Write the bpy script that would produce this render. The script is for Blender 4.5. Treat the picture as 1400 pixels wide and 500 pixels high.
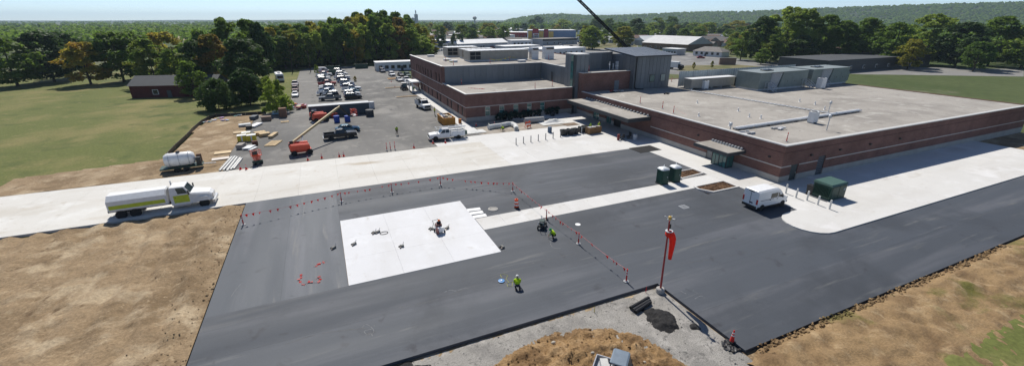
import bpy, bmesh, math, random
import numpy as np
from mathutils import Vector, Matrix, noise
random.seed(7)
for o in list(bpy.data.objects): bpy.data.objects.remove(o)
S = bpy.context.scene
# ---------------------------------------------------------------- camera, sky, sun, exposure
CAM_H = 21.0; FPX = 577.0; PITCH = math.radians(21.1); YAW = math.radians(23.73)
cd = bpy.data.cameras.new('camera'); cam = bpy.data.objects.new('camera', cd); S.collection.objects.link(cam)
cd.sensor_fit = 'HORIZONTAL'; cd.sensor_width = 36; cd.lens = 36*FPX/1400; cd.clip_start = .5; cd.clip_end = 40000
cam.location = (0, 0, CAM_H); cam.rotation_euler = (math.pi/2-PITCH, 0, -YAW); S.camera = cam
HAZE = 1.0e-4
SUN_EL = math.radians(49); SUN_AZ = math.radians(4)          # azimuth clockwise from +Y, towards the sun
W = bpy.data.worlds.new('World'); S.world = W; W.use_nodes = True
nt = W.node_tree; bg = nt.nodes['Background']
sky = nt.nodes.new('ShaderNodeTexSky'); sky.sky_type = 'NISHITA'; sky.sun_disc = False
sky.sun_elevation = SUN_EL; sky.sun_rotation = SUN_AZ; sky.air_density = .65; sky.dust_density = .1; sky.ozone_density = 1.5; sky.altitude = 1500
nt.links.new(sky.outputs[0], bg.inputs[0]); bg.inputs[1].default_value = .1
sl = bpy.data.lights.new('sun', 'SUN'); sl.energy = 4.4; sl.angle = math.radians(.53); sl.color = (1, .95, .87)
so = bpy.data.objects.new('sun', sl); S.collection.objects.link(so); so.location = (0, 60, 90)
sd = Vector((math.sin(SUN_AZ)*math.cos(SUN_EL), math.cos(SUN_AZ)*math.cos(SUN_EL), math.sin(SUN_EL)))
so.rotation_euler = sd.to_track_quat('Z', 'Y').to_euler()
S.view_settings.view_transform = 'Standard'; S.view_settings.look = 'None'; S.view_settings.gamma = 1
S.view_settings.exposure = 0.3
S.cycles.max_bounces = 6; S.cycles.volume_bounces = 0; S.cycles.transparent_max_bounces = 12

# ---------------------------------------------------------------- helpers
C = S.collection
def ray(px, py):
    u = (px-700)/FPX; v = (250-py)/FPX
    f = math.cos(PITCH)+v*math.sin(PITCH); up = -math.sin(PITCH)+v*math.cos(PITCH)
    return Vector((u*math.cos(YAW)+f*math.sin(YAW), -u*math.sin(YAW)+f*math.cos(YAW), up))
def G(px, py, z=0.0):                       # where the sight line of a photo pixel meets the level z
    r = ray(px, py); t = (z-CAM_H)/r.z
    return Vector((r.x*t, r.y*t, z))
def at_dist(px, d):                         # ground point in a pixel column at horizontal distance d
    r = ray(px, 250); r.z = 0
    f = Vector((math.sin(YAW), math.cos(YAW), 0)); r = ray(px, 27); r.z = 0
    r.normalize(); return r*d
class MB:
    def __init__(s): s.v = []; s.f = []; s.m = []; s.mi = 0
    def add(s, vs, fs):
        n = len(s.v); s.v += [tuple(p) for p in vs]; s.f += [tuple(i+n for i in f) for f in fs]; s.m += [s.mi]*len(fs); return s
    def bb(s, x0, x1, y0, y1, z0, z1):
        return s.add([(x0,y0,z0),(x1,y0,z0),(x1,y1,z0),(x0,y1,z0),(x0,y0,z1),(x1,y0,z1),(x1,y1,z1),(x0,y1,z1)],
                     [(0,3,2,1),(4,5,6,7),(0,1,5,4),(1,2,6,5),(2,3,7,6),(3,0,4,7)])
    def box(s, c, sz, rz=0, rx=0, ry=0):
        M = Matrix.Translation(Vector(c)) @ Matrix.Rotation(rz,4,'Z') @ Matrix.Rotation(ry,4,'Y') @ Matrix.Rotation(rx,4,'X')
        x, y, z = sz[0]/2, sz[1]/2, sz[2]/2
        vs = [M@Vector(p) for p in [(-x,-y,-z),(x,-y,-z),(x,y,-z),(-x,y,-z),(-x,-y,z),(x,-y,z),(x,y,z),(-x,y,z)]]
        return s.add(vs, [(0,3,2,1),(4,5,6,7),(0,1,5,4),(1,2,6,5),(2,3,7,6),(3,0,4,7)])
    def hexa(s, p):                          # 8 corners, bottom ring then top ring
        return s.add(p, [(0,3,2,1),(4,5,6,7),(0,1,5,4),(1,2,6,5),(2,3,7,6),(3,0,4,7)])
    def prism(s, pts, z0, z1):
        n = len(pts); vs = [(p[0],p[1],z0) for p in pts]+[(p[0],p[1],z1) for p in pts]
        a = sum(pts[i][0]*pts[(i+1)%n][1]-pts[(i+1)%n][0]*pts[i][1] for i in range(n))
        fs = [tuple(range(n-1,-1,-1)), tuple(range(n,2*n))]+[(i,(i+1)%n,n+(i+1)%n,n+i) for i in range(n)]
        if a < 0: fs = [f[::-1] for f in fs]
        return s.add(vs, fs)
    def side(s, pts, y0, y1):                # outline in x,z extruded along y
        n = len(pts); vs = [(p[0],y0,p[1]) for p in pts]+[(p[0],y1,p[1]) for p in pts]
        return s.add(vs, [tuple(range(n)), tuple(range(2*n-1,n-1,-1))]+[(i,n+i,n+(i+1)%n,(i+1)%n) for i in range(n)])
    def tube(s, p0, p1, r0, r1=None, n=8, cap=True):
        r1 = r0 if r1 is None else r1; p0 = Vector(p0); p1 = Vector(p1); d = p1-p0
        if d.length < 1e-6: return s
        q = d.to_track_quat('Z','Y'); vs = []
        for p, r in ((p0,r0),(p1,r1)):
            for i in range(n):
                a = 2*math.pi*i/n; vs.append(p+q@Vector((r*math.cos(a), r*math.sin(a), 0)))
        fs = [(i,(i+1)%n,n+(i+1)%n,n+i) for i in range(n)]
        if cap: fs += [tuple(range(n-1,-1,-1)), tuple(range(n,2*n))]
        return s.add(vs, fs)
    def path(s, pts, r, n=6):
        for a, b in zip(pts[:-1], pts[1:]): s.tube(a, b, r, r, n)
        return s
    def lathe(s, prof, n=16, c=(0,0,0), M=None):
        vs = []
        for r, z in prof:
            for i in range(n):
                a = 2*math.pi*i/n; p = Vector((r*math.cos(a), r*math.sin(a), z))
                vs.append((M@p if M else p)+Vector(c))
        k = len(prof)
        fs = [(j*n+i, j*n+(i+1)%n, (j+1)*n+(i+1)%n, (j+1)*n+i) for j in range(k-1) for i in range(n)]
        fs += [tuple(range(n-1,-1,-1)), tuple(range((k-1)*n, k*n))]
        return s.add(vs, fs)
    def loft(s, rings):
        n = len(rings[0]); vs = [p for r in rings for p in r]; k = len(rings)
        fs = [(j*n+i, j*n+(i+1)%n, (j+1)*n+(i+1)%n, (j+1)*n+i) for j in range(k-1) for i in range(n)]
        fs += [tuple(range(n-1,-1,-1)), tuple(range((k-1)*n, k*n))]
        return s.add(vs, fs)
    def ball(s, c, r, n=10, m=6):
        pr = [(max(1e-3, math.sin(math.pi*j/m)), -math.cos(math.pi*j/m)) for j in range(m+1)]
        if not hasattr(r, '__len__'): r = (r,r,r)
        M = Matrix.Diagonal((*r,1)); return s.lathe(pr, n, c, M)
    def mesh(s, name, smooth=False):
        me = bpy.data.meshes.new(name); me.from_pydata(s.v, [], s.f)
        if any(s.m): me.polygons.foreach_set('material_index', s.m)
        bm = bmesh.new(); bm.from_mesh(me); bmesh.ops.recalc_face_normals(bm, faces=bm.faces); bm.to_mesh(me); bm.free()
        if smooth: me.polygons.foreach_set('use_smooth', [True]*len(me.polygons))
        return me
    def build(s, name, mat, parent=None, loc=None, rz=0, world=False, smooth=False, color=None):
        return put(name, s.mesh(name, smooth), mat, parent, loc, rz, world, color)
def put(name, me, mat, parent=None, loc=None, rz=0, world=False, color=None):
    o = bpy.data.objects.new(name, me); C.objects.link(o)
    if mat is not None and len(me.materials) == 0:
        for m in (mat if isinstance(mat, (list, tuple)) else [mat]): me.materials.append(m)
    l = Vector(loc) if loc is not None else Vector((0,0,0))
    if parent is not None:
        o.parent = parent
        if world:
            q = parent
            while q is not None: l = l-q.location; q = q.parent
    o.location = l; o.rotation_euler = (0,0,rz)
    if color: o.color = (*color, 1)
    return o
def tag(o, label=None, cat=None, group=None, kind=None):
    if label: o['label'] = label
    if cat: o['category'] = cat
    if group: o['group'] = group
    if kind: o['kind'] = kind
    return o
def thing(name, label, cat, loc=(0,0,0), rz=0, group=None):
    o = bpy.data.objects.new(name, None); C.objects.link(o); o.empty_display_size = .3
    o.location = loc; o.rotation_euler = (0,0,rz); return tag(o, label, cat, group)
def copy_tree(o, parent=None):
    c = o.copy(); C.objects.link(c); c.parent = parent
    for ch in o.children: copy_tree(ch, c)
    return c
def dup(o, loc, rz=0, label=None, group=None, color=None, scale=None):
    c = copy_tree(o); c.location = loc; c.rotation_euler = (0,0,rz)
    if label: c['label'] = label
    if group: c['group'] = group
    if scale: c.scale = scale if hasattr(scale,'__len__') else (scale,)*3
    if color:
        for ch in [c]+list(c.children_recursive): ch.color = (*color, 1)
    return c
def quadpt(q, u, v):
    a, b, c, d = [Vector(p) for p in q]; return a*(1-u)*(1-v)+b*u*(1-v)+c*u*v+d*(1-u)*v
def on_quad(mb, q, u0, u1, v0, v1, off=.012, sink=.01):   # a thin plate lying on a quad face
    a, b, c, d = [Vector(p) for p in q]; n = (b-a).cross(d-a).normalized()
    r = [quadpt(q,u0,v0), quadpt(q,u1,v0), quadpt(q,u1,v1), quadpt(q,u0,v1)]
    mb.hexa([p-n*sink for p in r]+[p+n*off for p in r]); return mb

# ---------------------------------------------------------------- materials
MATS = {}
def nodes(name):
    m = bpy.data.materials.new(name); m.use_nodes = True; t = m.node_tree
    return m, t, t.nodes['Principled BSDF'], t.nodes, t.links
def setspec(b, rough, metal=0, spec=.5):
    b.inputs['Roughness'].default_value = rough; b.inputs['Metallic'].default_value = metal
    b.inputs['Specular IOR Level'].default_value = spec
def lin(r, g, b): return tuple(((c/255)/12.92 if c/255 <= .04045 else ((c/255+.055)/1.055)**2.4) for c in (r,g,b))
def mat(name, col, rough=.6, metal=0, var=.12, scale=3.0, spec=.4, bump=0, rnd=0, objcol=False, dirt=0):
    if name in MATS: return MATS[name]
    m, t, b, N, L = nodes(name); setspec(b, rough, metal, spec)
    tc = N.new('ShaderNodeTexCoord'); nz = N.new('ShaderNodeTexNoise'); nz.inputs['Scale'].default_value = scale
    nz.inputs['Detail'].default_value = 5; L.new(tc.outputs['Object'], nz.inputs['Vector'])
    mr = N.new('ShaderNodeMapRange'); mr.inputs[1].default_value = .3; mr.inputs[2].default_value = .7
    mr.inputs[3].default_value = 1-var; mr.inputs[4].default_value = 1+var; L.new(nz.outputs[0], mr.inputs[0])
    mx = N.new('ShaderNodeMix'); mx.data_type = 'RGBA'; mx.blend_type = 'MULTIPLY'; mx.inputs[0].default_value = 1
    oi = None
    if objcol or rnd: oi = N.new('ShaderNodeObjectInfo')
    if objcol: L.new(oi.outputs['Color'], mx.inputs[6])
    else: mx.inputs[6].default_value = (*col, 1)
    val = mr.outputs[0]
    if rnd:
        r2 = N.new('ShaderNodeMapRange'); r2.inputs[3].default_value = 1-rnd; r2.inputs[4].default_value = 1+rnd
        L.new(oi.outputs['Random'], r2.inputs[0]); mm = N.new('ShaderNodeMath'); mm.operation = 'MULTIPLY'
        L.new(val, mm.inputs[0]); L.new(r2.outputs[0], mm.inputs[1]); val = mm.outputs[0]
    cb = N.new('ShaderNodeCombineColor'); [L.new(val, cb.inputs[i]) for i in range(3)]
    L.new(cb.outputs[0], mx.inputs[7]); L.new(mx.outputs[2], b.inputs['Base Color'])
    if bump:
        n2 = N.new('ShaderNodeTexNoise'); n2.inputs['Scale'].default_value = scale*6; n2.inputs['Detail'].default_value = 6
        L.new(tc.outputs['Object'], n2.inputs['Vector']); bp = N.new('ShaderNodeBump'); bp.inputs['Strength'].default_value = bump
        bp.inputs['Distance'].default_value = .05; L.new(n2.outputs[0], bp.inputs['Height']); L.new(bp.outputs[0], b.inputs['Normal'])
    MATS[name] = m; return m
def ground_mat(name, cols, scales, rough=.9, bump=.3, bscale=8, stretch=(1,1,1), spec=.2, fine=.25, bdist=.05, rnd=0, rvar=0):
    # cols: base + (colour, noise scale, lo, hi) layers, world space
    m, t, b, N, L = nodes(name); setspec(b, rough, 0, spec)
    ge = N.new('ShaderNodeNewGeometry'); mp = N.new('ShaderNodeMapping'); mp.inputs['Scale'].default_value = stretch
    L.new(ge.outputs['Position'], mp.inputs['Vector'])
    rgb = N.new('ShaderNodeRGB'); rgb.outputs[0].default_value = (*cols, 1); cur = rgb.outputs[0]
    for i, (c, sc, lo, hi) in enumerate(scales):
        nz = N.new('ShaderNodeTexNoise'); nz.inputs['Scale'].default_value = sc; nz.inputs['Detail'].default_value = 6
        nz.inputs['Roughness'].default_value = .6; nz.inputs['Distortion'].default_value = .4; nz.noise_dimensions = '4D'; nz.inputs['W'].default_value = i*3.7
        L.new((mp if i % 2 == 0 else ge).outputs[0 if i % 2 == 0 else 'Position'], nz.inputs['Vector'])
        mr = N.new('ShaderNodeMapRange'); mr.interpolation_type = 'SMOOTHSTEP'; mr.inputs[1].default_value = lo; mr.inputs[2].default_value = hi
        L.new(nz.outputs[0], mr.inputs[0]); mx = N.new('ShaderNodeMix'); mx.data_type = 'RGBA'
        L.new(mr.outputs[0], mx.inputs[0]); L.new(cur, mx.inputs[6]); mx.inputs[7].default_value = (*c, 1); cur = mx.outputs[2]
    nz = N.new('ShaderNodeTexNoise'); nz.inputs['Scale'].default_value = bscale; nz.inputs['Detail'].default_value = 8; nz.inputs['Roughness'].default_value = .7
    L.new(ge.outputs['Position'], nz.inputs['Vector'])
    mr = N.new('ShaderNodeMapRange'); mr.inputs[1].default_value = .3; mr.inputs[2].default_value = .7; mr.inputs[3].default_value = 1-fine; mr.inputs[4].default_value = 1+fine
    L.new(nz.outputs[0], mr.inputs[0]); val = mr.outputs[0]
    if rnd:
        oi = N.new('ShaderNodeObjectInfo'); r2 = N.new('ShaderNodeMapRange'); r2.inputs[3].default_value = 1-rnd; r2.inputs[4].default_value = 1+rnd
        L.new(oi.outputs['Random'], r2.inputs[0]); mm = N.new('ShaderNodeMath'); mm.operation = 'MULTIPLY'; L.new(val, mm.inputs[0]); L.new(r2.outputs[0], mm.inputs[1]); val = mm.outputs[0]
    cb = N.new('ShaderNodeCombineColor'); [L.new(val, cb.inputs[i]) for i in range(3)]
    mx = N.new('ShaderNodeMix'); mx.data_type = 'RGBA'; mx.blend_type = 'MULTIPLY'; mx.inputs[0].default_value = 1
    L.new(cur, mx.inputs[6]); L.new(cb.outputs[0], mx.inputs[7]); L.new(mx.outputs[2], b.inputs['Base Color'])
    if rvar:
        n3 = N.new('ShaderNodeTexNoise'); n3.inputs['Scale'].default_value = .25; n3.inputs['Detail'].default_value = 5; L.new(mp.outputs[0], n3.inputs['Vector'])
        m3 = N.new('ShaderNodeMapRange'); m3.inputs[1].default_value = .3; m3.inputs[2].default_value = .7; m3.inputs[3].default_value = rough-rvar; m3.inputs[4].default_value = rough+rvar
        L.new(n3.outputs[0], m3.inputs[0]); L.new(m3.outputs[0], b.inputs['Roughness'])
    if bump:
        bp = N.new('ShaderNodeBump'); bp.inputs['Strength'].default_value = bump; bp.inputs['Distance'].default_value = bdist
        L.new(nz.outputs[0], bp.inputs['Height']); L.new(bp.outputs[0], b.inputs['Normal'])
    MATS[name] = m; return m
def brick_mat(name, c1, c2, mortar):
    m, t, b, N, L = nodes(name); setspec(b, .85, 0, .2)
    ge = N.new('ShaderNodeNewGeometry'); sx = N.new('ShaderNodeSeparateXYZ'); L.new(ge.outputs['Position'], sx.inputs[0])
    ad = N.new('ShaderNodeMath'); L.new(sx.outputs[0], ad.inputs[0]); L.new(sx.outputs[1], ad.inputs[1])
    cx = N.new('ShaderNodeCombineXYZ'); L.new(ad.outputs[0], cx.inputs[0]); L.new(sx.outputs[2], cx.inputs[1])
    br = N.new('ShaderNodeTexBrick'); br.inputs['Color1'].default_value = (*c1,1); br.inputs['Color2'].default_value = (*c2,1); br.inputs['Mortar'].default_value = (*mortar,1)
    br.inputs['Scale'].default_value = 1; br.inputs['Brick Width'].default_value = .4; br.inputs['Row Height'].default_value = .1; br.inputs['Mortar Size'].default_value = .009
    L.new(cx.outputs[0], br.inputs['Vector'])
    nz = N.new('ShaderNodeTexNoise'); nz.inputs['Scale'].default_value = .5; nz.inputs['Detail'].default_value = 5; L.new(ge.outputs['Position'], nz.inputs['Vector'])
    mr = N.new('ShaderNodeMapRange'); mr.inputs[1].default_value = .3; mr.inputs[2].default_value = .7; mr.inputs[3].default_value = .82; mr.inputs[4].default_value = 1.18; L.new(nz.outputs[0], mr.inputs[0])
    cb = N.new('ShaderNodeCombineColor'); [L.new(mr.outputs[0], cb.inputs[i]) for i in range(3)]
    mx = N.new('ShaderNodeMix'); mx.data_type = 'RGBA'; mx.blend_type = 'MULTIPLY'; mx.inputs[0].default_value = 1
    L.new(br.outputs[0], mx.inputs[6]); L.new(cb.outputs[0], mx.inputs[7]); L.new(mx.outputs[2], b.inputs['Base Color'])
    MATS[name] = m; return m
def leaf_mat(name, c1, c2, c3=None, trans=.35):
    m, t, b, N, L = nodes(name); setspec(b, .6, 0, .25)
    ge = N.new('ShaderNodeNewGeometry'); oi = N.new('ShaderNodeObjectInfo')
    nz = N.new('ShaderNodeTexNoise'); nz.inputs['Scale'].default_value = .22; nz.inputs['Detail'].default_value = 3; L.new(ge.outputs['Position'], nz.inputs['Vector'])
    ad = N.new('ShaderNodeMath'); ad.operation = 'MULTIPLY_ADD'; ad.inputs[1].default_value = .55; L.new(oi.outputs['Random'], ad.inputs[0])
    m2 = N.new('ShaderNodeMath'); m2.operation = 'MULTIPLY_ADD'; m2.inputs[1].default_value = .9; m2.inputs[2].default_value = -.2; L.new(nz.outputs[0], m2.inputs[0]); L.new(m2.outputs[0], ad.inputs[2])
    cr = N.new('ShaderNodeValToRGB'); e = cr.color_ramp.elements; e[0].color = (*c1,1); e[0].position = .15; e[1].color = (*c2,1); e[1].position = .75
    if c3: x = e.new(.95); x.color = (*c3,1)
    L.new(ad.outputs[0], cr.inputs[0])
    n2 = N.new('ShaderNodeTexNoise'); n2.inputs['Scale'].default_value = 1.7; n2.inputs['Detail'].default_value = 3; L.new(ge.outputs['Position'], n2.inputs['Vector'])
    mr = N.new('ShaderNodeMapRange'); mr.inputs[1].default_value = .3; mr.inputs[2].default_value = .7; mr.inputs[3].default_value = .7; mr.inputs[4].default_value = 1.3; L.new(n2.outputs[0], mr.inputs[0])
    cb = N.new('ShaderNodeCombineColor'); [L.new(mr.outputs[0], cb.inputs[i]) for i in range(3)]
    mx = N.new('ShaderNodeMix'); mx.data_type = 'RGBA'; mx.blend_type = 'MULTIPLY'; mx.inputs[0].default_value = 1
    L.new(cr.outputs[0], mx.inputs[6]); L.new(cb.outputs[0], mx.inputs[7]); L.new(mx.outputs[2], b.inputs['Base Color'])
    tr = N.new('ShaderNodeBsdfTranslucent'); L.new(mx.outputs[2], tr.inputs[0]); ms = N.new('ShaderNodeMixShader'); ms.inputs[0].default_value = min(.65, trans*1.4)
    out = N['Material Output']; L.new(b.outputs[0], ms.inputs[1]); L.new(tr.outputs[0], ms.inputs[2]); L.new(ms.outputs[0], out.inputs[0])
    MATS[name] = m; return m
def trans_mat(name, col, tr=.5):
    m, t, b, N, L = nodes(name); setspec(b, .6, 0, .2); b.inputs['Base Color'].default_value = (*col,1)
    x = N.new('ShaderNodeBsdfTranslucent'); x.inputs[0].default_value = (*col,1); ms = N.new('ShaderNodeMixShader'); ms.inputs[0].default_value = tr
    L.new(b.outputs[0], ms.inputs[1]); L.new(x.outputs[0], ms.inputs[2]); L.new(ms.outputs[0], N['Material Output'].inputs[0]); MATS[name] = m; return m
paint = mat('paint', (1,1,1), .3, 0, .04, 2, .5, objcol=True)
plain = mat('plain_colour', (1,1,1), .7, 0, .12, 3, .3, objcol=True)
glass = mat('dark_glass', (.015,.02,.024), .08, 0, .2, 1, .6)
tealglass = mat('teal_glass', (.05,.15,.14), .06, 0, .3, 1, .7)
rubber = mat('rubber', (.02,.02,.02), .8, 0, .2, 6, .3)
rimm = mat('rim_metal', (.45,.45,.46), .35, .7, .1)
chrome = mat('trim_metal', (.55,.56,.57), .35, .6, .1)
blackp = mat('black_plastic', (.018,.018,.019), .5, 0, .2, 4, .4)
steel = mat('galvanised_steel', (.50,.52,.54), .5, .2, .15, 4)
whitem = mat('white_metal', (.75,.75,.74), .45, 0, .06, 3, .4)
redlamp = mat('red_lamp', (.45,.02,.02), .25, 0, .05, 3, .5)
clearlamp = mat('clear_lamp', (.75,.75,.72), .15, 0, .05, 3, .5)
orange = mat('safety_orange', (.75,.10,.03), .55, 0, .1, 4, .3)
redflag = mat('red_flag', (.62,.035,.03), .6, 0, .1, 6, .2)
liftred = mat('lift_red', (.62,.07,.03), .45, 0, .1, 3, .4)
tanb = mat('lift_tan', (.42,.33,.17), .55, 0, .12, 3, .3)
brick = brick_mat('red_brick', (.205,.098,.077), (.160,.074,.060), (.18,.145,.13))
conc_base = mat('cast_stone', (.36,.345,.32), .85, 0, .1, .8, .2)
coping = mat('coping_metal', (.58,.57,.54), .5, .1, .06, 1)
bandm = mat('stone_band', (.52,.49,.45), .8, 0, .08, 1)
panelm = mat('grey_metal_panel', (.165,.18,.196), .45, .25, .06, .6, .5, rnd=.09)
panelroof = mat('grey_metal_roof', (.25,.28,.32), .5, .1, .06, .6, .5, rnd=.06)
fascia = mat('dark_fascia', (.06,.064,.07), .5, .2, .08, 1)
membrane = ground_mat('roof_membrane', (.36,.335,.30), [((.27,.25,.225),.10,.42,.62),((.42,.40,.36),.4,.52,.7),((.24,.22,.20),1.2,.56,.72),((.46,.44,.40),.25,.62,.7)], .9, .2, 12, fine=.12)
greenmetal = mat('green_metal', (.012,.05,.036), .5, 0, .15, 2, .4)
rtum = mat('unit_green_grey', (.20,.235,.222), .5, .1, .08, 1, .4)
rtub = mat('unit_beige', (.36,.33,.28), .6, 0, .08, 1, .3)
wood = mat('raw_lumber', (.55,.42,.25), .8, 0, .2, 3, .2)
# ---------------------------------------------------------------- the setting
grass = ground_mat('lawn_grass', (.115,.130,.036), [((.19,.17,.065),.06,.45,.65),((.075,.095,.026),.16,.5,.72),((.23,.19,.085),.5,.56,.78)], .95, .4, 3, fine=.3)
fields = ground_mat('far_fields', (.075,.095,.032), [((.12,.12,.05),.006,.45,.6),((.055,.078,.022),.013,.45,.6),((.20,.185,.13),.022,.6,.68)], .95, 0, .4, fine=.25)
dirt = ground_mat('bare_dirt', (0.276,0.198,0.117), [((0.184,0.127,0.071),.18,.45,.65),((0.408,0.320,0.210),.3,.48,.66),((0.143,0.095,0.054),.9,.56,.72),((0.347,0.262,0.161),2.2,.55,.7)], .95, .7, 5, fine=.3, bdist=.12)
mound_m = ground_mat('tan_soil', (0.295,0.186,0.088), [((0.189,0.116,0.057),.5,.45,.62),((0.378,0.254,0.136),.9,.52,.68),((0.118,0.073,0.038),2.2,.55,.7)], .95, .8, 7, fine=.35, bdist=.2)
gravel_m = ground_mat('crushed_gravel', (.30,.285,.26), [((.21,.20,.185),.35,.45,.68),((.38,.36,.33),.8,.5,.7),((.14,.135,.125),2.5,.55,.7)], .95, .9, 14, fine=.45, bdist=.06)
asph = ground_mat('fresh_asphalt', (0.060,0.068,0.081), [((0.092,0.098,0.112),.30,.46,.66),((0.046,0.052,0.062),.07,.48,.62),((0.118,0.121,0.122),.9,.58,.74),((0.042,0.045,0.054),.5,.60,.72),((0.131,0.132,0.133),.16,.62,.74)], .72, .3, 18, stretch=(.12,1.3,1), spec=.35, fine=.14, bdist=.012, rnd=.07, rvar=.07)
asph_v = ground_mat('fresh_asphalt_lane', (0.087,0.097,0.111), [((0.121,0.129,0.145),.30,.46,.66),((0.066,0.071,0.085),.07,.48,.62),((0.149,0.150,0.152),.9,.58,.74),((0.057,0.062,0.072),.5,.60,.72),((0.164,0.167,0.162),.16,.62,.74)], .72, .3, 18, stretch=(1.3,.12,1), spec=.35, fine=.14, bdist=.012, rnd=.07, rvar=.07)
lot_m = ground_mat('weathered_asphalt', (0.185,0.179,0.168), [((0.129,0.126,0.120),.05,.42,.6),((0.241,0.232,0.215),.14,.5,.68),((0.103,0.101,0.098),.4,.58,.7),((0.258,0.245,0.224),.5,.58,.72)], .9, .2, 10, stretch=(1,.35,1), fine=.16, bdist=.02)
conc_m = ground_mat('new_concrete', (0.604,0.595,0.572), [((0.530,0.513,0.483),.09,.45,.68),((0.657,0.649,0.636),.3,.5,.7),((0.456,0.421,0.374),.3,.60,.76),((0.488,0.460,0.419),1.2,.6,.75)], .85, .1, 20, stretch=(.5,1.2,1), fine=.05, bdist=.01, rnd=.025)
conc_t = ground_mat('muddy_concrete', (0.601,0.584,0.543), [((0.524,0.495,0.440),.08,.44,.64),((0.655,0.646,0.612),.3,.5,.7),((0.437,0.379,0.300),.3,.58,.74),((0.480,0.434,0.369),1.2,.58,.74)], .9, .1, 20, stretch=(.35,1.4,1), fine=.07, bdist=.01, rnd=.02)
pad_m = ground_mat('pad_concrete', (0.630,0.632,0.642), [((0.577,0.573,0.567),.15,.45,.7),((0.671,0.676,0.687),.5,.5,.7),((0.504,0.487,0.458),.5,.62,.78),((0.545,0.529,0.503),1.4,.6,.75)], .8, .08, 20, stretch=(1.2,.4,1), fine=.04, bdist=.01, rnd=.012)
def struct(name, mb, m, **k): return tag(mb.build(name, m, **k), kind='structure')
def sheet(name, pts, z0, z1, m): return struct(name, MB().prism(pts, z0, z1), m)
# one sheet to the horizon; the site stands a step above it
gm = MB()
R0 = 14000
gm.add([(-R0,-R0,-.25),(R0,-R0,-.25),(R0,R0,-.25),(-R0,R0,-.25)], [(0,1,2,3)])
struct('ground', gm, fields)
FENCE = [G(*q,0).xy for q in ((228,216),(240,203),(256,188),(264,179),(276,168.5),(286,163),(296,160),(316,158.5),(336,157.5),(352,156.5),(364,155.5))]
sheet('lawn', [(-140,70),(-30,70)]+[(p[0],p[1]) for p in FENCE]+[(-9.6,124),(-8.6,212),(8,232),(60,236),(60,262),(-140,262)], -.3, -.06, grass)
def terrain(name, x0, x1, y0, y1, res, hf, m, mask=None, kind='structure', smooth=True):
    nx = int((x1-x0)/res)+1; ny = int((y1-y0)/res)+1; idx = {}; vs = []; fs = []
    for j in range(ny):
        for i in range(nx):
            x = x0+i*res; y = y0+j*res
            if mask is None or mask(x, y): idx[i,j] = len(vs); vs.append((x, y, hf(x, y)))
    for j in range(ny-1):
        for i in range(nx-1):
            q = [(i,j),(i+1,j),(i+1,j+1),(i,j+1)]
            if all(k in idx for k in q): fs.append(tuple(idx[k] for k in q))
    mb = MB(); mb.add(vs, fs); o = mb.build(name, m, smooth=smooth); return tag(o, kind=kind)
def fb(x, y, s, o=4, z=0): return noise.fractal(Vector((x*s, y*s, z)), 1.0, 2.0, o)
def smooth01(a): a = max(0, min(1, a)); return a*a*(3-2*a)
sheet('site_soil', [(-46,-10),(128,-10),(128,34.5),(49,56),(-10.9,56.4),(-46,56.4)], -.3, -.243, dirt)
# dirt yards on the left
YARD = [(p[0],p[1]) for p in FENCE]+[(-15.2,111),(-16,82),(-15,71.5),(-42,71.5),(-42,80)]
def in_poly(x, y, P):
    r = False
    for (ax, ay), (bx, by) in zip(P, P[1:]+P[:1]):
        if (ay > y) != (by > y) and x < (bx-ax)*(y-ay)/(by-ay)+ax: r = not r
    return r
def h_left(x, y):
    e = smooth01((-10.85-x)/1.6)
    rut = .16*math.sin(x*2.6+.25*y+2.5*fb(x,y,.12))*smooth01((-11.6-x)/1.5)*smooth01(.6+fb(x,y,.1,z=8))
    return -.04 + e*(.16*fb(x,y,.5)+.10*fb(x,y,2.2)) + .9*rut + .35*smooth01(1-abs((x+12.6)/1.3))*smooth01(fb(x,y,.25,z=3)+.6)
terrain('dirt_ground', -46, -10.86, 8, 56.4, .3, h_left, dirt)
terrain('dirt_yard', -42, -14.0, 71.6, 122, .5, lambda x,y: .0+.05*fb(x,y,.4)+.03*fb(x,y,1.7), dirt, mask=lambda x,y: in_poly(x,y,YARD))
# gravel bed below the new asphalt
def h_grav(x, y): return -.20+.03*fb(x,y,.7)+.022*fb(x,y,4)-.05*smooth01((y-22.2)/.8)
terrain('gravel_bed', -10, 23.6, 4, 22.97, .16, h_grav, gravel_m, mask=lambda x,y: x > -9)
def h_mound(x, y):
    r = math.hypot((x-12.2)/7.0, (y-16.6)/4.9); r2 = math.hypot((x-6.6)/4.2, (y-17.4)/3.2); r3 = math.hypot((x-17.4)/3.6, (y-13.5)/3)
    h = 1.15*smooth01(1.15-r)+.65*smooth01(1.1-r2)+.6*smooth01(1.05-r3)
    return -.32+h*(1+.28*fb(x,y,.8))+ .26*smooth01(h*3)*fb(x,y,1.0)+.17*smooth01(h*3)*fb(x,y,2.6,z=5)+.055*fb(x,y,6)
terrain('soil_mound', 2, 22.5, 8, 22.3, .14, h_mound, mound_m)
def h_crumb(x, y):
    r = math.hypot((x-21.0)/1.25, (y-19.4)/1.55)+.5*fb(x,y,1.1); return -.30+.42*smooth01(1.2-r)+.08*fb(x,y,3.5)*smooth01(1.3-r)
terrain('asphalt_crumb_pile', 18.6, 23.2, 16.8, 22.0, .1, h_crumb, ground_mat('asphalt_crumbs', (.030,.029,.029), [((.10,.095,.085),1.6,.55,.72)], .9, .9, 16, fine=.5, bdist=.08))
def h_c2(x, y):
    r = math.hypot((x-22.6)/.5, (y-17.8)/.42)+.5*fb(x,y,2); return -.3+.25*smooth01(1.2-r)
terrain('asphalt_crumb_heap', 21.6, 23.5, 16.9, 18.8, .08, h_c2, MATS['asphalt_crumbs'])
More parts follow.
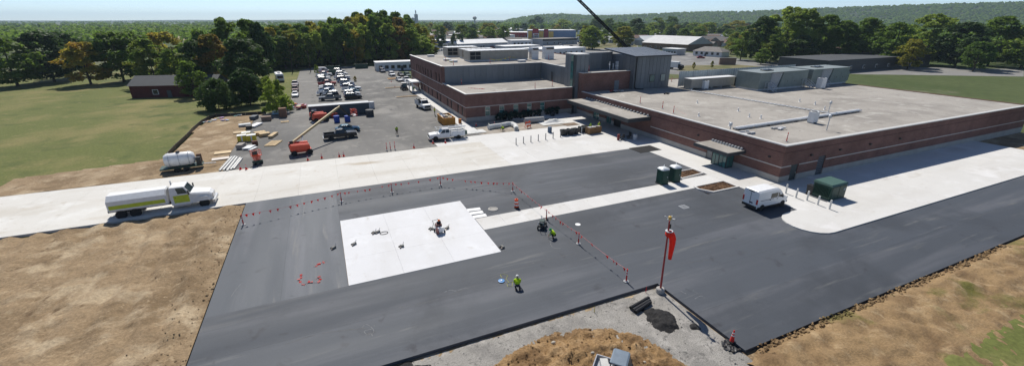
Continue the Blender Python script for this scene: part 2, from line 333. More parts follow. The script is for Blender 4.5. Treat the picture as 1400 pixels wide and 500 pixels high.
def h_c3(x, y):
    r = math.hypot((x-2.2)/2.6, (y-22.2)/.9)+.6*fb(x,y,1.0); return -.27+.14*smooth01(1.1-r)+.03*fb(x,y,4)
terrain('asphalt_crumb_strip', -2, 6, 20.6, 22.95, .12, h_c3, MATS['asphalt_crumbs'])
def h_right(x, y):
    e = smooth01((14.3-y)/1.2)
    return -.12+e*(.42+.26*fb(x,y,.5)+.16*fb(x,y,1.6,z=2)+.06*fb(x,y,5))-.3*smooth01((25.2-x)/1.5)
bank_m = ground_mat('bank_soil', (0.265,0.179,0.093), [((0.176,0.114,0.060),.4,.45,.65),((0.352,0.257,0.149),.8,.5,.7),((0.128,0.120,0.034),.22,.54,.66)], .95, .8, 7, fine=.3, bdist=.1)
terrain('soil_bank', 23.0, 75, -4, 14.42, .25, h_right, bank_m)
terrain('grass_verge', 28, 75, -6, 10.9, .3, lambda x,y: .345+.10*fb(x,y,.5)-.9*smooth01((y-8.2)/1.7-.3*fb(x,y,.8))-.35*smooth01((36-x)/5), grass)
# parking lot, fresh asphalt, apron, pad, walks: slabs with real edges
sheet('parking_lot', [(-30,71.45),(27.4,71.45),(27.4,150),(31,160),(31,196),(46,196),(46,214),(20,222),(-3,229),(-8.6,214),(-9.2,124),(-12.2,117.5),(-15.3,115.5),(-15.3,111),(-16.1,82),(-15,71.45)][1:], -.3, .0, lot_m)
A = thing('fresh_asphalt', None, None); del_keys = None
tag(A, kind='structure')
def lane(x0, x1, y0, y1, m): MB().bb(x0, x1-.006, y0, y1-.006, -.3, .02).build('paving_lane', m, A)
for x0, x1 in ((-10.8,-5.65),(-5.65,-.52)): lane(x0, x1, 33.23, 56.68, asph_v)
for y0, y1 in ((46.72,51.6),(51.6,56.68)): lane(-.52, 49.3, y0, y1, asph)
lane(13.5, 44.4, 41.15, 46.72, asph); lane(44.4, 49.3, 44.15, 46.72, asph)
lane(13.5, 43.4, 33.23, 38.18, asph); lane(43.4, 49.3, 33.23, 35.9, asph)
for y0, y1 in ((23.0,28.1),(28.1,33.23)): lane(-10.8, 49.3, y0, y1, asph)
for y0, y1 in ((10.0,14.45+0),): pass
lane(23.7, 110, 18.7, 23.0, asph); lane(23.7, 110, 14.42, 18.7, asph)
lane(49.3, 49.32+.02, 23.0, 23.1, asph)
AP = thing('concrete_apron', None, None); tag(AP, kind='structure')
def slab(x0, x1, y0, y1, m, par, z=.03, name='slab'): MB().bb(x0+.005, x1-.005, y0+.005, y1-.005, -.3, z).build(name, m, par)
ys = (56.7, 61.6, 66.5, 71.44)
for j in range(3):
    x = -60.0
    while x < 49.2:
        x1 = min(x+5.0, 49.3)
        slab(x, x1, ys[j], ys[j+1], conc_t if x < 23 else conc_m, AP); x = x1
for x in range(20, 50, 5): slab(x+.0, min(x+5, 49.3), 71.44, 76.0, conc_m, AP)
slab(17, 20, 71.44, 73.6, conc_m, AP)
for j, (y0, y1) in enumerate(((76,80.7),(80.7,85.6))):
    slab(47.5-j*0, 52.9, y0, y1, conc_m, AP)
PD = thing('helipad', None, None); tag(PD, kind='structure')
for i in range(3):
    for j in range(3): slab(-.5+4.66*i, -.5+4.66*(i+1), 33.25+4.49*j, 33.25+4.49*(j+1), pad_m, PD, .035)
WK = thing('walkway', None, None); tag(WK, kind='structure')
x = 13.52
while x < 44.2: slab(x, x+2.8, 38.2, 41.13, conc_m, WK, .035); x += 2.8
slab(x, 49.3, 38.62, 41.4, conc_m, WK, .035)
SW = thing('sidewalk', None, None); tag(SW, kind='structure')
y = 35.05
while y < 85.5: slab(49.3, 52.3, y, min(y+3.1,85.8), conc_m, SW, .04); slab(52.3, 55.36, y, min(y+3.1,85.8), conc_m, SW, .04); y += 3.1
x = 49.3
while x < 108: slab(x, x+3, 28.0, 34.95, conc_m, SW, .04); x += 3
isl = [(47.2+2.7*math.cos(a)*(1 if math.cos(a) > 0 else 1), 25.3+2.66*math.sin(a)) for a in [math.pi*(.5+i/10) for i in range(11)]]
IS = MB().prism(isl+[(55,22.64),(55,27.96)], -.3, .13).build('kerbed_island', conc_m, SW)
x = 55.0
while x < 106: slab(x, x+5, 22.64, 27.96, conc_m, SW, .13); x += 5
for y in (88.2,): pass
# wing sidewalk and the bare yard in front of the wing
WS = thing('wing_sidewalk', None, None); tag(WS, kind='structure')
y = 79.5
while y < 147: slab(25.2, 27.5, y, y+4.2, conc_m, WS, .05); y += 4.2
terrain('yard_soil', 25.0, 47.6, 76.05, 87.7, .3, lambda x,y: -.02+.07*fb(x,y,.6)+.03*fb(x,y,2.5), ground_mat('pale_fill', (.33,.295,.25), [((.25,.215,.175),.3,.45,.65),((.42,.39,.345),.6,.5,.7)], .95, .6, 6, fine=.25, bdist=.08), mask=lambda x,y: x > 27.6 or y < 79.4)
sheet('yard_slab', [(44,84.2),(53,83.9),(53,87.75),(36,87.75),(37,86.4)], -.3, .055, conc_m)
# planter beds
mulch = ground_mat('bark_mulch', (.10,.055,.03), [((.19,.11,.06),1.2,.45,.65),((.05,.028,.016),2.5,.5,.7),((.30,.22,.15),4,.62,.72)], .95, .9, 20, fine=.5, bdist=.08)
for nm, q in (('planter_bed', [(43.6,38.5),(43.45,37.6),(44.5,36.0),(49.25,36.0),(49.25,38.55),]), ('planter_bed', [(44.5,41.5),(49.25,42.0),(49.25,44.05),(46,44.05),(44.5,43.2)])):
    T = thing(nm, None, None, (q[0][0], q[0][1], 0)); tag(T, 'mulched kerb bed in the walk beside the van' if q[0][1] < 40 else 'mulched kerb bed in the walk behind the portable toilets', 'planter bed')
    cx = sum(p[0] for p in q)/len(q); cy = sum(p[1] for p in q)/len(q)
    inn = [(cx+(p[0]-cx)*.90, cy+(p[1]-cy)*.86) for p in q]; n = len(q); k = MB()
    for i in range(n):
        a, b = q[i], q[(i+1)%n]; c, d = inn[(i+1)%n], inn[i]
        k.hexa([(*a,-.2),(*b,-.2),(*c,-.2),(*d,-.2),(*a,.15),(*b,.15),(*c,.15),(*d,.15)])
    k.build('kerb', conc_m, T, world=True)
    mm = MB(); pts = []; N_ = 14
    xs = [p[0] for p in inn]; ysx = [p[1] for p in inn]
    def inside(px_, py_):
        r_ = False
        for i in range(n):
            (ax, ay), (bx, by) = inn[i], inn[(i+1)%n]
            if (ay > py_) != (by > py_) and px_ < (bx-ax)*(py_-ay)/(by-ay)+ax: r_ = not r_
        return r_
    MB().prism(inn, -.2, .06).build('mulch', mulch, T, world=True)
    lm = MB()
    for i in range(220):
        x_ = random.uniform(min(xs), max(xs)); y_ = random.uniform(min(ysx), max(ysx))
        if inside(x_, y_): lm.ball((x_, y_, .06), (random.uniform(.06,.16), random.uniform(.06,.16), random.uniform(.03,.09)), 5, 3)
    tag(lm.build('mulch_lump', mulch, T, world=True), kind='stuff')
# loose stones and clods on the edges of the earthworks
def clods(name, n, fn, r0, r1, m, seed):
    rr = random.Random(seed); mb = MB()
    for i in range(n):
        x, y, z = fn(rr); r = rr.uniform(r0, r1)*(1.8 if rr.random() < .06 else 1)
        k = len(mb.v); mb.ball((x,y,z+r*.3), (r*rr.uniform(.7,1.3), r*rr.uniform(.7,1.3), r*rr.uniform(.5,.9)), 6, 4)
        for q in range(k, len(mb.v)):
            v = mb.v[q]; mb.v[q] = tuple(c+rr.uniform(-.18,.18)*r for c in v)
    tag(mb.build(name, m), kind='stuff')
def f1(r):
    while True:
        x, y = r.uniform(3,21.5), r.uniform(9,21.6)
        h = h_mound(x, y)
        if h > -.16: return x, y, h
clods('soil_clods', 520, f1, .02, .075, mound_m, 3)
def f2(r):
    x = r.uniform(24.6,60); y = 14.35+r.uniform(-.3,.1)-abs(r.gauss(0,.25)); return x, y, max(.0, h_right(x,y))
clods('rubble_edge', 420, f2, .04, .12, bank_m, 4)
def f3(r):
    x, y = r.uniform(-9,23.4), r.uniform(13,22.9); return x, y, h_grav(x,y)
clods('gravel_stones', 900, f3, .015, .045, gravel_m, 5)
def f4(r):
    x = -10.9-abs(r.gauss(0,1.6)); y = r.uniform(24,56); return x, y, h_left(x,y)
clods('dirt_clods', 260, f4, .02, .07, dirt, 6)
stone_m = mat('pale_stone', (.42,.38,.31), .9, 0, .2, 6)
for i, (px, py, r) in enumerate(((757,461,.16),(810,485,.13),(882,490,.12))):
    p = G(px, py, .6); rr = random.Random(i); m_ = MB().ball((0,0,0), (r,r*.85,r*.7), 8, 6)
    m_.v = [tuple(c*(1+rr.uniform(-.15,.15)) for c in v) for v in m_.v]
    x_, y_ = p.x, p.y
    tag(m_.build('stone', stone_m, loc=(x_, y_, h_mound(x_,y_)+r*.45), smooth=True), ('pale round stone high on the left of the soil mound','white stone beside the dark utility vehicle','brown stone right of the dark utility vehicle')[i], 'stone')
# the wooded ridge and low rises on the horizon
def ridge(name, prof, d, depth, m):
    mb = MB(); rings = []
    for px, h in prof:
        a = at_dist(px, d); b = at_dist(px, d+depth); c = at_dist(px, d+depth*1.8)
        rings.append([(a.x,a.y,-1), (*(a.lerp(b,.35)).xy, h*.45), (*(a.lerp(b,.7)).xy, h*.86), (b.x,b.y,h), (c.x,c.y,h*.5)])
    vs = [p for r in rings for p in r]; fs = [(5*i+j, 5*(i+1)+j, 5*(i+1)+j+1, 5*i+j+1) for i in range(len(rings)-1) for j in range(4)]
    mb.add(vs, fs); return struct(name, mb, m, smooth=True)
forestfloor = ground_mat('forest_floor', (.035,.05,.02), [((.05,.065,.025),.02,.45,.6)], .95, 0, .1, fine=.2)
RIDGE = [(600,0),(680,4),(700,22),(720,42),(745,54),(770,58),(800,47),(830,45),(860,50),(900,58),(940,66),(980,68),(1020,70),(1060,74),(1100,80),(1150,86),(1220,92),(1300,96),(1400,98),(1500,95)]
RIDGE = [(p, h*.88) for p, h in RIDGE]
ridge('ridge', RIDGE, 2100, 900, forestfloor)
ridge('far_rise', [(-200,10),(0,14),(120,12),(260,20),(330,17),(420,22),(470,24),(520,20),(600,18),(700,14),(760,0)], 5200, 1600, forestfloor)
# ---------------------------------------------------------------- the brick hospital
def wall(mb, axis, c, a0, a1, z0, z1, th, holes=()):
    # axis 'x': wall plane x=c running along y (a), thickness to +x ; axis 'y': plane y=c running along x, thickness to +y
    us = sorted({a0,a1,*[min(max(h[0],a0),a1) for h in holes],*[min(max(h[1],a0),a1) for h in holes]}); zs = sorted({z0,z1,*[min(max(h[2],z0),z1) for h in holes],*[min(max(h[3],z0),z1) for h in holes]})
    for u0, u1 in zip(us[:-1], us[1:]):
        run = None
        for w0, w1 in list(zip(zs[:-1], zs[1:]))+[(None,None)]:
            solid = w0 is not None and not any(h[0]-1e-6 <= (u0+u1)/2 <= h[1] and h[2] <= (w0+w1)/2 <= h[3] for h in holes)
            if solid: run = (run[0], w1) if run else (w0, w1)
            elif run:
                if axis == 'x': mb.bb(c, c+th, u0, u1, run[0], run[1])
                else: mb.bb(u0, u1, c, c+th, run[0], run[1])
                run = None
    return mb
def window(par, axis, c, a0, a1, z0, z1, name='window', gm=None, mull=1, depth=.16, fm=None, sub='pane', trans=0):
    f = MB(); t = .07; w = (a1-a0)
    def bar(u0, u1, w0, w1, d0, d1, mb):
        if axis == 'x': mb.bb(c+d0, c+d1, u0, u1, w0, w1)
        else: mb.bb(u0, u1, c+d0, c+d1, w0, w1)
    for u0, u1, w0, w1 in ((a0,a0+t,z0,z1),(a1-t,a1,z0,z1),(a0+t,a1-t,z0,z0+t),(a0+t,a1-t,z1-t,z1)): bar(u0,u1,w0,w1,depth-.05,depth+.05,f)
    for i in range(1, mull): bar(a0+w*i/mull-t/2, a0+w*i/mull+t/2, z0+t, z1-t, depth-.04, depth+.04, f)
    if trans: bar(a0+t, a1-t, trans-t/2, trans+t/2, depth-.035, depth+.035, f)
    fo = f.build(name, fm or chrome, par, world=True)
    for i in range(mull):
        u0 = a0+(w*i/mull if i else 0)+t*(.5 if i else 1); u1 = a0+w*(i+1)/mull-t*(.5 if i < mull-1 else 1)
        for w0, w1 in (((z0+t, trans-t/2),(trans+t/2, z1-t)) if trans else ((z0+t, z1-t),)):
            p = MB(); bar(u0, u1, w0, w1, depth-.01, depth+.012, p); p.build(sub, gm or tealglass, fo, world=True)
    return fo
def panels(par, axis, c, a0, a1, z0, z1, w, m, sign=-1, name='wall_panel', skip=()):
    n = max(1, round((a1-a0)/w)); w = (a1-a0)/n; me = None
    for i in range(n):
        if me is None:
            k = MB(); g = .02
            if axis == 'x': k.bb(*sorted((0, sign*.06)), g, w-g, z0, z1); k.bb(*sorted((sign*.06, sign*.085)), g, g+.05, z0, z1)
            else: k.bb(g, w-g, *sorted((0, sign*.06)), z0, z1); k.bb(g, g+.05, *sorted((sign*.06, sign*.085)), z0, z1)
            me = k.mesh(name)
        put(name, me, m, par, (c, a0+i*w, 0) if axis == 'x' else (a0+i*w, c, 0), world=True)
FX = 55.4
# --- two-storey wing
WG = thing('brick_wing', 'two-storey brick wing with grey metal upper wall beyond the portable crates yard', 'building', (27.6, 87.8, 0))
WG['label'] = 'two-storey brick wing with stepped flat roofs and a grey metal upper wall'
lowy = [131.4,127.4,122.8,118.4,112.6,109.4,105.9,102.4,99.1,93.6,90.4]; upy = [137.2,134,131.2,128.2,125.2,121.9,118.2,112.6,109.5]
holes = [(y-.6,y+.6,1.0,3.0) for y in lowy]+[(y-.6,y+.6,6.0,8.1) for y in upy]+[(133.6,136.6,.0,2.7)]
w = MB(); wall(w,'x',27.6,87.8,106.4,.95,6.0,.35,[h for h in holes if h[1] < 106.4]); wall(w,'x',27.6,106.4,147,.95,10.1,.35,[h for h in holes if h[0] > 106.4])
wall(w,'x',27.6,105.3,106.5,.95,1,.35) if 0 else None
w.build('side_wall', brick, WG, world=True)
b = MB(); wall(b,'x',27.55,87.75,147.05,-.3,.95,.45,[(133.6,136.6,0,2.7)]); b.build('base_course', conc_base, WG, world=True)
fw = [32.7,36.1,39.6,43.0,46.4]
w = MB(); wall(w,'y',87.8,27.96,54.4,.95,6.0,.35,[(x-.62,x+.62,1.0,3.0) for x in fw]); w.build('front_wall', brick, WG, world=True)
b = MB(); wall(b,'y',87.75,28.0,54.4,-.3,.95,.45); b.build('base_course', conc_base, WG, world=True)
for q in ((27.96,55.4,106.4,106.75),(55.5,55.85,90.6,106.4),(27.96,76,146.6,147)): MB().bb(*q,0,10.0).build('inner_wall', panelm, WG, world=True)
MB().bb(27.6,28.3,106.38,106.74,6.0,10.1).build('brick_return', brick, WG, world=True)
for y in lowy: window(WG,'x',27.6,y-.6,y+.6,1.0,3.0,gm=glass,fm=fascia)
for y in upy: window(WG,'x',27.6,y-.6,y+.6,6.0,8.1,gm=glass,fm=fascia)
for x in fw: window(WG,'y',87.8,x-.62,x+.62,1.0,3.0,gm=tealglass,fm=chrome,trans=2.1)
window(WG,'x',27.6,133.6,136.6,0.05,2.7,'entrance_door',glass,2,fm=fascia)
for q in ((27.56,27.60,87.76,147,3.12,3.27),(27.6,54.4,87.76,87.8,3.12,3.27),(27.56,27.6,106.4,147,5.62,5.76)): MB().bb(*q).build('stone_band', bandm, WG, world=True)
s = MB(); s.bb(27.5,28.05,87.7,106.4,6.0,6.14).bb(28.05,54.4,87.7,88.25,6.0,6.14); s.bb(27.5,28.05,106.35,147.1,10.1,10.25).bb(28.05,55.5,106.25,106.8,10.05,10.19).bb(55.4,55.95,90.6,106.25,10.05,10.19); s.build('coping', coping, WG, world=True)
MB().bb(28.0,55.5,88.15,106.4,5.6,5.82).build('terrace_roof', membrane, WG, world=True)
MB().bb(27.95,55.5,106.75,147,9.6,9.95).bb(55.86,76,95.2,147,9.6,9.95).build('upper_roof', membrane, WG, world=True)
MB().bb(76,76.4,95.2,147,0,10.15).build('rear_wall', brick, WG, world=True)
panels(WG,'y',106.4,28.32,55.4,5.83,10.05,1.55,panelm); panels(WG,'x',55.5,90.7,106.3,5.83,10.05,1.55,panelm)
MB().bb(55.37,55.41,99.3,100.4,6.0,8.3).build('roof_door', fascia, WG, world=True)
# entrance porch at the far end of the wing
PO = MB(); PO.bb(24.6,27.5,132.2,138.2,3.05,3.4); po = PO.build('porch_roof', whitem, WG, world=True)
for y in (132.6,137.8): MB().bb(24.75,25.05,y-.15,y+.15,-.02,3.05).build('porch_post', whitem, WG, world=True)
# --- single-storey block with the tower and the plant room
MBD = thing('brick_building', 'long single-storey brick building with grey metal tower, plant room and wide pale roof', 'building', (FX, 35, 0))
doors = [(77.7,80.0,0,2.6),(73.1,75.0,0,2.6),(69.8,72.3,0,2.7),(46.1,47.5,0,2.3),(42.4,45.1,0,2.7)]
w = MB(); wall(w,'x',FX,35,85.3,.9,5.22,.35,doors); w.build('front_wall', brick, MBD, world=True)
b = MB(); wall(b,'x',FX-.05,34.95,87,-.3,.9,.42,doors); b.build('base_course', conc_base, MBD, world=True)
ed = [(57.5,59.0,0,2.35),(63.2,64.8,0,2.9)]
w = MB(); wall(w,'y',35,FX+.36,128,.9,5.22,.35,ed); w.build('end_wall', brick, MBD, world=True)
b = MB(); wall(b,'y',34.95,FX+.38,128,-.3,.9,.42,ed); b.build('base_course', conc_base, MBD, world=True)
MB().bb(127.6,128,35.4,95,0,5.22).bb(81,127.6,94.6,95,0,5.22).build('rear_wall', brick, MBD, world=True)
MB().bb(FX+.3,128,35.3,85.4,4.6,5.1).bb(80.6,128,85.4,94.7,4.6,5.1).build('roof', membrane, MBD, world=True)
s = MB(); s.bb(FX-.1,FX+.5,34.9,85.2,5.22,5.36).bb(FX+.5,128.1,34.9,35.5,5.22,5.36); s.build('coping', coping, MBD, world=True)
for q in ((FX-.035,FX,35,42.1),(FX-.035,FX,47.7,61.0),(FX-.035,FX,80.2,86.9),(FX-.035,57.4,34.965,35),(59.1,63.1,34.965,35),(64.9,128,34.965,35)): MB().bb(*q,2.2,2.33).build('stone_band', bandm, MBD, world=True)
s = MB(); s.bb(FX-.02,FX,35,66,4.25,4.32).bb(FX,128,34.98,35,4.25,4.32); s.build('brick_course', mat('dark_brick_course',(.07,.035,.03),.9), MBD, world=True)
window(MBD,'x',FX,77.7,80.0,.04,2.6,'glass_door',tealglass,2,trans=2.1)
window(MBD,'x',FX,73.1,75.0,.04,2.6,'glass_door',tealglass,2,trans=2.1)
window(MBD,'x',FX,69.8,72.3,.04,2.7,'open_doorway',blackp,1,fm=fascia,sub='inner_shade_panel')  # black panel fills this opening, its colour standing for the shade inside
MB().bb(FX+.1,FX+.16,46.1,47.5,.04,2.3).build('steel_door', mat('door_grey',(.20,.20,.20),.5), MBD, world=True)
d = MB().bb(57.5,59.0,35.1,35.16,.04,2.35).build('steel_door', mat('door_teal',(.045,.06,.06),.5), MBD, world=True)
MB().bb(58.8,58.87,35.04,35.1,1.0,1.12).build('handle', chrome, d, world=True)
lv = MB().bb(63.2,64.8,35.12,35.18,.04,2.9).build('louvre_door', fascia, MBD, world=True)
for i in range(9): MB().box((64.0,35.09,.35+i*.28),(1.5,.12,.03),rx=.6).build('slat', panelm, lv, world=True)
# vestibule under the small canopy
VX = 53.9
for a0, a1 in ((42.4,43.75),(43.75,45.1)): window(MBD,'x',VX,a0,a1,.04,2.75,'vestibule_glazing',tealglass,2,.02,fm=fascia,trans=2.1)
window(MBD,'y',42.4,VX,FX,.04,2.75,'vestibule_glazing',tealglass,2,.02,fm=fascia,trans=2.1); window(MBD,'y',45.0,VX,FX,.04,2.75,'vestibule_glazing',tealglass,2,.02,fm=fascia,trans=2.1)
def canopy(x0, y0, y1, z, h, nm, nb):
    c = MB().bb(x0,FX-.02,y0,y1,z-h,z-.04).build(nm, fascia, MBD, world=True)
    MB().bb(x0+.12,FX-.04,y0+.12,y1-.12,z-.06,z).build('canopy_roof', membrane, c, world=True)
    for i in range(nb):
        y = y0+.6+(y1-y0-1.2)*i/(nb-1); MB().bb(FX-.5,FX-.12,y-.1,y+.1,z,z+.32).build('hanger_bracket', steel, c, world=True)
    return c
canopy(50.15,61.2,83.0,4.1,.75,'entrance_canopy',22)
canopy(51.7,40.6,47.0,3.15,.5,'side_canopy',11)
for y in (36.9,43.6+6): MB().bb(FX-.22,FX-.04,y-.15,y+.15,3.2,3.4).build('wall_light', blackp, MBD, world=True)
for x in (61.2,67.7,75,83): MB().bb(x-.2,x+.2,34.75,34.97,3.25,3.45).build('wall_light', blackp, MBD, world=True)
# brick upper block, tower, metal walls, plant room
w = MB(); w.bb(FX,FX+.35,85.3,92.9,.9,9.4).bb(FX+.35,70.4,85.3,85.65,5.05,9.4); w.build('upper_wall', brick, MBD, world=True)
MB().bb(FX+.35,70.4,85.65,92.9,8.8,9.2).build('block_roof', membrane, MBD, world=True)
MB().bb(FX-.08,FX+.45,85.2,92.9,9.4,9.53).bb(FX+.45,69.0,85.2,85.75,9.4,9.53).build('coping', coping, MBD, world=True)
T = MB(); T.bb(54.62,58.0,87.06,91.9,-.3,13.4).build('tower_wall', panelm, MBD, world=True)
panels(MBD,'x',54.62,87.06,88.0,0,13.4,.9,fascia); panels(MBD,'x',54.62,89.3,91.9,0,13.4,1.3,panelm)
panels(MBD,'y',87.06,54.68,58.0,0.95,13.4,1.1,panelm)
gs = MB().bb(54.5,54.6,88.02,89.28,.05,13.4).build('glass_strip', fascia, MBD, world=True)
for i in range(7): MB().bb(54.46,54.5,88.08,89.22,.1+i*1.9,1.9+i*1.9).build('pane', tealglass, gs, world=True)
MB().bb(54.45,58.05,86.98,91.95,13.4,13.6).bb(58.05,69.0,92.7,93.3,13.25,13.42).build('coping', coping, MBD, world=True)
MB().bb(58,69,92.9,93.2,9.0,13.25).build('back_wall', panelm, MBD, world=True); panels(MBD,'y',92.9,58.05,68.95,9.25,13.25,1.6,panelm)
MB().bb(69.1,80.4,84.1,94.5,5.0,12.7).build('plant_room_wall', panelm, MBD, world=True)
panels(MBD,'y',84.1,69.1,80.4,5.12,12.75,1.1,panelm); panels(MBD,'x',69.1,85.7,94.4,9.25,12.9,1.4,panelm); panels(MBD,'x',80.4,84.2,94.4,5.12,12.9,1.4,panelm,1)
rf = MB(); x0, x1 = 68.3, 81.4
rf.hexa([(x0,83.2,12.72),(x1,83.2,12.72),(x1,95.6,13.85),(x0,95.6,13.85),(x0,83.2,13.0),(x1,83.2,13.0),(x1,95.6,14.13),(x0,95.6,14.13)])
rfo = rf.build('plant_room_roof', fascia, MBD, world=True)
n = 22; pw = (x1-x0)/n; k = MB(); k.hexa([(.01,83.15,13.0),(pw-.01,83.15,13.0),(pw-.01,95.6,14.13),(.01,95.6,14.13),(.01,83.15,13.03),(pw-.01,83.15,13.03),(pw-.01,95.6,14.16),(.01,95.6,14.16)])
k.hexa([(.01,83.15,13.03),(.06,83.15,13.03),(.06,95.6,14.16),(.01,95.6,14.16),(.01,83.15,13.09),(.06,83.15,13.09),(.06,95.6,14.22),(.01,95.6,14.22)]); km = k.mesh('roof_panel')
for i in range(n): put('roof_panel', km, panelroof, rfo, (x0+i*pw,0,0), world=True)
for px in (891,905.5):
    r = ray(px,110); t_ = 84.0/r.y; xx = r.x*t_
    f = MB().bb(xx-.75,xx+.75,83.93,84.03,6.6,8.4).build('window', fascia, MBD, world=True); MB().bb(xx-.65,xx+.65,83.91,83.93,6.7,8.3).build('pane', tealglass if px < 900 else mat('pale_blind',(.4,.42,.36),.5), f, world=True)
MB().tube((69.6,83.85,12.7),(69.6,83.85,5.5),.13).path([(69.6,83.85,5.5),(69.9,83.4,5.25),(71.6,82.9,5.22)],.13).build('downpipe', blackp, MBD, world=True)
rd = MB().bb(64.6,65.9,85.22,85.3,5.12,7.3).build('roof_door', mat('door_blue_grey',(.14,.16,.18),.5), MBD, world=True)
# --- rooftop plant
def rooftop_unit(x, y, L, Wd, H, label, stair=True):
    T = thing('rooftop_unit', label, 'rooftop unit', (x,y,5.1), group='large units on the wide roof')
    MB().bb(.1,L-.1,.1,Wd-.1,0,.42).build('base_frame', steel, T)
    MB().bb(0,3.6,0,Wd,.42,4.1).bb(3.6,7.2,1.3,Wd,.42,4.1).build('casing', rtum, T)
    m = MB(); m.side([(7.2,.42),(L,.42),(L,4.1),(8.2,4.1)],0,Wd); m.build('rear_casing', rtum, T)
    MB().bb(-.1,L+.1,-.08,Wd+.1,4.1,4.22).build('roof_cap', mat('unit_top',(.24,.27,.26),.5,.1,.08), T)
    for i in range(9): MB().hexa([(4.0+i*.36,.25,.5),(4.05+i*.36,.25,.5),(4.05+i*.36,1.28,.5),(4.0+i*.36,1.28,.5),(4.6+i*.4,.05,4.08),(4.66+i*.4,.05,4.08),(4.66+i*.4,1.28,4.08),(4.6+i*.4,1.28,4.08)]).build('louvre', whitem, T)
    f = MB().bb(4.8,7.4,2.2,4.0,4.22,4.4).build('fan_deck', blackp, T)
    for i in range(2): MB().lathe([(.62,4.4),(.62,4.62),(.52,4.62),(.5,4.45)],14,(5.45+1.3*i,3.1,0)).build('fan_shroud', steel, f)
    for i in range(3):
        d = MB().bb(9.2+i*2.6,10.2+i*2.6,-.03,0,.75,3.0).build('access_door', rtum, T); MB().bb(10.0+i*2.6,10.08+i*2.6,-.08,-.03,1.7,1.95).build('handle', blackp, d)
    return T
rooftop_unit(94.8,69.8,17.4,6.4,4,'nearest long green-grey rooftop unit with dark slanted louvres')
rooftop_unit(114.0,69.8,15.0,6.4,4,'second green-grey rooftop unit, right of the nearest one')
def roof_stair(x, y, label):
    T = thing('roof_stair', label, 'metal stairs', (x,y,5.1), group='galvanised stairs at the roof units')
    for i in range(5): MB().bb(.1,1.1,-.3*i-.3,-.3*i,1.0-.2*i-.04,1.0-.2*i).build('tread', steel, T)
    MB().bb(.1,1.1,0,.9,1.0,1.05).build('landing', steel, T)
    for s in (.08,1.12):
        MB().tube((s,.85,0),(s,.85,2.0),.05).tube((s,0,0),(s,0,2.05),.05).tube((s,-1.5,0),(s,-1.5,1.1),.03).path([(s,.85,2.0),(s,0,2.0),(s,-1.5,1.05)],.055).path([(s,.85,1.5),(s,0,1.5),(s,-1.5,.6)],.045).build('handrail', steel, T)
        MB().hexa([(s-.02,0,.8),(s+.02,0,.8),(s+.02,0,1.02),(s-.02,0,1.02),(s-.02,-1.5,0),(s+.02,-1.5,0),(s+.02,-1.5,.22),(s-.02,-1.5,.22)]).build('stringer', steel, T)
roof_stair(97.0,68.9,'galvanised stairs at the left end of the nearest roof unit')
roof_stair(110.6,68.9,'galvanised stairs at the gap between the two long roof units')
roof_stair(117.0,68.9,'galvanised stairs against the second roof unit')
SF = thing('roof_screen', 'long pale corrugated metal screen standing on the roof behind the units', 'screen fence', (81.6,82,5.1))
k = MB(); pts = []
for i in range(13): pts += [(i*.2, (.0,.0,.16,.16)[i % 4])]
k2 = MB()
for a, b_ in zip(pts[:-1], pts[1:]): k2.hexa([(a[0],a[1],.25),(b_[0],b_[1],.25),(b_[0],b_[1]+.02,.25),(a[0],a[1]+.02,.25),(a[0],a[1],3.9),(b_[0],b_[1],3.9),(b_[0],b_[1]+.02,3.9),(a[0],a[1]+.02,3.9)])
km = k2.mesh('screen_panel'); scm = mat('screen_metal',(.44,.49,.50),.5,.2,.08,1,rnd=.06)
for i in range(18): put('screen_panel', km, scm, SF, (i*2.4,0,0))
pm = MB().bb(-.07,.07,-.16,-.02,0,3.95).tube((0,-.1,3.6),(0,-.1,0.1),.03).mesh('post')
for i in range(10): put('post', pm, steel, SF, (i*4.8+.02,-.02,0))
AH = thing('rooftop_duct_unit', 'long low beige air handler standing in front of the roof screen', 'rooftop unit', (81.5,77.6,5.1))
MB().bb(0,14.6,0,2.3,.35,2.5).build('casing', rtub, AH); MB().bb(-.1,14.7,-.1,2.4,2.5,2.58).build('roof_cap', whitem, AH)
for i in range(5): MB().bb(.3+i*3.3,.7+i*3.3,.1,2.2,0,.35).build('support', steel, AH)
for i in range(5): MB().bb(.2+i*2.9,2.9+i*2.9,-.02,0,.45,2.4).build('panel', rtub, AH)
MB().bb(15.1,17.2,.2,2.1,.2,2.3).build('coil_frame', blackp, AH)
# pipes, ladder tray and small vents on the wide roof
PW = thing('cable_tray', 'pale ladder-like cable tray running across the wide roof', 'cable tray', (81.3,77,5.1))
a = Vector((80.2,76.6,0)); b_ = Vector((83.3,46.4,0)); d_ = (b_-a); nrm = Vector((-d_.y,d_.x,0)).normalized()*.28; wl = Vector((81.3,77,0))
k = MB(); [k.tube(a+s_*nrm+Vector((0,0,.18))-wl, b_+s_*nrm+Vector((0,0,.18))-wl, .05) for s_ in (-1,1)]; k.build('rail', steel, PW)
me = MB().box((0,0,.17),(.6,.3,.06),rz=math.atan2(d_.y,d_.x)+math.pi/2).mesh('rung')
for i in range(38): put('rung', me, steel, PW, a.lerp(b_,(i+.5)/38)-wl)
DP = thing('roof_pipe_run', 'pale insulated pipe run on blocks crossing the near end of the roof', 'pipes', (57.6,44.6,5.1))
for s_, r_ in ((-.3,.13),(.12,.17),(.45,.09)): MB().tube((-.2,s_,.28),(33,s_+.9,.28),r_,n=10).build('pipe', whitem if s_ > 0 else steel, DP)
for i in range(10): MB().bb(i*3.5,i*3.5+.25,-.5+i*.1,.7+i*.1,0,.12).build('pipe_block', wood if i % 2 else rubber, DP)
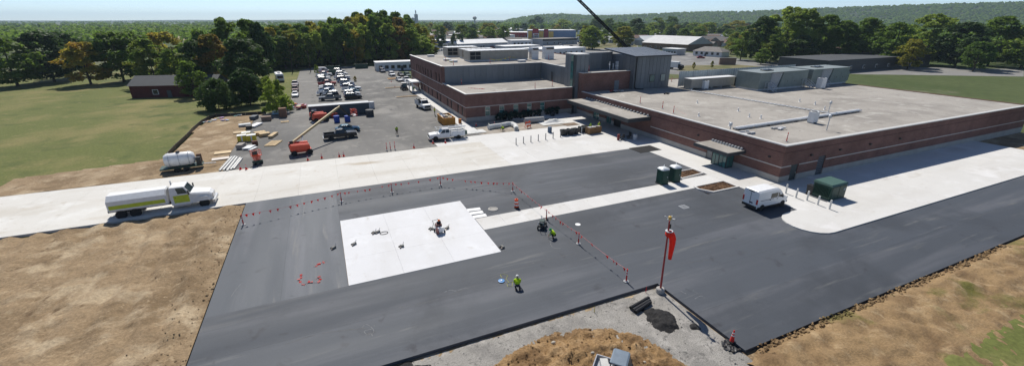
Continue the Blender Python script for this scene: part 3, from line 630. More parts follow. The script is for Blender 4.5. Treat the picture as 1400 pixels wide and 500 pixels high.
def cond(x, y, z, label, s=1.0):
    T = thing('condenser', label, 'condenser unit', (x,y,z))
    MB().bb(-.55*s,.55*s,-.45*s,.45*s,.2,1.7*s).build('casing', whitem, T)
    MB().lathe([(.36*s,0),(.36*s,.04),(.3*s,.05)],14,(0,0,1.7*s)).build('fan_guard', blackp, T)
    for x_ in (-.4,.4): MB().bb(x_*s-.06,x_*s+.06,-.45*s,.45*s,0,.2).build('foot', steel, T)
p = G(1110,168,5.1); cond(p.x,p.y,5.1,'white condenser box beside the pipe run near the roof edge',1.1)
p = G(1121,121,5.1); cond(p.x,p.y,5.1,'white condenser box in front of the second roof unit',1.5)
p = G(963,122,5.1); cond(p.x,p.y,5.1,'small white box at the left end of the cable tray',1.2)
for i,(px,py) in enumerate(((953,141),(955,159),(1009,152),(1024,160),(1040,162),(997,172),(1114,143),(1093,139),(1127,150))):
    p = G(px,py,5.1); T = thing('roof_vent','small pale vent pipe standing on the wide roof','vent',(p.x,p.y,5.1),group='vent pipes on the wide roof')
    MB().lathe([(.22,0),(.10,.12),(.08,.5 if i else .35)],10).build('pipe', whitem, T); MB().lathe([(.13,.46),(.14,.6),(.02,.66)],10).build('cap', whitem, T)
for i,(px,py,h) in enumerate(((1132,155,2.0),(1130,178,2.2),(998,178,1.0))):
    p = G(px,py,5.1); T = thing('vent_stack',('thin grey vent stack at the far end of the pipe run','thin grey vent stack near the right roof edge','thin short vent stack above the brick corner')[i],'vent',(p.x,p.y,5.1))
    MB().tube((0,0,0),(0,0,h),.07).build('stack', steel, T); MB().lathe([(.1,h-.3),(.22,h-.25),(.22,h+.12),(.06,h+.25)],10).build('cowl', steel, T)
# plant standing on the brick block
for i,(px,py,k_) in enumerate(((845,95,'t'),(851,94,'b'),(833,96,'p'),(838,95,'p2'),(856,93,'p'))):
    p = G(px,py,9.2)
    if p.y > 92.3: p = Vector((p.x*92/p.y, 92, 9.2))
    if k_ == 't':
        T = thing('roof_tank','pale grey round fan housing on the brick upper block','fan housing',(p.x,p.y,9.2)); MB().lathe([(.85,0),(.85,1.9),(.75,2.05),(.2,2.1)],18).build('drum', steel, T, smooth=False); MB().lathe([(.92,.9),(.92,1.0),(.86,1.01)],18).build('hoop', whitem, T)
    elif k_ == 'b':
        T = thing('roof_fan','yellowish bucket-like roof fan beside the round fan housing','roof fan',(p.x,p.y,9.2)); MB().bb(-.6,.6,-.6,.6,0,.3).build('curb', steel, T); MB().lathe([(.5,.3),(.6,.6),(.45,.95),(.1,1.0)],14).build('hood', mat('cream',(.6,.58,.35),.6), T)
    else:
        T = thing('roof_flue',('','','slim grey flue pipe on the brick block, leftmost','short white flue pipe left of the round fan housing','dark flue pipe right of the round fan housing')[i],'flue',(p.x,p.y,9.2)); MB().tube((0,0,0),(0,0,2.0 if k_=='p' else 1.3),.13).build('pipe', steel if i == 2 else whitem if i == 3 else fascia, T); MB().lathe([(.2,1.2),(.24,1.4),(.05,1.5)],10).build('cap', steel, T)
# beige air handlers on the wing
def ahu(x, y, L, Wd, H, label, lv=4):
    T = thing('air_handler', label, 'air handler', (x,y,9.95), group='beige air handlers on the wing')
    MB().bb(.1,L-.1,.1,Wd-.1,0,.4).build('base_frame', steel, T); MB().bb(0,L,0,Wd,.4,H).build('casing', rtub, T); MB().bb(-.1,L+.1,-.1,Wd+.1,H,H+.1).build('roof_cap', whitem, T)
    lw = 1.62 if lv > 2 else 1.5; n_ = lv//2; x1 = .25+n_*lw
    for j in range(2):
        for i in range(n_):
            x0 = .25+i*lw; z0 = .62+j*(H-.75)/2; z1 = z0+(H-.75)/2-.16
            f = MB().bb(x0,x0+lw-.16,-.06,0,z0,z1).build('intake_louvre', blackp, T)
            for q in range(4): MB().box((x0+lw/2-.08,-.1,z0+(q+.5)*(z1-z0)/4),(lw-.24,.1,.03),rx=-.6).build('slat', fascia, f)
    for i in range(int((L-x1)//2.4)): MB().bb(x1+.1+i*2.4,x1+2.45+i*2.4,-.025,0,.5,H-.1).build('panel', rtub, T)
    for i in range(int(L//1.6)): MB().bb(.05+i*1.6,.1+i*1.6,.05,Wd-.05,H+.1,H+.16).build('roof_rib', whitem, T)
    return T
ahu(38.5,117.2,18.2,5.6,2.9,'largest beige air handler, nearest on the wing roof')
ahu(40.0,128.8,10,3.0,2.7,'narrow beige air handler in the middle of the wing roof',2)
ahu(37.3,135.6,10,5.2,2.9,'far left beige air handler on the wing roof')
for i,(x,y,L,H) in enumerate(((58.2,117.6,2.2,3.4),(62.0,116.4,3.0,3.6))):
    T = thing('duct_riser',('left pale ribbed duct riser on the wing roof','right pale ribbed duct riser on the wing roof')[i],'duct',(x,y,9.95)); MB().bb(0,L,0,2,0,H).build('casing', whitem, T)
    for q in range(3): MB().bb(-.06,L+.06,-.06,2.06,.6+q*1.1,.68+q*1.1).build('flange', steel, T)
    MB().box((L/2,-.3,H-.5),(L*.8,.7,.12),rx=.5).build('hood', blackp, T)
for i,(x,y) in enumerate(((34,124),(34.2,118.5),(52,111.5),(33,140))):
    T = thing('roof_hatch',('grey roof curb in front of the middle air handler','grey roof curb left of the largest air handler','low grey roof curb by the metal wall','low grey roof curb at the far corner')[i],'roof curb',(x,y,9.95)); MB().bb(-1,1,-.7,.7,0,.45).build('curb', steel, T); MB().bb(-1.08,1.08,-.78,.78,.45,.55).build('lid', whitem, T)
# ---------------------------------------------------------------- trees
LM = {'mid': leaf_mat('leaf_mid', (0.088,0.164,0.024), (0.168,0.246,0.037), (0.271,0.273,0.049), .45),
      'dark': leaf_mat('leaf_dark', (0.038,0.082,0.022), (0.076,0.125,0.029), None, .35),
      'yel': leaf_mat('leaf_yellow', (0.182,0.212,0.027), (0.330,0.293,0.041), (0.439,0.273,0.041), .45),
      'aut': leaf_mat('leaf_autumn', (0.161,0.157,0.027), (0.337,0.178,0.049), (0.410,0.123,0.043), .45),
      'light': leaf_mat('leaf_light', (0.168,0.253,0.034), (0.278,0.355,0.055), None, .45)}
bark = mat('bark', (.075,.06,.045), .95, 0, .3, 4, .1, bump=.5)
def crown_mesh(name, seed, rx, h, base, nl, per, leaf, shape='round', core=.3, lr=.3, flat=1.0):
    rg = np.random.default_rng(seed); P = []; Nn = []
    for i in range(nl):
        t = rg.uniform(.04, .97)
        if shape == 'round': rad = math.sin(math.pi*min(1,(.10+.86*t)))**.75
        elif shape == 'cone': rad = (1-t)**.8+.08
        elif shape == 'tall': rad = (math.sin(math.pi*(.14+.8*t))**.6)*.95
        else: rad = math.sqrt(max(.05,1-t*t))
        a = rg.uniform(0, 2*math.pi); q = math.sqrt(rg.uniform(core, 1))*rad*rx*(1-lr*.55)*rg.uniform(.82,1.12)
        c = np.array([q*math.cos(a), q*math.sin(a), base+t*(h-base)*.95])
        r = rx*lr*rg.uniform(.65,1.25)*(.55+.45*rad)
        n = max(8,int(per*rg.uniform(.7,1.3)))
        d = rg.normal(size=(n,3)); d /= np.linalg.norm(d,axis=1)[:,None]; d[:,2] = np.where(d[:,2] < -.35, -d[:,2], d[:,2])
        P.append(c+d*np.array([1,1,.8])*r*rg.uniform(.55,1.08,size=(n,1))); Nn.append(d+rg.normal(size=(n,3))*.55)
    P = np.concatenate(P); Nn = np.concatenate(Nn); Nn /= np.linalg.norm(Nn,axis=1)[:,None]; n = len(P)
    P[:,2] = np.maximum(P[:,2], .05)
    t1 = np.cross(Nn, rg.normal(size=(n,3))); t1 /= np.linalg.norm(t1,axis=1)[:,None]; t2 = np.cross(Nn, t1)
    s = leaf*rg.uniform(.55,1.35,size=(n,1)); a = t1*s; b = t2*s*rg.uniform(.5,.95,size=(n,1))
    V = np.stack([P-a, P-b*.9+a*.1, P+a, P+b+a*.15],1).reshape(-1,3)
    me = bpy.data.meshes.new(name); me.vertices.add(4*n); me.vertices.foreach_set('co', V.ravel()); me.loops.add(4*n); me.polygons.add(n)
    me.loops.foreach_set('vertex_index', np.arange(4*n)); me.polygons.foreach_set('loop_start', np.arange(n)*4); me.update(); return me
def trunk_mesh(seed, h, r, base, rx):
    rr = random.Random(seed); m = MB(); m.tube((0,0,-.3),(.1,0,base+.25*(h-base)),r,r*.65,8); top = Vector((.1,0,base+.25*(h-base))); m.tube(top,(0,.2,h*.8),r*.65,r*.15,6)
    for i in range(7):
        a = rr.uniform(0,6.28); z = rr.uniform(.6*base+.1*h, base+.3*(h-base)); l = rx*rr.uniform(.5,.8)
        m.tube((.05,0,z),(l*math.cos(a), l*math.sin(a), z+l*rr.uniform(.5,1.0)),r*.4,r*.1,5)
    return m.mesh('trunk')
PROTO = {}
def proto(key, leafkey, seed, rx, h, base, nl, per, leaf, shape='round', tr=.3, **k):
    c = crown_mesh('crown', seed, rx, h, base, nl, per, leaf, shape, **k); c.materials.append(LM[leafkey])
    t = trunk_mesh(seed, h, tr, base, rx); t.materials.append(bark); PROTO[key] = (c, t, h, rx)
for i in range(3): proto('mid%d'%i, 'mid', 10+i, 5.6, 14, 1.0, 58, 110, .34)
for i in range(2): proto('yel%d'%i, 'yel', 20+i, 5.2, 14, 1.0, 54, 105, .34)
for i in range(2): proto('dark%d'%i, 'dark', 30+i, 5.4, 14, 1.5, 60, 110, .34, core=.2)
proto('aut0', 'aut', 40, 5.0, 14, 1.0, 48, 105, .34); proto('light0', 'light', 41, 5.2, 14, .9, 50, 105, .34)
for i in range(2): proto('tall%d'%i, 'mid', 50+i, 4.0, 18, 1.5, 64, 90, .34, 'tall')
proto('tally', 'yel', 53, 4.2, 18, 1.5, 64, 90, .34, 'tall')
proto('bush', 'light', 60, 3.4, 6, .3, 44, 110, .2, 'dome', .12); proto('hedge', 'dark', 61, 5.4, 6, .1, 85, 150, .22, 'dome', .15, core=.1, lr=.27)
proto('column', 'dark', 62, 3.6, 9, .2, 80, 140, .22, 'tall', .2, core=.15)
proto('big0', 'mid', 70, 6.6, 20, 1.0, 120, 130, .34, core=.25, lr=.24); proto('big1', 'light', 71, 6.4, 20, .8, 115, 125, .34, core=.25, lr=.24); proto('big2', 'dark', 72, 6.4, 18, .8, 110, 130, .34, core=.2, lr=.24)
TN = random.Random(99)
def tree(key, p, h, w, label, group=None, name='tree'):
    c, t, ph, prx = PROTO[key]; sx = w/(2*prx); sz = h/ph
    T = thing(name, label, 'bush' if name == 'bush' else 'tree', p, TN.uniform(0,6.28), group)
    T.scale = (sx, sx, sz); put('crown', c, None, T); put('trunk', t, None, T); return T
def px_tree(key, px, base, top, wpx, label, group=None, name='tree', wmax=99):
    p = G(px, base, -.1); d = math.hypot(p.x, p.y); r = ray(px, top); h = CAM_H+r.z/math.hypot(r.x,r.y)*d+.1
    f = p.x*math.sin(YAW)+p.y*math.cos(YAW); zc = f*math.cos(PITCH)+(CAM_H-4)*math.sin(PITCH)
    return tree(key, p, h, wpx/FPX*zc, label, group, name)
px_tree('hedge',300,150,108,54,'dark rounded evergreen shrub on the lawn in front of the red barn',name='bush')
px_tree('column',343,144,91,42,'dark dense evergreen tree on the lawn beside the parking lot')
px_tree('bush',380,155,108,38,'pale green willow-like bush at the corner of the parking lot',name='bush')
px_tree('light0',368,140,103,26,'yellow-green young tree behind the pale corner bush')
px_tree('big2',343,128,49,66,'large dark broad tree behind the dense evergreen')
px_tree('aut0',302,122,44,50,'reddish broad tree left of the large dark tree')
px_tree('big2',280,124,52,46,'dark green tree above the red barn roof')
px_tree('tall0',323,112,20,38,'tall green tree rising highest above the red barn side')
px_tree('tall1',352,112,21,36,'tall green tree right behind the large dark tree')
px_tree('dark0',366,112,30,34,'dark tree between the large dark tree and the motorhome')
px_tree('light0',262,112,58,40,'light green tree at the left end of the wood near the barn')
px_tree('mid1',268,133,82,38,'low green tree beside the red barn')
px_tree('mid0',246,120,66,44,'green tree behind the left end of the red barn')
for i,(px,b_,t_,w_,k_) in enumerate(((215,118,50,55,'big0'),(170,112,42,60,'mid2'),(125,116,55,60,'yel0'),(75,112,40,66,'big2'),(25,118,50,70,'mid0'),(-20,114,46,60,'mid1'),(195,108,40,50,'tall0'),(100,106,40,55,'dark1'),(235,104,40,48,'yel1'),(290,108,40,44,'mid2'))):
    px_tree(k_,px,b_,t_,w_,'broad tree in the wood left of the barn','trees of the wood beyond the lawn')
PROF = [(372,34),(385,32),(400,31),(420,30),(440,29),(455,27),(470,24),(490,18),(505,13),(520,12),(535,15),(550,18),(565,24),(580,38),(590,50)]
def prof(px):
    for (a,ta),(b_,tb) in zip(PROF[:-1],PROF[1:]):
        if a <= px <= b_: return ta+(tb-ta)*(px-a)/(b_-a)
    return 34 if px < 372 else 50
rr = random.Random(5)
for row in range(4):
    px = 374+row*4
    while px < 590:
        b_ = 96-(px-374)*.068-row*2.6; tp = prof(px)+(14,7,1,-1)[row]*rr.uniform(.5,1.3)+rr.uniform(-2,3); k_ = rr.choice(['mid0','mid1','mid2','yel0','yel1','tally','light0','tall0','big0','yel0','yel1','big1'])
        if 540 < px < 562 and row < 2 and rr.random() < .4: k_ = 'aut0'
        px_tree(k_, px, b_, tp, rr.uniform(26,38)*(1-.06*row), 'tall leafy tree in the wood behind the parked cars', 'trees of the wood behind the parking lot'); px += rr.uniform(13,19)
for i,(px,b_,tp) in enumerate(((574,80,60),(583,79,66),(592,76,66),(566,80,64))): px_tree(('yel0','yel1','mid1','mid0')[i],px,b_,tp,16,('yellowing shrub at the right end of the wood','yellowing shrub beside the brick wing far corner','small green shrub beyond the wing far corner','green shrub behind the white modular office')[i],name='bush')
ub = random.Random(77)
for i in range(34):
    px = 372+i*6.4; b_ = 95.5-(px-374)*.068+ub.uniform(-1.5,.5)
    if 508 < px < 563: b_ -= 4
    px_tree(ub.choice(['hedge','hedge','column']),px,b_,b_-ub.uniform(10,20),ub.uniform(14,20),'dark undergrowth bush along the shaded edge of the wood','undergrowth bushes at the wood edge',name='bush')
# big trees at the right
for i,(px,b_,tp,w_,k_,l) in enumerate(((1012,82,42,30,'mid1','round green tree left of the big tree group right'),(1036,84,20,40,'big2','dark tall tree in the big group right of the houses'),(1068,83,6,58,'big1','tallest light green tree of the big group at right'),(1092,84,9,46,'big1','light green tree right of the tallest one'),(1052,86,46,36,'mid2','lower dark green tree at the foot of the big group'),(1120,85,18,44,'big0','broad green tree beyond the right roof units'),(1142,86,26,46,'big0','broad green tree at the right edge beyond the roof units'),(1040,88,66,22,'mid1','low green shrub in front of the big tree group'),(1090,86,48,40,'dark0','dark tree low among the big group at right'))):
    px_tree(k_,px,b_,tp,w_,l)
for i,(px,b_,tp,w_,k_) in enumerate(((1175,86,22,50,'big0'),(1215,90,30,55,'mid0'),(1260,88,16,60,'big1'),(1305,92,28,58,'big2'),(1350,90,20,60,'big0'),(1395,94,30,60,'mid1'),(1240,95,52,36,'yel0'),(1330,97,56,40,'mid2'))):
    px_tree(k_,px,b_,tp,w_,'broad green tree beyond the far end of the building','trees beyond the far end of the building')
# single trees among the far buildings: column, foot, top, width in the photograph
FT = [(612,45,30,16,'dark0','dark round tree far behind the blue-banded building'),(604,67.5,46,15,'dark1','dark tree in front of the blue-banded building'),(621,67.5,46,9,'dark0','narrow dark tree, left of a pair beside the blue-banded building'),(630,67,46,9,'dark1','narrow dark tree, right of a pair beside the blue-banded building'),(645,60,38,20,'mid0','broad green tree left of the white gable roof'),(664,52,31,15,'yel0','yellow-green tree at the white mall roof'),(770,44,26,28,'light0','light green round tree behind the retail front'),(758,44,33,16,'mid0','green tree behind the left part of the retail building'),(792,46,36,12,'dark1','dark tree at the right end of the retail building'),(736,38,22,18,'dark0','dark green tree behind the retail roof'),(727,40,26,14,'mid2','green tree left behind the retail roof'),
 (815,47,24,22,'dark0','dark tree left of the white low building'),(832,47,25,20,'mid0','green tree behind the white low building'),(848,50,30,18,'mid2','green tree right of the white low building'),(868,54,24,26,'big2','tall dark tree behind the leaning crane boom'),(879,55,36,26,'light0','light green tree at the left end of the long gable roof'),(897,48,24,28,'mid1','green tree behind the long gable roof'),(916,47,22,24,'mid0','second green tree behind the long gable roof'),(926,50,33,20,'dark1','dark tree behind the long gable roof, right'),(912,50,40,12,'yel0','small yellow-green tree behind the long gable roof'),(945,50,31,24,'mid2','green tree above the small white house'),(965,52,30,32,'light0','big light green tree above the row of small houses'),(990,54,35,24,'dark0','dark round tree above the grey-roofed house'),(1006,50,27,26,'yel1','yellow-green tree left of the big tree group'),(1018,48,32,14,'aut0','orange-tinged tree left of the big tree group'),(999,74,57,22,'yel0','yellowish tree beside the small white house'),(933,68,57,10,'mid0','slim tree at the corner of the long gable building')]
for px,b_,tp,w_,k_,l in FT: px_tree(k_,px,b_,tp,w_,l)
for i,(px,b_) in enumerate(((948,95),(973,93))): px_tree('yel0',px,b_,b_-10,5,('thin young tree beside the far road, left','thin young tree beside the far road, right')[i])
px_tree('light0',434,104,88,7,'thin young tree among the parked cars, far left'); px_tree('yel0',486,112,104,5,'thin young tree among the parked cars, right')
# scattered town trees, and the mass of far woodland
ts = random.Random(21); keys = ['mid0','mid1','mid2','dark0','dark1','yel0','light0','light0','big1']
for i in range(190):
    while True:
        px = ts.uniform(570,1165); d = 1/ts.uniform(1/1250,1/340)
        if not (700 < px < 800 and d < 640) and not (865 < px < 1010 and d < 430) and not (590 < px < 745 and d < 420): break
    p = at_dist(px,d); p.z = -.25; h = ts.uniform(10,18); tree(ts.choice(keys), p, h, h*ts.uniform(.8,1.2), 'round green tree among the roofs of the town', 'town trees in the middle distance')
def forest(name, n, pxr, dr, seed, m, hr=(10,18), q=26, zf=None, leaf=1.6):
    rg = np.random.default_rng(seed); V = []
    for i in range(n):
        px = rg.uniform(*pxr); d = dr[0]*(dr[1]/dr[0])**rg.uniform(0,1); p = at_dist(px,d); h = rg.uniform(*hr); w = h*rg.uniform(.32,.5)
        z0 = zf(px,d) if zf else 0
        dd = rg.normal(size=(q,3)); dd /= np.linalg.norm(dd,axis=1)[:,None]; dd[:,2] = np.abs(dd[:,2])*1.0-.25
        P = np.array([p.x,p.y,z0+h*.42])+dd*np.array([w,w,h*.55])*rg.uniform(.7,1.05,size=(q,1)); Nn = dd+rg.normal(size=(q,3))*.5; Nn /= np.linalg.norm(Nn,axis=1)[:,None]
        t1 = np.cross(Nn, rg.normal(size=(q,3))); t1 /= np.linalg.norm(t1,axis=1)[:,None]; t2 = np.cross(Nn,t1); s = leaf*rg.uniform(.6,1.4,size=(q,1))*(d/800)**.25
        V.append(np.stack([P-t1*s,P-t2*s*.7,P+t1*s,P+t2*s*.8],1).reshape(-1,3))
    V = np.concatenate(V); k = len(V)//4; me = bpy.data.meshes.new(name); me.vertices.add(4*k); me.vertices.foreach_set('co',V.ravel()); me.loops.add(4*k); me.polygons.add(k)
    me.loops.foreach_set('vertex_index',np.arange(4*k)); me.polygons.foreach_set('loop_start',np.arange(k)*4); me.update(); o = put(name, me, m); return tag(o, kind='stuff')
def ridge_h(px, d):
    hh = 0
    for (a,ta),(b_,tb) in zip(RIDGE[:-1],RIDGE[1:]):
        if a <= px <= b_: hh = ta+(tb-ta)*(px-a)/(b_-a)
    u = (d-2100)/900
    for (u0,f0),(u1,f1) in (((0,0),(.35,.45)),((.35,.45),(.7,.86)),((.7,.86),(1,1)),((1,1),(1.8,.5))):
        if u0 <= u <= u1: return hh*(f0+(f1-f0)*(u-u0)/(u1-u0))-3
    return 0
forest('town_woodland', 1300, (560,1440), (900,2150), 1, LM['mid'], (9,17), 34, leaf=1.5)
forest('town_woodland_dark', 700, (560,1440), (900,2050), 2, LM['dark'], (9,18), 34, leaf=1.5)
forest('outer_woodland', 330, (1165,1460), (330,900), 9, LM['mid'], (10,18), 90, leaf=1.0)
forest('ridge_woodland', 4200, (690,1460), (2100,3050), 3, LM['mid'], (11,19), 24, ridge_h, 2.4)
forest('far_woodland', 1500, (-60,720), (900,5200), 4, LM['mid'], (10,17), 26, leaf=2.0)
forest('left_woodland', 420, (-60,400), (420,1000), 5, LM['mid'], (10,18), 44, leaf=1.3)
# ---------------------------------------------------------------- far ground
sheet('pale_field', [G(p[0],p[1]).xy[:] for p in ((120,57),(268,55),(268,50),(120,50))], -.3, -.236, ground_mat('stubble', (.34,.28,.17), [((.28,.22,.13),.02,.45,.6)], .95, 0, 1))
far_lot = ground_mat('far_asphalt', (.22,.215,.205), [((.17,.165,.16),.03,.45,.6),((.27,.265,.25),.08,.5,.65)], .9, 0, 2, fine=.1)
sheet('far_lot', [G(p[0],p[1]).xy[:] for p in ((588,76),(586,60),(640,57),(700,50.5),(800,51.5),(872,58),(873,84),(700,88))], -.3, -.234, far_lot)
sheet('side_road', [G(p[0],p[1]).xy[:] for p in ((905,100),(915,76),(940,71.5),(1000,79),(1080,87),(1180,90),(1400,94),(1400,104),(1180,101),(1080,97),(1000,96),(960,103))], -.3, -.233, far_lot)
sheet('verge', [G(p[0],p[1]).xy[:] for p in ((925,96),(938,89),(1010,88),(1060,92),(1062,96),(1000,98))], -.232-.06, -.225, ground_mat('dry_verge', (.17,.15,.075), [((.11,.115,.045),.1,.45,.6)], .95, 0, 3))
sheet('grass_patch', [G(p[0],p[1]).xy[:] for p in ((800,66),(806,59.5),(870,58.5),(872,67))], -.29, -.226, MATS['dry_verge'])
sheet('barn_track', [G(p[0],p[1]).xy[:] for p in ((290,110),(335,104.5),(345,107),(300,112))], -.3, -.05, conc_t)
# ---------------------------------------------------------------- far buildings
bwhite = mat('painted_white', (.68,.68,.66), .7, 0, .06, .3); bgrey = mat('pale_grey_wall', (.38,.40,.41), .7, 0, .08, .3); bblue = mat('blue_band', (.03,.06,.30), .6); bred = mat('mall_red', (.33,.035,.04), .7)
roofw = mat('white_roof', (.72,.72,.71), .6, 0, .06, .3); roofg = mat('grey_shingle', (.20,.185,.17), .9, 0, .15, .8); roofb = mat('brown_shingle', (.17,.11,.085), .9, 0, .15, .8); brown = mat('tan_brick', (.23,.15,.11), .9, 0, .12, .5); roofd = mat('dark_roof', (.06,.065,.07), .8, 0, .1, .4); fieldst = mat('barn_red', (.085,.018,.016), .9, 0, .2, 1)
def far_building(name, label, a, b_, depth, h, wallm, roofm, ridge=0, win=0, winm=None, cat='building', group=None, overhang=.4, hip=0, band=None, door=True, cross=False):
    a = Vector(a[:2]); b_ = Vector(b_[:2]); d = b_-a; L = d.length; rz = math.atan2(d.y,d.x)
    T = thing(name, label, cat, (a.x,a.y,-.25), rz, group)
    MB().bb(0,L,0,depth,0,h).build('wall', wallm, T)
    o = overhang
    if ridge:
        if cross: pts = [(-o,-o),(L+o,-o),(L+o,depth+o),(-o,depth+o)]; m = MB(); c = [(L/2,-o,h+ridge),(L/2,depth+o,h+ridge)]; m.add([(*p,h) for p in pts]+c,[(0,3,5,4),(1,4,5,2),(0,4,1),(2,5,3),(0,1,2,3)])
        else:
            i = hip*depth/2; m = MB(); m.add([(-o,-o,h),(L+o,-o,h),(L+o,depth+o,h),(-o,depth+o,h),(i-o,depth/2,h+ridge),(L-i+o,depth/2,h+ridge)],[(0,1,5,4),(2,3,4,5),(1,2,5),(3,0,4),(0,3,2,1)])
    else: m = MB().bb(-.2,L+.2,-.2,depth+.2,h,h+.35)
    m.build('roof', roofm, T)
    if band: MB().bb(-.25,L+.25,-.3,-.2,h-1.3,h+.36).build('fascia_band', band, T)
    for i in range(win):
        x = L*(i+.7)/(win+.4); f = MB().bb(x-.75,x+.75,-.1,0,1.1,2.5).build('window', whitem if wallm is not bwhite else fascia, T); MB().bb(x-.62,x+.62,-.14,-.1,1.2,2.4).build('pane', glass, f)
    if door: x = L*.45; MB().bb(x-.55,x+.55,-.12,0,0,2.2).build('door', winm or fascia, T)
    return T
T = far_building('modular_office','long white modular office at the far end of the parking lot',(22.3,198.2),(47,198.2),7,3.6,bwhite,roofw,0,9)
T = far_building('blue_banded_building','white low building with a blue roof band beyond the wing',G(585,66),G(640,64.5),18,5,bwhite,roofw,0,6,band=bblue)
far_building('gable_warehouse','white metal-roofed gable building behind the beige air handlers',G(626,68),G(694,65),16,4.2,bgrey,roofw,2.8,3)
far_building('shopping_mall','long red-fronted mall with white roofs in the distance',G(648,50.5),G(722,51.5),40,6,bred,roofw,0,14,band=bred)
far_building('shop','small white shop in front of the red mall',G(683,54.5),G(704,54),14,5,bwhite,roofw,0,4)
a = G(722,53); b_ = G(787,53); T = far_building('retail_store','retail store with yellow and red front panels and blue-grey side',a,b_,34,9.5,mat('store_blue',(.17,.24,.36),.7),roofw,0,0,door=False)
L = (b_-a).length
for x0,x1,z1,m in ((0,.08,8.6,(.62,.42,.10)),(.09,.215,11.2,(.35,.03,.04)),(.225,.32,8.6,(.62,.42,.10)),(.33,.42,10.8,(.28,.03,.05)),(.43,.53,8.2,(.62,.42,.10))): MB().bb(x0*L,x1*L,-.9,-.01,0,z1).build('front_panel', mat('front_%d'%int(z1*100+m[0]*1000),m,.7), T)
p_ = MB().bb(.10*L,.225*L,-3,-.91,0,6.2).build('entrance', bwhite, T)
for i in range(4): MB().bb(.112*L+i*.027*L,.13*L+i*.027*L,-3.1,-3.0,.1,3.8).build('pane', glass, p_)
MB().bb(.125*L,.205*L,-3.15,-3.01,4.5,5.6).build('sign_board', bred, p_)
far_building('grey_store','grey flat-roofed store with dark awning near the retail store',G(742,62),G(789,60),20,5,bgrey,roofg,0,5,band=roofd)
far_building('clinic','pale low flat-roofed building behind the duct risers',G(745,78),G(800,74),22,4.2,bwhite,roofw,0,7)
far_building('office_block','low pale building right of the white gable warehouse',G(690,72),G(738,70),14,4.0,bgrey,roofw,0,6)
far_building('white_hall','white low hall with pale roof near the blue pole sign',G(811,58),G(839,57.2),12,4.6,bwhite,roofw,1.8,4)
far_building('gable_hall','long tan building with a pale gable roof and gabled porch',(236.4,281),(243,240),30,4.6,brown,mat('pale_roof',(.50,.50,.50),.6,0,.08,.3),5.2,8,cat='building')
far_building('cottage','small white house with brown-grey hip roof by the far road',G(947,75.5),G(986,78),10,3.0,bwhite,roofg,2.6,5,hip=1,cat='house')
HS = [(930,58,948,58.5,9,3.2,brown,roofb,2.5,'brown-roofed house behind the long gable hall'),(968,63,990,64,9,3.2,bwhite,roofb,2.8,'brown-roofed house behind the white cottage'),(983,58,1010,59,10,4,bwhite,mat('blue_grey_roof',(.30,.32,.36),.7),3,'blue-grey-roofed house left of the big trees'),(955,66,972,67,8,3,bgrey,roofg,2.4,'grey house between the gable hall and the cottage'),(1090,76,1112,77,9,3.2,bwhite,roofg,2.6,'white house showing between the big trees at right'),(1135,78,1160,79,9,3.2,brown,roofb,2.6,'brown house at the right behind the trees'),(902,45,915,45,12,5,bwhite,roofb,3,'white far house above the long gable hall'),(574,50,590,50,14,4.5,bgrey,roofw,0,'pale low shed beyond the wood'),(596,49,612,49,12,4,bwhite,roofw,1.5,'white low shed far beyond the blue-banded building'),(630,44,652,44,16,5,bwhite,roofg,2,'pale far store behind the broad green tree'),(846,62,866,62,10,3.5,bgrey,roofg,1.5,'grey shed beside the dry grass patch')]
for x0,y0,x1,y1,dp,h,wm,rm,rg_,l in HS: far_building('house',l,G(x0,y0),G(x1,y1),dp,h,wm,rm,rg_,3,cat='house')
rs = random.Random(8)
for i in range(70):
    while True:
        px = rs.uniform(575,1160); d = 1/rs.uniform(1/1000,1/400)
        if not (700 < px < 800 and d < 650): break
    p = at_dist(px,d); a_ = rs.uniform(-.7,.3); l = rs.uniform(10,18); q = p+Vector((math.cos(a_),math.sin(a_),0))*l
    far_building('house','small pale house among the town trees',p,q,rs.uniform(8,12),rs.uniform(3,5.5),rs.choice([bwhite,bgrey,brown,bwhite]),rs.choice([roofg,roofb,roofw,roofg]),rs.uniform(2,3.2),3,cat='house',group='houses scattered in the town')
q_ = G(1068,85.5,5.4); CM = [(596,62.5,622,61.5,12,4.5,bgrey,roofw,'pale flat store behind the dark trees left of the gable warehouse'),(636,60.5,660,59.5,14,4.5,bwhite,roofg,'white store with grey roof behind the gable warehouse'),(700,62.5,728,62,14,4.2,bwhite,roofw,'white flat store among the parked cars of the far lot'),(664,47.5,684,47,18,5,bwhite,roofw,'white store left of the long red mall'),(800,57,812,56.5,12,4.5,bgrey,roofw,'grey store left of the blue pole sign'),(842,56,866,55.5,14,4.5,bwhite,roofg,'white store right of the white low hall'),(596,55,622,54.5,16,5,bgrey,roofw,'grey flat warehouse far behind the blue-banded building'),(690,45.5,716,45.3,24,6,bgrey,roofw,'grey warehouse behind the red mall'),(800,48,826,47.6,22,6,bwhite,roofw,'pale warehouse behind the white low hall'),(846,49.5,866,49.2,18,5,brown,roofb,'brown store behind the leaning crane boom'),(1000,68,1018,69,9,3.4,bwhite,roofg,'white house at the foot of the big trees'),(905,74,925,75.5,9,3.6,bgrey,roofw,'pale shed in front of the long gable hall')]
for x0,y0,x1,y1,dp,h,wm,rm,l in CM: far_building('store',l,G(x0,y0),G(x1,y1),dp,h,wm,rm,0,5)
far_building('flat_hall','wide dark flat-roofed building beyond the roof screen',(q_.x+30,q_.y),(q_.x+110,q_.y),22,4.9,fascia,roofd,0,8)
far_building('red_barn','dark red barn with grey roof at the left of the lawn',(-51,156),(-29.5,150.5),9,3.6,fieldst,roofd,2.4,2,cat='barn')
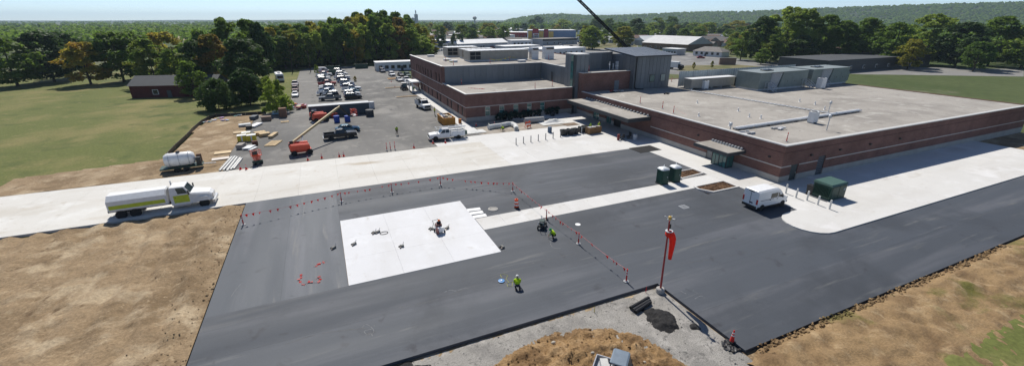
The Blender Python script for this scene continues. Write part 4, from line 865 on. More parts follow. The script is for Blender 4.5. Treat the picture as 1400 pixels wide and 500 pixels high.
sg = thing('pole_sign','blue sign on a tall pole beyond the plant room','sign',G(808,68,-.25)); MB().tube((0,0,0),(0,0,9),.3).build('pole', steel, sg); MB().box((0,0,10.4),(7.5,.6,3.2),rz=-.6).build('sign_board', mat('sign_blue',(.03,.07,.24),.5), sg); MB().box((-.2,-.3,10.6),(5.2,.3,1.0),rz=-.6).build('sign_stripe', bwhite, sg)
p = at_dist(562,1500); si = thing('grain_silo','hazy grey grain elevator with tall silos on the horizon','grain silo',(p.x,p.y,-.25))
for i in range(5): MB().lathe([(4.6,0),(4.6,26),(1,29)],12,(-22+i*9.4,0,0)).build('silo', bgrey, si)
MB().bb(12,22,-4,4,0,38).build('head_house', bgrey, si); MB().bb(15,18,-1.5,1.5,38,50).build('leg_tower', steel, si)
p = at_dist(649,1350); wt = thing('water_tower','distant squat water tower over the far trees','water tower',(p.x,p.y,-.25)); MB().tube((0,0,0),(0,0,22),2).build('stem', bgrey, wt); MB().lathe([(1,20),(6,24),(6,28),(2,31)],14).build('tank', bgrey, wt)
bs = thing('brick_sign','low red-brown brick sign wall beside the far road','sign',G(994,88.5,-.22),-.5); MB().bb(-4,4,-.4,.4,0,3.2).build('panel', brown, bs); MB().bb(-4.2,4.2,-.5,.5,3.2,3.4).build('cap', conc_base, bs)
# ---------------------------------------------------------------- vehicles (x forward, y left, z up)
def ring(x, hw, z0, z1, ct=.1, cb=.07):
    return [(x,-hw+cb,z0),(x,hw-cb,z0),(x,hw,z0+cb),(x,hw,z1-ct),(x,hw-ct*1.3,z1),(x,-hw+ct*1.3,z1),(x,-hw,z1-ct),(x,-hw,z0+cb)]
_w = {}
def wheel(par, x, y, r=.34, w=.24):
    k = (r,w,y > 0)
    if k not in _w:
        M = Matrix.Rotation(math.pi/2,4,'X')
        t = MB().lathe([(r*.62,-w/2),(r*.93,-w/2),(r,-w*.36),(r,w*.36),(r*.93,w/2),(r*.62,w/2)],18,(0,0,0),M).mesh('tyre'); t.materials.append(rubber)
        s = 1 if y > 0 else -1; rm = MB().lathe([(r*.62,-w*.3),(r*.62,w*.42),(r*.5,w*.44),(r*.45,w*.3),(r*.15,w*.36)],14,(0,0,0),Matrix.Rotation(-s*math.pi/2,4,'X')).mesh('rim'); rm.materials.append(rimm); _w[k] = (t,rm)
    t, rm = _w[k]; o = put('wheel', t, None, par, (x,y,r)); put('rim', rm, None, o); return o
def cabin(T, xb0, xb1, hb, zb, xt0, xt1, ht, zt, side, m=None, rearwin=True, name='cabin'):
    # xb0 front bottom, xb1 rear bottom; windows are plates on its faces; side: list of (u0,u1) panes front to rear
    m = m or paint; P = [(xb1,-hb,zb),(xb0,-hb,zb),(xb0,hb,zb),(xb1,hb,zb),(xt1,-ht,zt),(xt0,-ht,zt),(xt0,ht,zt),(xt1,ht,zt)]
    mb = MB(); c = .05
    mb.hexa(P); mb.hexa([(xt1+.03,-ht+.04,zt-.01),(xt0-.03,-ht+.04,zt-.01),(xt0-.03,ht-.04,zt-.01),(xt1+.03,ht-.04,zt-.01),(xt1+.14,-ht+.16,zt+.05),(xt0-.16,-ht+.16,zt+.05),(xt0-.16,ht-.16,zt+.05),(xt1+.14,ht-.16,zt+.05)])
    cab = mb.build(name, m, T)
    on_quad(MB(), [P[1],P[2],P[6],P[5]], .06,.94,.10,.92).build('windscreen', glass, cab)
    if rearwin: on_quad(MB(), [P[3],P[0],P[4],P[7]], .08,.92,.15,.88).build('rear_window', glass, cab)
    for u0,u1 in side:
        on_quad(MB(), [P[0],P[1],P[5],P[4]], 1-u1,1-u0,.12,.88).build('side_window', glass, cab)
        on_quad(MB(), [P[2],P[3],P[7],P[6]], u0,u1,.12,.88).build('side_window', glass, cab)
    return cab
def lights(T, xf, xr, hw, zf, zr):
    for s in (-1,1):
        MB().bb(xf-.14,xf+.015,*sorted((s*(hw-.28),s*hw)),zf-.08,zf+.08).build('headlight', clearlamp, T)
        MB().bb(xr-.015,xr+.12,*sorted((s*(hw-.16),s*(hw+.005))),zr-.14,zr+.12).build('tail_light', redlamp, T)
def arches(T, xs, hw, r):
    for x in xs:
        for s in (-1,1): MB().lathe([(r*1.18,-.02),(r*1.18,.012),(r*.9,.014)],16,(x,s*hw,r),Matrix.Rotation(-s*math.pi/2,4,'X')).build('wheel_arch', blackp, T)
def mirrors(T, x, hw, z, m=None):
    for s in (-1,1): MB().box((x,s*(hw+.12),z),(.1,.2,.16)).build('mirror', m or blackp, T)
def car(kind, label, color, group=None):
    T = thing({'sedan':'parked_car','suv':'parked_car','pickup':'pickup_truck','van':'cargo_van','hatch':'parked_car'}[kind], label, {'sedan':'car','suv':'car','pickup':'pickup truck','van':'van','hatch':'car'}[kind], (0,0,-50), 0, group)
    if kind in ('sedan','hatch'):
        b = MB().loft([ring(2.33,.6,.36,.6,.06),ring(2.2,.78,.26,.72),ring(1.5,.9,.2,.86),ring(.9,.91,.2,.93),ring(-1.3,.91,.2,.96),ring(-1.9,.9,.24,.95),ring(-2.28,.8,.3,.9),ring(-2.36,.7,.4,.8,.06)]).build('body', paint, T)
        cabin(T, 1.0,-1.85 if kind == 'sedan' else -2.1,.84,.9,.15,-1.15 if kind == 'sedan' else -1.85,.62,1.42,[(.05,.47),(.51,.93)])
        lights(T,2.3,-2.34,.76,.62,.78); arches(T,(1.42,-1.42),.905,.33); mirrors(T,.62,.86,.98)
        for x in (1.42,-1.42): [wheel(T,x,s*.82) for s in (-1,1)]
        MB().bb(2.2,2.36,-.55,.55,.34,.5).build('grille', blackp, T); MB().bb(-2.39,-2.35,-.26,.26,.5,.62).build('number_plate', whitem, T)
    elif kind == 'suv':
        b = MB().loft([ring(2.36,.66,.42,.74,.06),ring(2.22,.85,.32,.92),ring(1.4,.95,.26,1.06),ring(.9,.96,.26,1.1),ring(-2.1,.96,.26,1.1),ring(-2.35,.9,.34,1.06),ring(-2.42,.8,.42,.95,.06)]).build('body', paint, T)
        cabin(T, 1.05,-2.32,.9,1.07,.35,-2.0,.72,1.72,[(.04,.34),(.37,.66),(.69,.95)])
        lights(T,2.33,-2.4,.84,.78,1.0); arches(T,(1.48,-1.48),.955,.38); mirrors(T,.75,.92,1.15)
        for x in (1.48,-1.48): [wheel(T,x,s*.86,.38,.26) for s in (-1,1)]
        MB().bb(2.25,2.39,-.6,.6,.45,.72).build('grille', blackp, T)
        for s in (-1,1): MB().tube((.2,s*.62,1.81),(-1.8,s*.62,1.81),.025).build('roof_rail', chrome, T)
    elif kind == 'pickup':
        MB().loft([ring(2.95,.72,.5,.95,.06),ring(2.8,.93,.42,1.1),ring(1.7,.99,.42,1.18),ring(1.1,1.0,.42,1.18),ring(-.9,1.0,.42,1.16,.04)]).build('body', paint, T)
        bd = MB(); bd.bb(-2.9,-.92,-.98,.98,.5,.72).bb(-2.9,-.92,-1.0,-.9,.72,1.2).bb(-2.9,-.92,.9,1.0,.72,1.2).bb(-1.0,-.92,-.9,.9,.72,1.2); bd.build('bed', paint, T)
        MB().bb(-2.97,-2.9,-.95,.95,.55,1.18).build('tailgate', paint, T); MB().bb(-2.88,-1.02,-.88,.88,.72,.74).build('bed_liner', blackp, T)
        cabin(T, 1.2,-.88,.93,1.14,.5,-.72,.75,1.86,[(.05,.5),(.54,.95)])
        lights(T,2.93,-2.95,.9,.92,.95); arches(T,(1.9,-1.75),.995,.4); mirrors(T,.85,.95,1.25)
        for x in (1.9,-1.75): [wheel(T,x,s*.9,.4,.28) for s in (-1,1)]
        MB().bb(2.85,2.99,-.66,.66,.6,1.0).build('grille', blackp, T); MB().bb(2.9,3.05,-.9,.9,.42,.56).build('bumper', chrome, T); MB().bb(-3.08,-2.95,-.9,.9,.42,.56).build('bumper', chrome, T)
    elif kind == 'van':
        R_ = [ring(2.75,.78,.42,.88,.08),ring(2.55,.93,.32,1.1,.12),ring(1.95,1.0,.3,1.42,.2),ring(1.2,1.01,.3,2.22,.22),ring(.75,1.01,.3,2.45,.2),ring(.2,1.01,.3,2.52,.18),ring(-2.6,1.01,.3,2.5,.16),ring(-2.68,.97,.34,2.45,.14)]
        b = MB().loft(R_).build('body', paint, T)
        on_quad(MB(), [(1.97,-.80,1.43),(1.97,.80,1.43),(1.24,.74,2.19),(1.24,-.74,2.19)], .0,1,.02,.96).build('windscreen', glass, T)
        for s in (-1,1):
            m_ = MB(); m_.hexa([(1.75,s*1.0,1.35),(.72,s*1.0,1.35),(.72,s*1.02,1.35),(1.75,s*1.02,1.35),(1.28,s*.98,1.95),(.72,s*.98,1.95),(.72,s*1.015,1.95),(1.28,s*1.0,1.95)]); m_.build('side_window', glass, T)
            MB().bb(-.55,.6,*sorted((s*1.0,s*1.018)),1.4,2.0).build('side_window', mat('tinted_glass',(.05,.05,.04),.2), T)
            MB().bb(-2.6,1.5,*sorted((s*1.0,s*1.03)),.34,.52).build('sill_trim', blackp, T); MB().bb(-2.2,.0,*sorted((s*1.005,s*1.025)),1.28,1.33).build('door_rail', blackp, T)
            for x in (.62,-.6): MB().bb(x-.1,x+.1,*sorted((s*1.0,s*1.04)),1.18,1.25).build('door_handle', blackp, T)
            MB().bb(-2.72,-2.62,*sorted((s*.82,s*1.0)),.9,1.5).build('tail_light', redlamp, T); MB().bb(2.3,2.6,*sorted((s*.72,s*.94)),.9,1.2).build('headlight', clearlamp, T)
        MB().bb(-2.76,-2.66,-.95,.95,.34,.62).build('bumper', blackp, T); MB().bb(2.6,2.8,-.85,.85,.34,.6).build('bumper', blackp, T); MB().bb(-2.71,-2.67,-.012,.012,.65,2.4).build('door_gap', blackp, T)
        MB().bb(-2.73,-2.68,-.38,.05,.85,1.0).build('number_plate', mat('dark_plate',(.03,.03,.06),.4), T); MB().bb(-2.73,-2.68,-.35,.35,2.28,2.36).build('brake_light', blackp, T)
        arches(T,(1.75,-1.75),1.012,.36); mirrors(T,1.35,1.0,1.4)
        for x in (1.75,-1.75): [wheel(T,x,s*.92,.36,.26) for s in (-1,1)]
    for o in [T]+list(T.children_recursive): o.color = (*color,1)
    return T
WHITE=(.78,.78,.77); BLACK=(.012,.013,.015); GREY=(.16,.165,.17); SILVER=(.46,.47,.48); BLUE=(.03,.09,.20); RED=(.30,.02,.02); DKBLUE=(.015,.03,.08); TEAL=(.05,.16,.22); GREEN=(.02,.07,.05)
PR = {k: car(k, 'x', WHITE) for k in ('sedan','suv','pickup','van','hatch')}; used = set()
def place_car(kind, loc, rz, color, label, group=None, scale=None):
    if kind not in used and not group: used.add(kind); T = PR[kind]; T.location = loc; T.rotation_euler = (0,0,rz); T['label'] = label
    else: T = copy_tree(PR[kind]); T.location = loc; T.rotation_euler = (0,0,rz); T['label'] = label
    if 'group' in T: del T['group']
    if group: T['group'] = group
    if scale: T.scale = (scale,)*3
    for o in [T]+list(T.children_recursive): o.color = (*color,1)
    return T
place_car('van',(46.9,30.6,.02),math.radians(-1),WHITE,'white high-roof cargo van parked by the kerbed island',scale=.99)
place_car('pickup',(1.6,84.6,0),math.radians(3),BLACK,'black pickup truck parked in front of the blue sedan')
place_car('sedan',(3.2,89.6,0),math.radians(4),TEAL,'blue sedan parked behind the black pickup')
prk = random.Random(12); ADJ = {WHITE:'white',BLACK:'black',GREY:'grey',SILVER:'silver',BLUE:'blue',DKBLUE:'navy',TEAL:'teal',RED:'red',GREEN:'green'}
ROWS = [(129,'pickup',GREY,'suv',BLACK),(134.5,'suv',BLACK,'suv',WHITE),(139.5,'pickup',WHITE,'sedan',TEAL),(144.5,'sedan',BLUE,'pickup',WHITE),(149.5,'suv',SILVER,'suv',DKBLUE),(155,'sedan',WHITE,'sedan',BLUE),(160,'pickup',RED,'suv',SILVER),(165.5,'sedan',BLACK,'sedan',BLUE),(171,'suv',GREY,'suv',DKBLUE),(176.5,'suv',WHITE,'pickup',WHITE),(182,'sedan',SILVER,'sedan',GREY),(188,'pickup',WHITE,'suv',WHITE),(194,'sedan',RED,'sedan',WHITE),(200,'van',WHITE,'suv',SILVER)]
ordn = ['nearest','second','third','fourth','fifth','sixth','seventh','eighth','ninth','tenth','eleventh','twelfth','thirteenth','farthest']
for i,(y,k1,c1,k2,c2) in enumerate(ROWS):
    for col,(k_,c_,x) in enumerate(((k1,c1,1.2-i*.05),(k2,c2,7.7-i*.05))):
        place_car(k_,(x+prk.uniform(-.4,.4),y+prk.uniform(-.3,.3),0),(0 if prk.random() < .5 else math.pi)+prk.uniform(-.03,.03),c_,'%s %s in the %s row of the %s column of parked cars'%(ADJ[c_],{'sedan':'sedan','suv':'SUV','pickup':'pickup','van':'van'}[k_],ordn[i],'left' if col == 0 else 'right'),'cars parked in the rows beyond the container')
for i,(px,py,k_,c_,l) in enumerate(((404,132,'sedan',WHITE,'white sedan alone at the left lane of the lot'),(404,125,'suv',(.10,.03,.03),'dark red SUV behind the white sedan in the left lane'),(404,118,'pickup',(.55,.5,.5),'pale pickup farthest in the left lane'))): place_car(k_,G(px,py),-math.pi/2,c_,l)
for i,(px,py,k_,c_,rz,l) in enumerate(((523,99,'suv',DKBLUE,-1.5,'dark blue SUV in front of the modular office'),(536,104,'suv',WHITE,-1.5,'white SUV parked before the modular office'),(548,104,'sedan',BLACK,-1.5,'black sedan parked before the modular office'),(546,111,'sedan',SILVER,-1.5,'silver sedan near the wing entrance'),(557,105,'suv',GREEN,-1.5,'dark green SUV beside the wing end'),(556,112,'pickup',WHITE,-1.5,'white pickup beside the wing entrance'),(560,116,'pickup',WHITE,-1.5,'white pickup closest to the wing porch'))): place_car(k_,G(px,py),rz,c_,l)
fc = random.Random(31); n_ = 0
FARC = [(958,80,RED,'red sedan on the far road'),(1075,91,WHITE,'white car on the far road before the big trees'),(690,58,WHITE,None),(697,57,SILVER,None),(704,58,DKBLUE,None),(712,57,WHITE,None),(718,57.5,GREY,None),(726,58,WHITE,None),(733,57,BLACK,None),(738,58.5,WHITE,None),(745,57,BLUE,None),(662,56,WHITE,None),(670,57,RED,None),(678,56.5,WHITE,None),(650,60,WHITE,None),(590,70,WHITE,None),(598,70.5,SILVER,None),(606,70,WHITE,None),(614,69.5,BLACK,None),(622,69,WHITE,None),(800,64,SILVER,None),(790,66,WHITE,None),(915,66,RED,None),(922,67,WHITE,None),(908,67,WHITE,None),(1085,90.5,GREY,'grey car on the far road beside the white one'),(610,66.5,WHITE,None),(627,66,RED,None),(635,67,WHITE,None),(700,66,BLUE,None),(715,65,WHITE,None),(728,66,WHITE,None)]
for px,py,c_,l in FARC: place_car(fc.choice(['sedan','suv','hatch']),G(px,py,-.23),-.4 if l is None else -.6,c_,l or 'small car in the far shop lots','' if l else 'cars in the far lots')
for i in range(44):
    q = (fc.uniform(640,800),fc.uniform(54.5,68)); place_car(fc.choice(['sedan','suv','hatch']),G(*q,-.23),-.4+fc.choice([0,1.57]),fc.choice([WHITE,WHITE,SILVER,BLACK,GREY,BLUE,RED]),'small car in the far shop lots','cars in the far lots')
if 'hatch' not in used: PR['hatch'].location = G(760,66,-.23); PR['hatch']['label'] = 'white hatchback alone beside the grey store'
if 'suv' not in used: pass
for k in PR:
    if PR[k].location.z < -40:
        for o in list(PR[k].children_recursive)+[PR[k]]: bpy.data.objects.remove(o)
# --- white service truck by the dumpster (faces left)
def work_truck(label, loc, rz):
    T = thing('service_truck', label, 'service truck', loc, rz)
    MB().loft([ring(3.4,.78,.6,1.05,.06),ring(3.25,.98,.5,1.22),ring(2.1,1.02,.5,1.32),ring(1.4,1.03,.5,1.3),ring(-.5,1.03,.5,1.28,.04)]).build('body', whitem, T)
    cabin(T,1.5,-.45,.96,1.26,.85,-.35,.78,2.05,[(.05,.5),(.54,.95)],whitem)
    bd = MB().bb(-3.3,-.6,-1.08,-.6,.62,1.55).bb(-3.3,-.6,.6,1.08,.62,1.55).bb(-3.3,-.6,-.6,.6,.62,.85); u = bd.build('utility_body', whitem, T)
    for s in (-1,1):
        for x0,x1,z0 in ((-1.2,-.65,.66),(-2.45,-1.25,1.15),(-3.25,-2.5,.66)):
            d = MB().bb(x0,x1,*sorted((s*1.08,s*1.1)),z0,1.5).build('locker_door', whitem, u); MB().bb((x0+x1)/2-.06,(x0+x1)/2+.06,*sorted((s*1.1,s*1.12)),1.3,1.36).build('latch', blackp, d)
    rk = MB()
    for x in (-3.2,-1.9,-.65):
        for s in (-1,1): rk.tube((x,s*.95,1.55),(x,s*.95,2.2),.035)
        rk.tube((x,-.95,2.2),(x,.95,2.2),.035)
    for s in (-1,1): rk.tube((-3.3,s*.95,2.2),(2.0,s*.95,2.2),.04)
    rk.tube((1.9,-.95,2.2),(1.9,.95,2.2),.035); [rk.tube((1.9,s*.95,2.2),(1.9,s*.9,1.3),.035) for s in (-1,1)]; rk.build('ladder_rack', steel, T)
    MB().tube((-3.6,.35,2.3),(1.4,.35,2.3),.08).build('conduit', steel, T); MB().tube((-3.6,.6,2.3),(.6,.6,2.3),.06).build('conduit', whitem, T)
    MB().bb(-2.9,-1.2,-.5,.5,.85,1.35).build('cargo', mat('cargo_mix',(.12,.12,.11),.8,0,.5,5), T); MB().bb(-3.9,-3.35,-.4,.4,.6,1.3).build('compressor', mat('cover_green',(.05,.09,.08),.7), T)
    lights(T,3.38,-3.28,.94,1.0,1.1); arches(T,(2.3,-2.0),1.03,.42); mirrors(T,1.1,1.0,1.5)
    for x in (2.3,-2.0): [wheel(T,x,s*.94,.42,.3) for s in (-1,1)]
    MB().bb(3.28,3.46,-.72,.72,.66,1.1).build('grille', blackp, T); MB().bb(3.36,3.52,-.98,.98,.46,.62).build('bumper', chrome, T)
    return T
work_truck('white service truck with ladder rack, facing left by the dumpster',G(611,189.5),math.pi-.05)
UT = thing('utility_truck','white flatbed utility truck facing the viewer beside the wing','utility truck',G(579,148),-math.pi/2+.12)
MB().loft([ring(3.2,.8,.6,1.1,.06),ring(3.05,1.0,.5,1.3),ring(2.1,1.05,.5,1.42),ring(1.4,1.05,.5,1.4),ring(.2,1.05,.5,1.38,.04)]).build('body', whitem, UT)
cabin(UT,1.75,.25,.98,1.36,1.15,.3,.82,2.2,[(.08,.92)],whitem)
MB().bb(-3.2,.1,-1.15,1.15,.8,1.0).build('flatbed', steel, UT); MB().bb(-.1,.1,-1.1,1.1,1.0,2.3).build('headboard', blackp, UT)
for x,y,h,c_ in ((-.8,.5,1.0,(.3,.3,.3)),(-.8,-.5,.7,(.02,.02,.02)),(-2.2,.5,.8,(.3,.06,.05)),(-2.1,-.5,1.2,(.12,.12,.12)),(-2.9,0,.9,(.4,.4,.38))): MB().bb(x-.5,x+.5,y-.45,y+.45,1.0,1.0+h).build('crate', plain, UT, color=c_)
for s in (-1,1): MB().bb(-3.2,-.1,*sorted((s*1.12,s*1.16)),1.0,2.0).build('side_rail', steel, UT)
lights(UT,3.18,-3.2,.95,1.05,.9); arches(UT,(2.1,-1.9),1.06,.42); mirrors(UT,1.5,1.1,1.6)
for x in (2.1,-1.9): [wheel(UT,x,s*.94,.42,.3) for s in (-1,1)]
MB().bb(3.05,3.24,-.7,.7,.66,1.12).build('grille', blackp, UT); MB().bb(3.16,3.3,-1,1,.46,.62).build('bumper', chrome, UT)
# --- heavy white truck at the left
HT = thing('heavy_truck','white heavy truck with lime door panel standing at the left on the dirt','heavy truck',G(262,281,-.12)+Vector((-2.1,-.1,0)),math.radians(2))
MB().loft([ring(4.6,.75,.8,1.5,.08),ring(4.35,.95,.7,1.75,.15),ring(3.0,1.05,.7,1.95,.15),ring(2.55,1.08,.7,1.98,.1)]).build('bonnet', whitem, HT)
MB().bb(.6,2.6,-1.15,1.15,.75,1.95).build('cab_base', whitem, HT); cabin(HT,2.62,.62,1.14,1.95,2.1,.66,1.0,2.85,[(.1,.6)],whitem)
for s in (-1,1):
    d = MB().bb(.9,2.4,*sorted((s*1.15,s*1.17)),1.0,1.9).build('door', mat('lime_panel',(.48,.55,.04),.5), HT); MB().bb(1.0,1.15,*sorted((s*1.17,s*1.2)),1.6,1.66).build('handle', blackp, d)
    MB().box((2.5,s*1.4,2.2),(.12,.2,.5)).build('mirror', blackp, HT); MB().bb(.7,2.4,*sorted((s*.75,s*1.15)),.55,.74).build('step', chrome, HT)
    MB().side([(4.35,.9),(4.35,1.2),(4.1,1.42),(3.4,1.42),(3.1,1.1),(3.1,.9)],*sorted((s*.82,s*1.22))).build('mudguard', whitem, HT)
    MB().bb(4.45,4.62,*sorted((s*.55,s*.9)),1.1,1.35).build('headlight', clearlamp, HT)
MB().bb(4.55,4.68,-.62,.62,.9,1.5).build('grille', chrome, HT); MB().bb(4.6,4.85,-1.2,1.2,.5,.85).build('bumper', chrome, HT); MB().bb(-5.5,3.8,-.42,.42,.7,.95).build('chassis', blackp, HT)
tk = MB(); tk.loft([ring(-5.2,1.1,1.0,2.6,.5,.2),ring(-5.1,1.22,.95,2.75,.5,.2),ring(.2,1.22,.95,2.75,.5,.2),ring(.3,1.1,1.0,2.6,.5,.2)]); tk.build('tank_body', whitem, HT)
MB().bb(-5.0,.1,-1.235,1.235,1.3,1.75).build('side_stripe', mat('lime_panel',(.48,.55,.04),.5), HT); MB().tube((.5,.9,1.0),(.5,.9,3.2),.09).build('exhaust_stack', chrome, HT)
for x in (3.7,-2.9,-4.2): [wheel(HT,x,s*1.0,.52,.32) for s in (-1,1)]
# --- white tank trailer
TT = thing('tank_trailer','white water tank on a low dark trailer left of the lumber','tank trailer',G(272,231,-.05)+Vector((-2.0,.4,0)),math.radians(6))
MB().bb(-2.6,2.6,-1.0,1.0,.55,.75).build('deck', greenmetal, TT)
M_ = Matrix.Rotation(math.pi/2,4,'Y'); MB().lathe([(.3,-1.9),(.75,-1.8),(.98,-1.45),(1.0,-.5),(1.03,0),(1.0,.5),(.98,1.45),(.75,1.8),(.3,1.9)],20,(-.1,0,1.75),M_).build('tank', whitem, TT, smooth=True)
for x in (-1.2,0,1.2): MB().lathe([(1.05,-.06),(1.05,.06)],20,(x-.1,0,1.75),M_).build('strap', steel, TT)
MB().bb(1.9,2.5,-.9,-.4,.75,1.9).build('pump_housing', blackp, TT); MB().bb(1.9,2.5,.4,.9,.75,2.0).build('hose_reel', mat('rust',(.10,.05,.03),.9), TT); MB().tube((2.6,0,.62),(4.2,0,.5),.08).build('drawbar', steel, TT); MB().lathe([(.25,0),(.25,.2),(.2,.24)],12,(-.1,0,2.74)).build('lid', blackp, TT)
for x in (-.6,.5): [wheel(TT,x,s*1.12,.36,.22) for s in (-1,1)]
# --- storage container, dumpsters
CN = thing('storage_container','long dark blue-grey storage container with pale roof in the lot','container',(-3.9,105.8,0),math.radians(1))
MB().bb(0,13.2,0,2.45,.15,2.6).build('body', mat('container_blue',(.045,.065,.08),.6,0,.12,1), CN); MB().bb(-.05,13.25,-.05,2.5,2.6,2.7).build('roof', mat('container_roof',(.42,.44,.45),.6,0,.15,1), CN)
rb = MB().bb(0,.12,-.05,0,.2,2.55).mesh('rib')
for i in range(36): put('rib', rb, MATS['container_blue'], CN, (.25+i*.36,0,0))
MB().bb(13.2,13.28,.05,2.4,.2,2.55).build('end_door', whitem, CN); MB().bb(13.28,13.34,1.2,1.26,.25,2.5).build('lock_bar', steel, CN); MB().bb(.6,1.6,-.08,-.05,1.5,2.1).build('placard', mat('pale_placard',(.3,.36,.38),.6), CN)
for x in (.3,12.6): MB().bb(x,x+.4,.1,2.35,0,.15).build('skid', blackp, CN)
def dumpster(label, loc, rz, L, Wd, H, m, fill=None, name='dumpster'):
    T = thing(name, label, 'dumpster', loc, rz); t=.08
    MB().bb(0,L,0,Wd,.15,.25).bb(0,L,0,t,.25,H).bb(0,L,Wd-t,Wd,.25,H).bb(0,t,t,Wd-t,.25,H).bb(L-t,L,t,Wd-t,.25,H).build('box', m, T)
    MB().bb(-.06,L+.06,-.06,.1,H,H+.1).bb(-.06,L+.06,Wd-.1,Wd+.06,H,H+.1).bb(-.06,.1,.1,Wd-.1,H,H+.1).bb(L-.1,L+.06,.1,Wd-.1,H,H+.1).build('rim', m, T)
    n = int(L/.7)
    for i in range(n+1):
        x = .05+(L-.2)*i/n
        for y in (-.06,Wd): MB().bb(x,x+.1,y,y+.06,.2,H).build('rib', m, T)
    for i in range(max(2,int(Wd/.8))):
        y = .1+(Wd-.3)*i/(max(2,int(Wd/.8))-1)
        for x in (-.06,L): MB().bb(x,x+.06,y,y+.1,.2,H).build('rib', m, T)
    for x in (.5,L-.5): MB().tube((x,-.02,.1),(x,Wd+.02,.1),.1).build('roller', blackp, T)
    if fill:
        rr = random.Random(int(L*10))
        for i in range(26):
            c_ = rr.choice(fill); MB().box((rr.uniform(.5,L-.5),rr.uniform(.4,Wd-.4),H-.15+rr.uniform(-.1,.3)),(rr.uniform(.3,1.1),rr.uniform(.2,.8),rr.uniform(.1,.45)),rr.uniform(0,3),rr.uniform(-.4,.4),rr.uniform(-.4,.4)).build('debris', plain, T, color=c_)
    return T
yel = mat('dumpster_orange',(.44,.20,.03),.65,0,.15,1.5)
dumpster('orange open dumpster heaped with debris beside the service truck',(22.1,86.0,0),math.radians(0),2.5,5.2,1.6,yel,[(.7,.7,.68),(.55,.45,.3),(.7,.7,.7),(.3,.3,.33),(.2,.2,.24),(.6,.6,.6)])
for i,(px,py,l) in enumerate(((455,97,'green dumpster under the trees, left of two'),(494,94,'green dumpster under the trees, right of two'),(459,103,'small green dumpster among the parked cars'))):
    p = G(px,py); dumpster(l,(p.x-2.5,p.y,0),0,5.5 if i < 2 else 3,2.2,1.9,greenmetal)
# --- motorhome and the dark utility cart near the porch
RV = thing('motorhome','white motorhome parked on the grass by the trees','motorhome',G(383,111,-.06),-math.pi/2+.15)
MB().loft([ring(3.8,1.0,.6,2.2,.3),ring(3.6,1.2,.5,2.9,.25),ring(-3.7,1.22,.5,3.0,.2),ring(-3.8,1.15,.6,2.9,.2)]).build('body', whitem, RV); MB().hexa([(3.66,-1.0,1.4),(3.86,-.9,1.4),(3.86,.9,1.4),(3.66,1.0,1.4),(3.6,-1.0,2.3),(3.82,-.9,2.3),(3.82,.9,2.3),(3.6,1.0,2.3)]).build('windscreen', glass, RV)
for s in (-1,1):
    for x in (1.8,0,-2): MB().bb(x-.5,x+.5,*sorted((s*1.2,s*1.235)),1.5,2.2).build('side_window', glass, RV)
    MB().bb(-3.5,3.3,*sorted((s*1.2,s*1.232)),.9,1.15).build('stripe', mat('stripe_brown',(.2,.12,.08),.6), RV)
for x in (-1.5,1.2): MB().bb(x-.5,x+.5,-.4,.4,2.95,3.3).build('roof_vent', whitem, RV)
lights(RV,3.78,-3.8,1.0,.95,1.0)
for x in (2.4,-2.2): [wheel(RV,x,s*1.08,.42,.28) for s in (-1,1)]
def utility_cart(label, loc, rz, col, roofm, sc=1.0, cargo=True):
    T = thing('utility_vehicle', label, 'utility vehicle', loc, rz); T.scale = (sc,)*3
    MB().loft([ring(1.5,.45,.5,.8,.06),ring(1.35,.62,.4,.95),ring(.6,.72,.35,1.0),ring(.55,.72,.35,.6),ring(-.4,.72,.35,.6)]).build('body', col, T)
    bed = MB().bb(-1.6,-.45,-.72,.72,.7,.76).bb(-1.6,-.45,-.75,-.68,.76,1.05).bb(-1.6,-.45,.68,.75,.76,1.05).bb(-1.66,-1.6,-.75,.75,.72,1.05).bb(-.5,-.45,-.68,.68,.76,1.05).build('cargo_bed', mat('bed_grey',(.33,.34,.37),.5), T)
    MB().bb(-.35,.1,-.6,.6,.6,.85).bb(-.45,-.33,-.6,.6,.85,1.35).build('seat', blackp, T)
    fr = MB()
    for s in (-1,1): fr.path([(.75,s*.7,.95),(.42,s*.62,1.92),(-.5,s*.62,1.92),(-.55,s*.7,.7)],.035)
    fr.tube((.42,-.62,1.92),(.42,.62,1.92),.035).tube((-.5,-.62,1.92),(-.5,.62,1.92),.035).build('roll_cage', blackp, T)
    MB().loft([ring(.5,.6,1.93,1.97,.02,.02),ring(.4,.7,1.93,2.03,.03,.02),ring(-.5,.7,1.93,2.03,.03,.02),ring(-.58,.62,1.93,1.99,.02,.02)]).build('roof', roofm, T)
    MB().hexa([(.72,-.62,1.02),(.75,-.62,1.02),(.75,.62,1.02),(.72,.62,1.02),(.44,-.58,1.86),(.47,-.58,1.86),(.47,.58,1.86),(.44,.58,1.86)]).build('windscreen', mat('pale_screen',(.10,.15,.16),.1), T)
    for i in range(4): MB().bb(.75+i*.16,.82+i*.16,-.5,.5,.98-.05*i,1.03-.05*i).build('bonnet_rib', mat('rib_blue',(.03,.045,.09),.4), T)
    if cargo: MB().box((-1.0,.1,.95),(.5,.7,.4),.4).build('cargo', plain, T, color=(.5,.5,.48))
    for x in (.95,-1.05): [wheel(T,x,s*.72,.33,.26) for s in (-1,1)]
    return T
p = G(850,487,2.65); utility_cart('dark utility vehicle with grey-blue roof on the soil mound at the bottom',(p.x-.05,p.y-.0,h_mound(p.x,p.y)-.03),math.radians(-48),mat('cart_dark',(.02,.025,.03),.4),mat('roof_slate',(.16,.20,.245),.4,0,.12,2),.92)
utility_cart('small dark utility cart with white roof near the wing porch',G(553,123),-1.5,blackp,whitem,1.15)
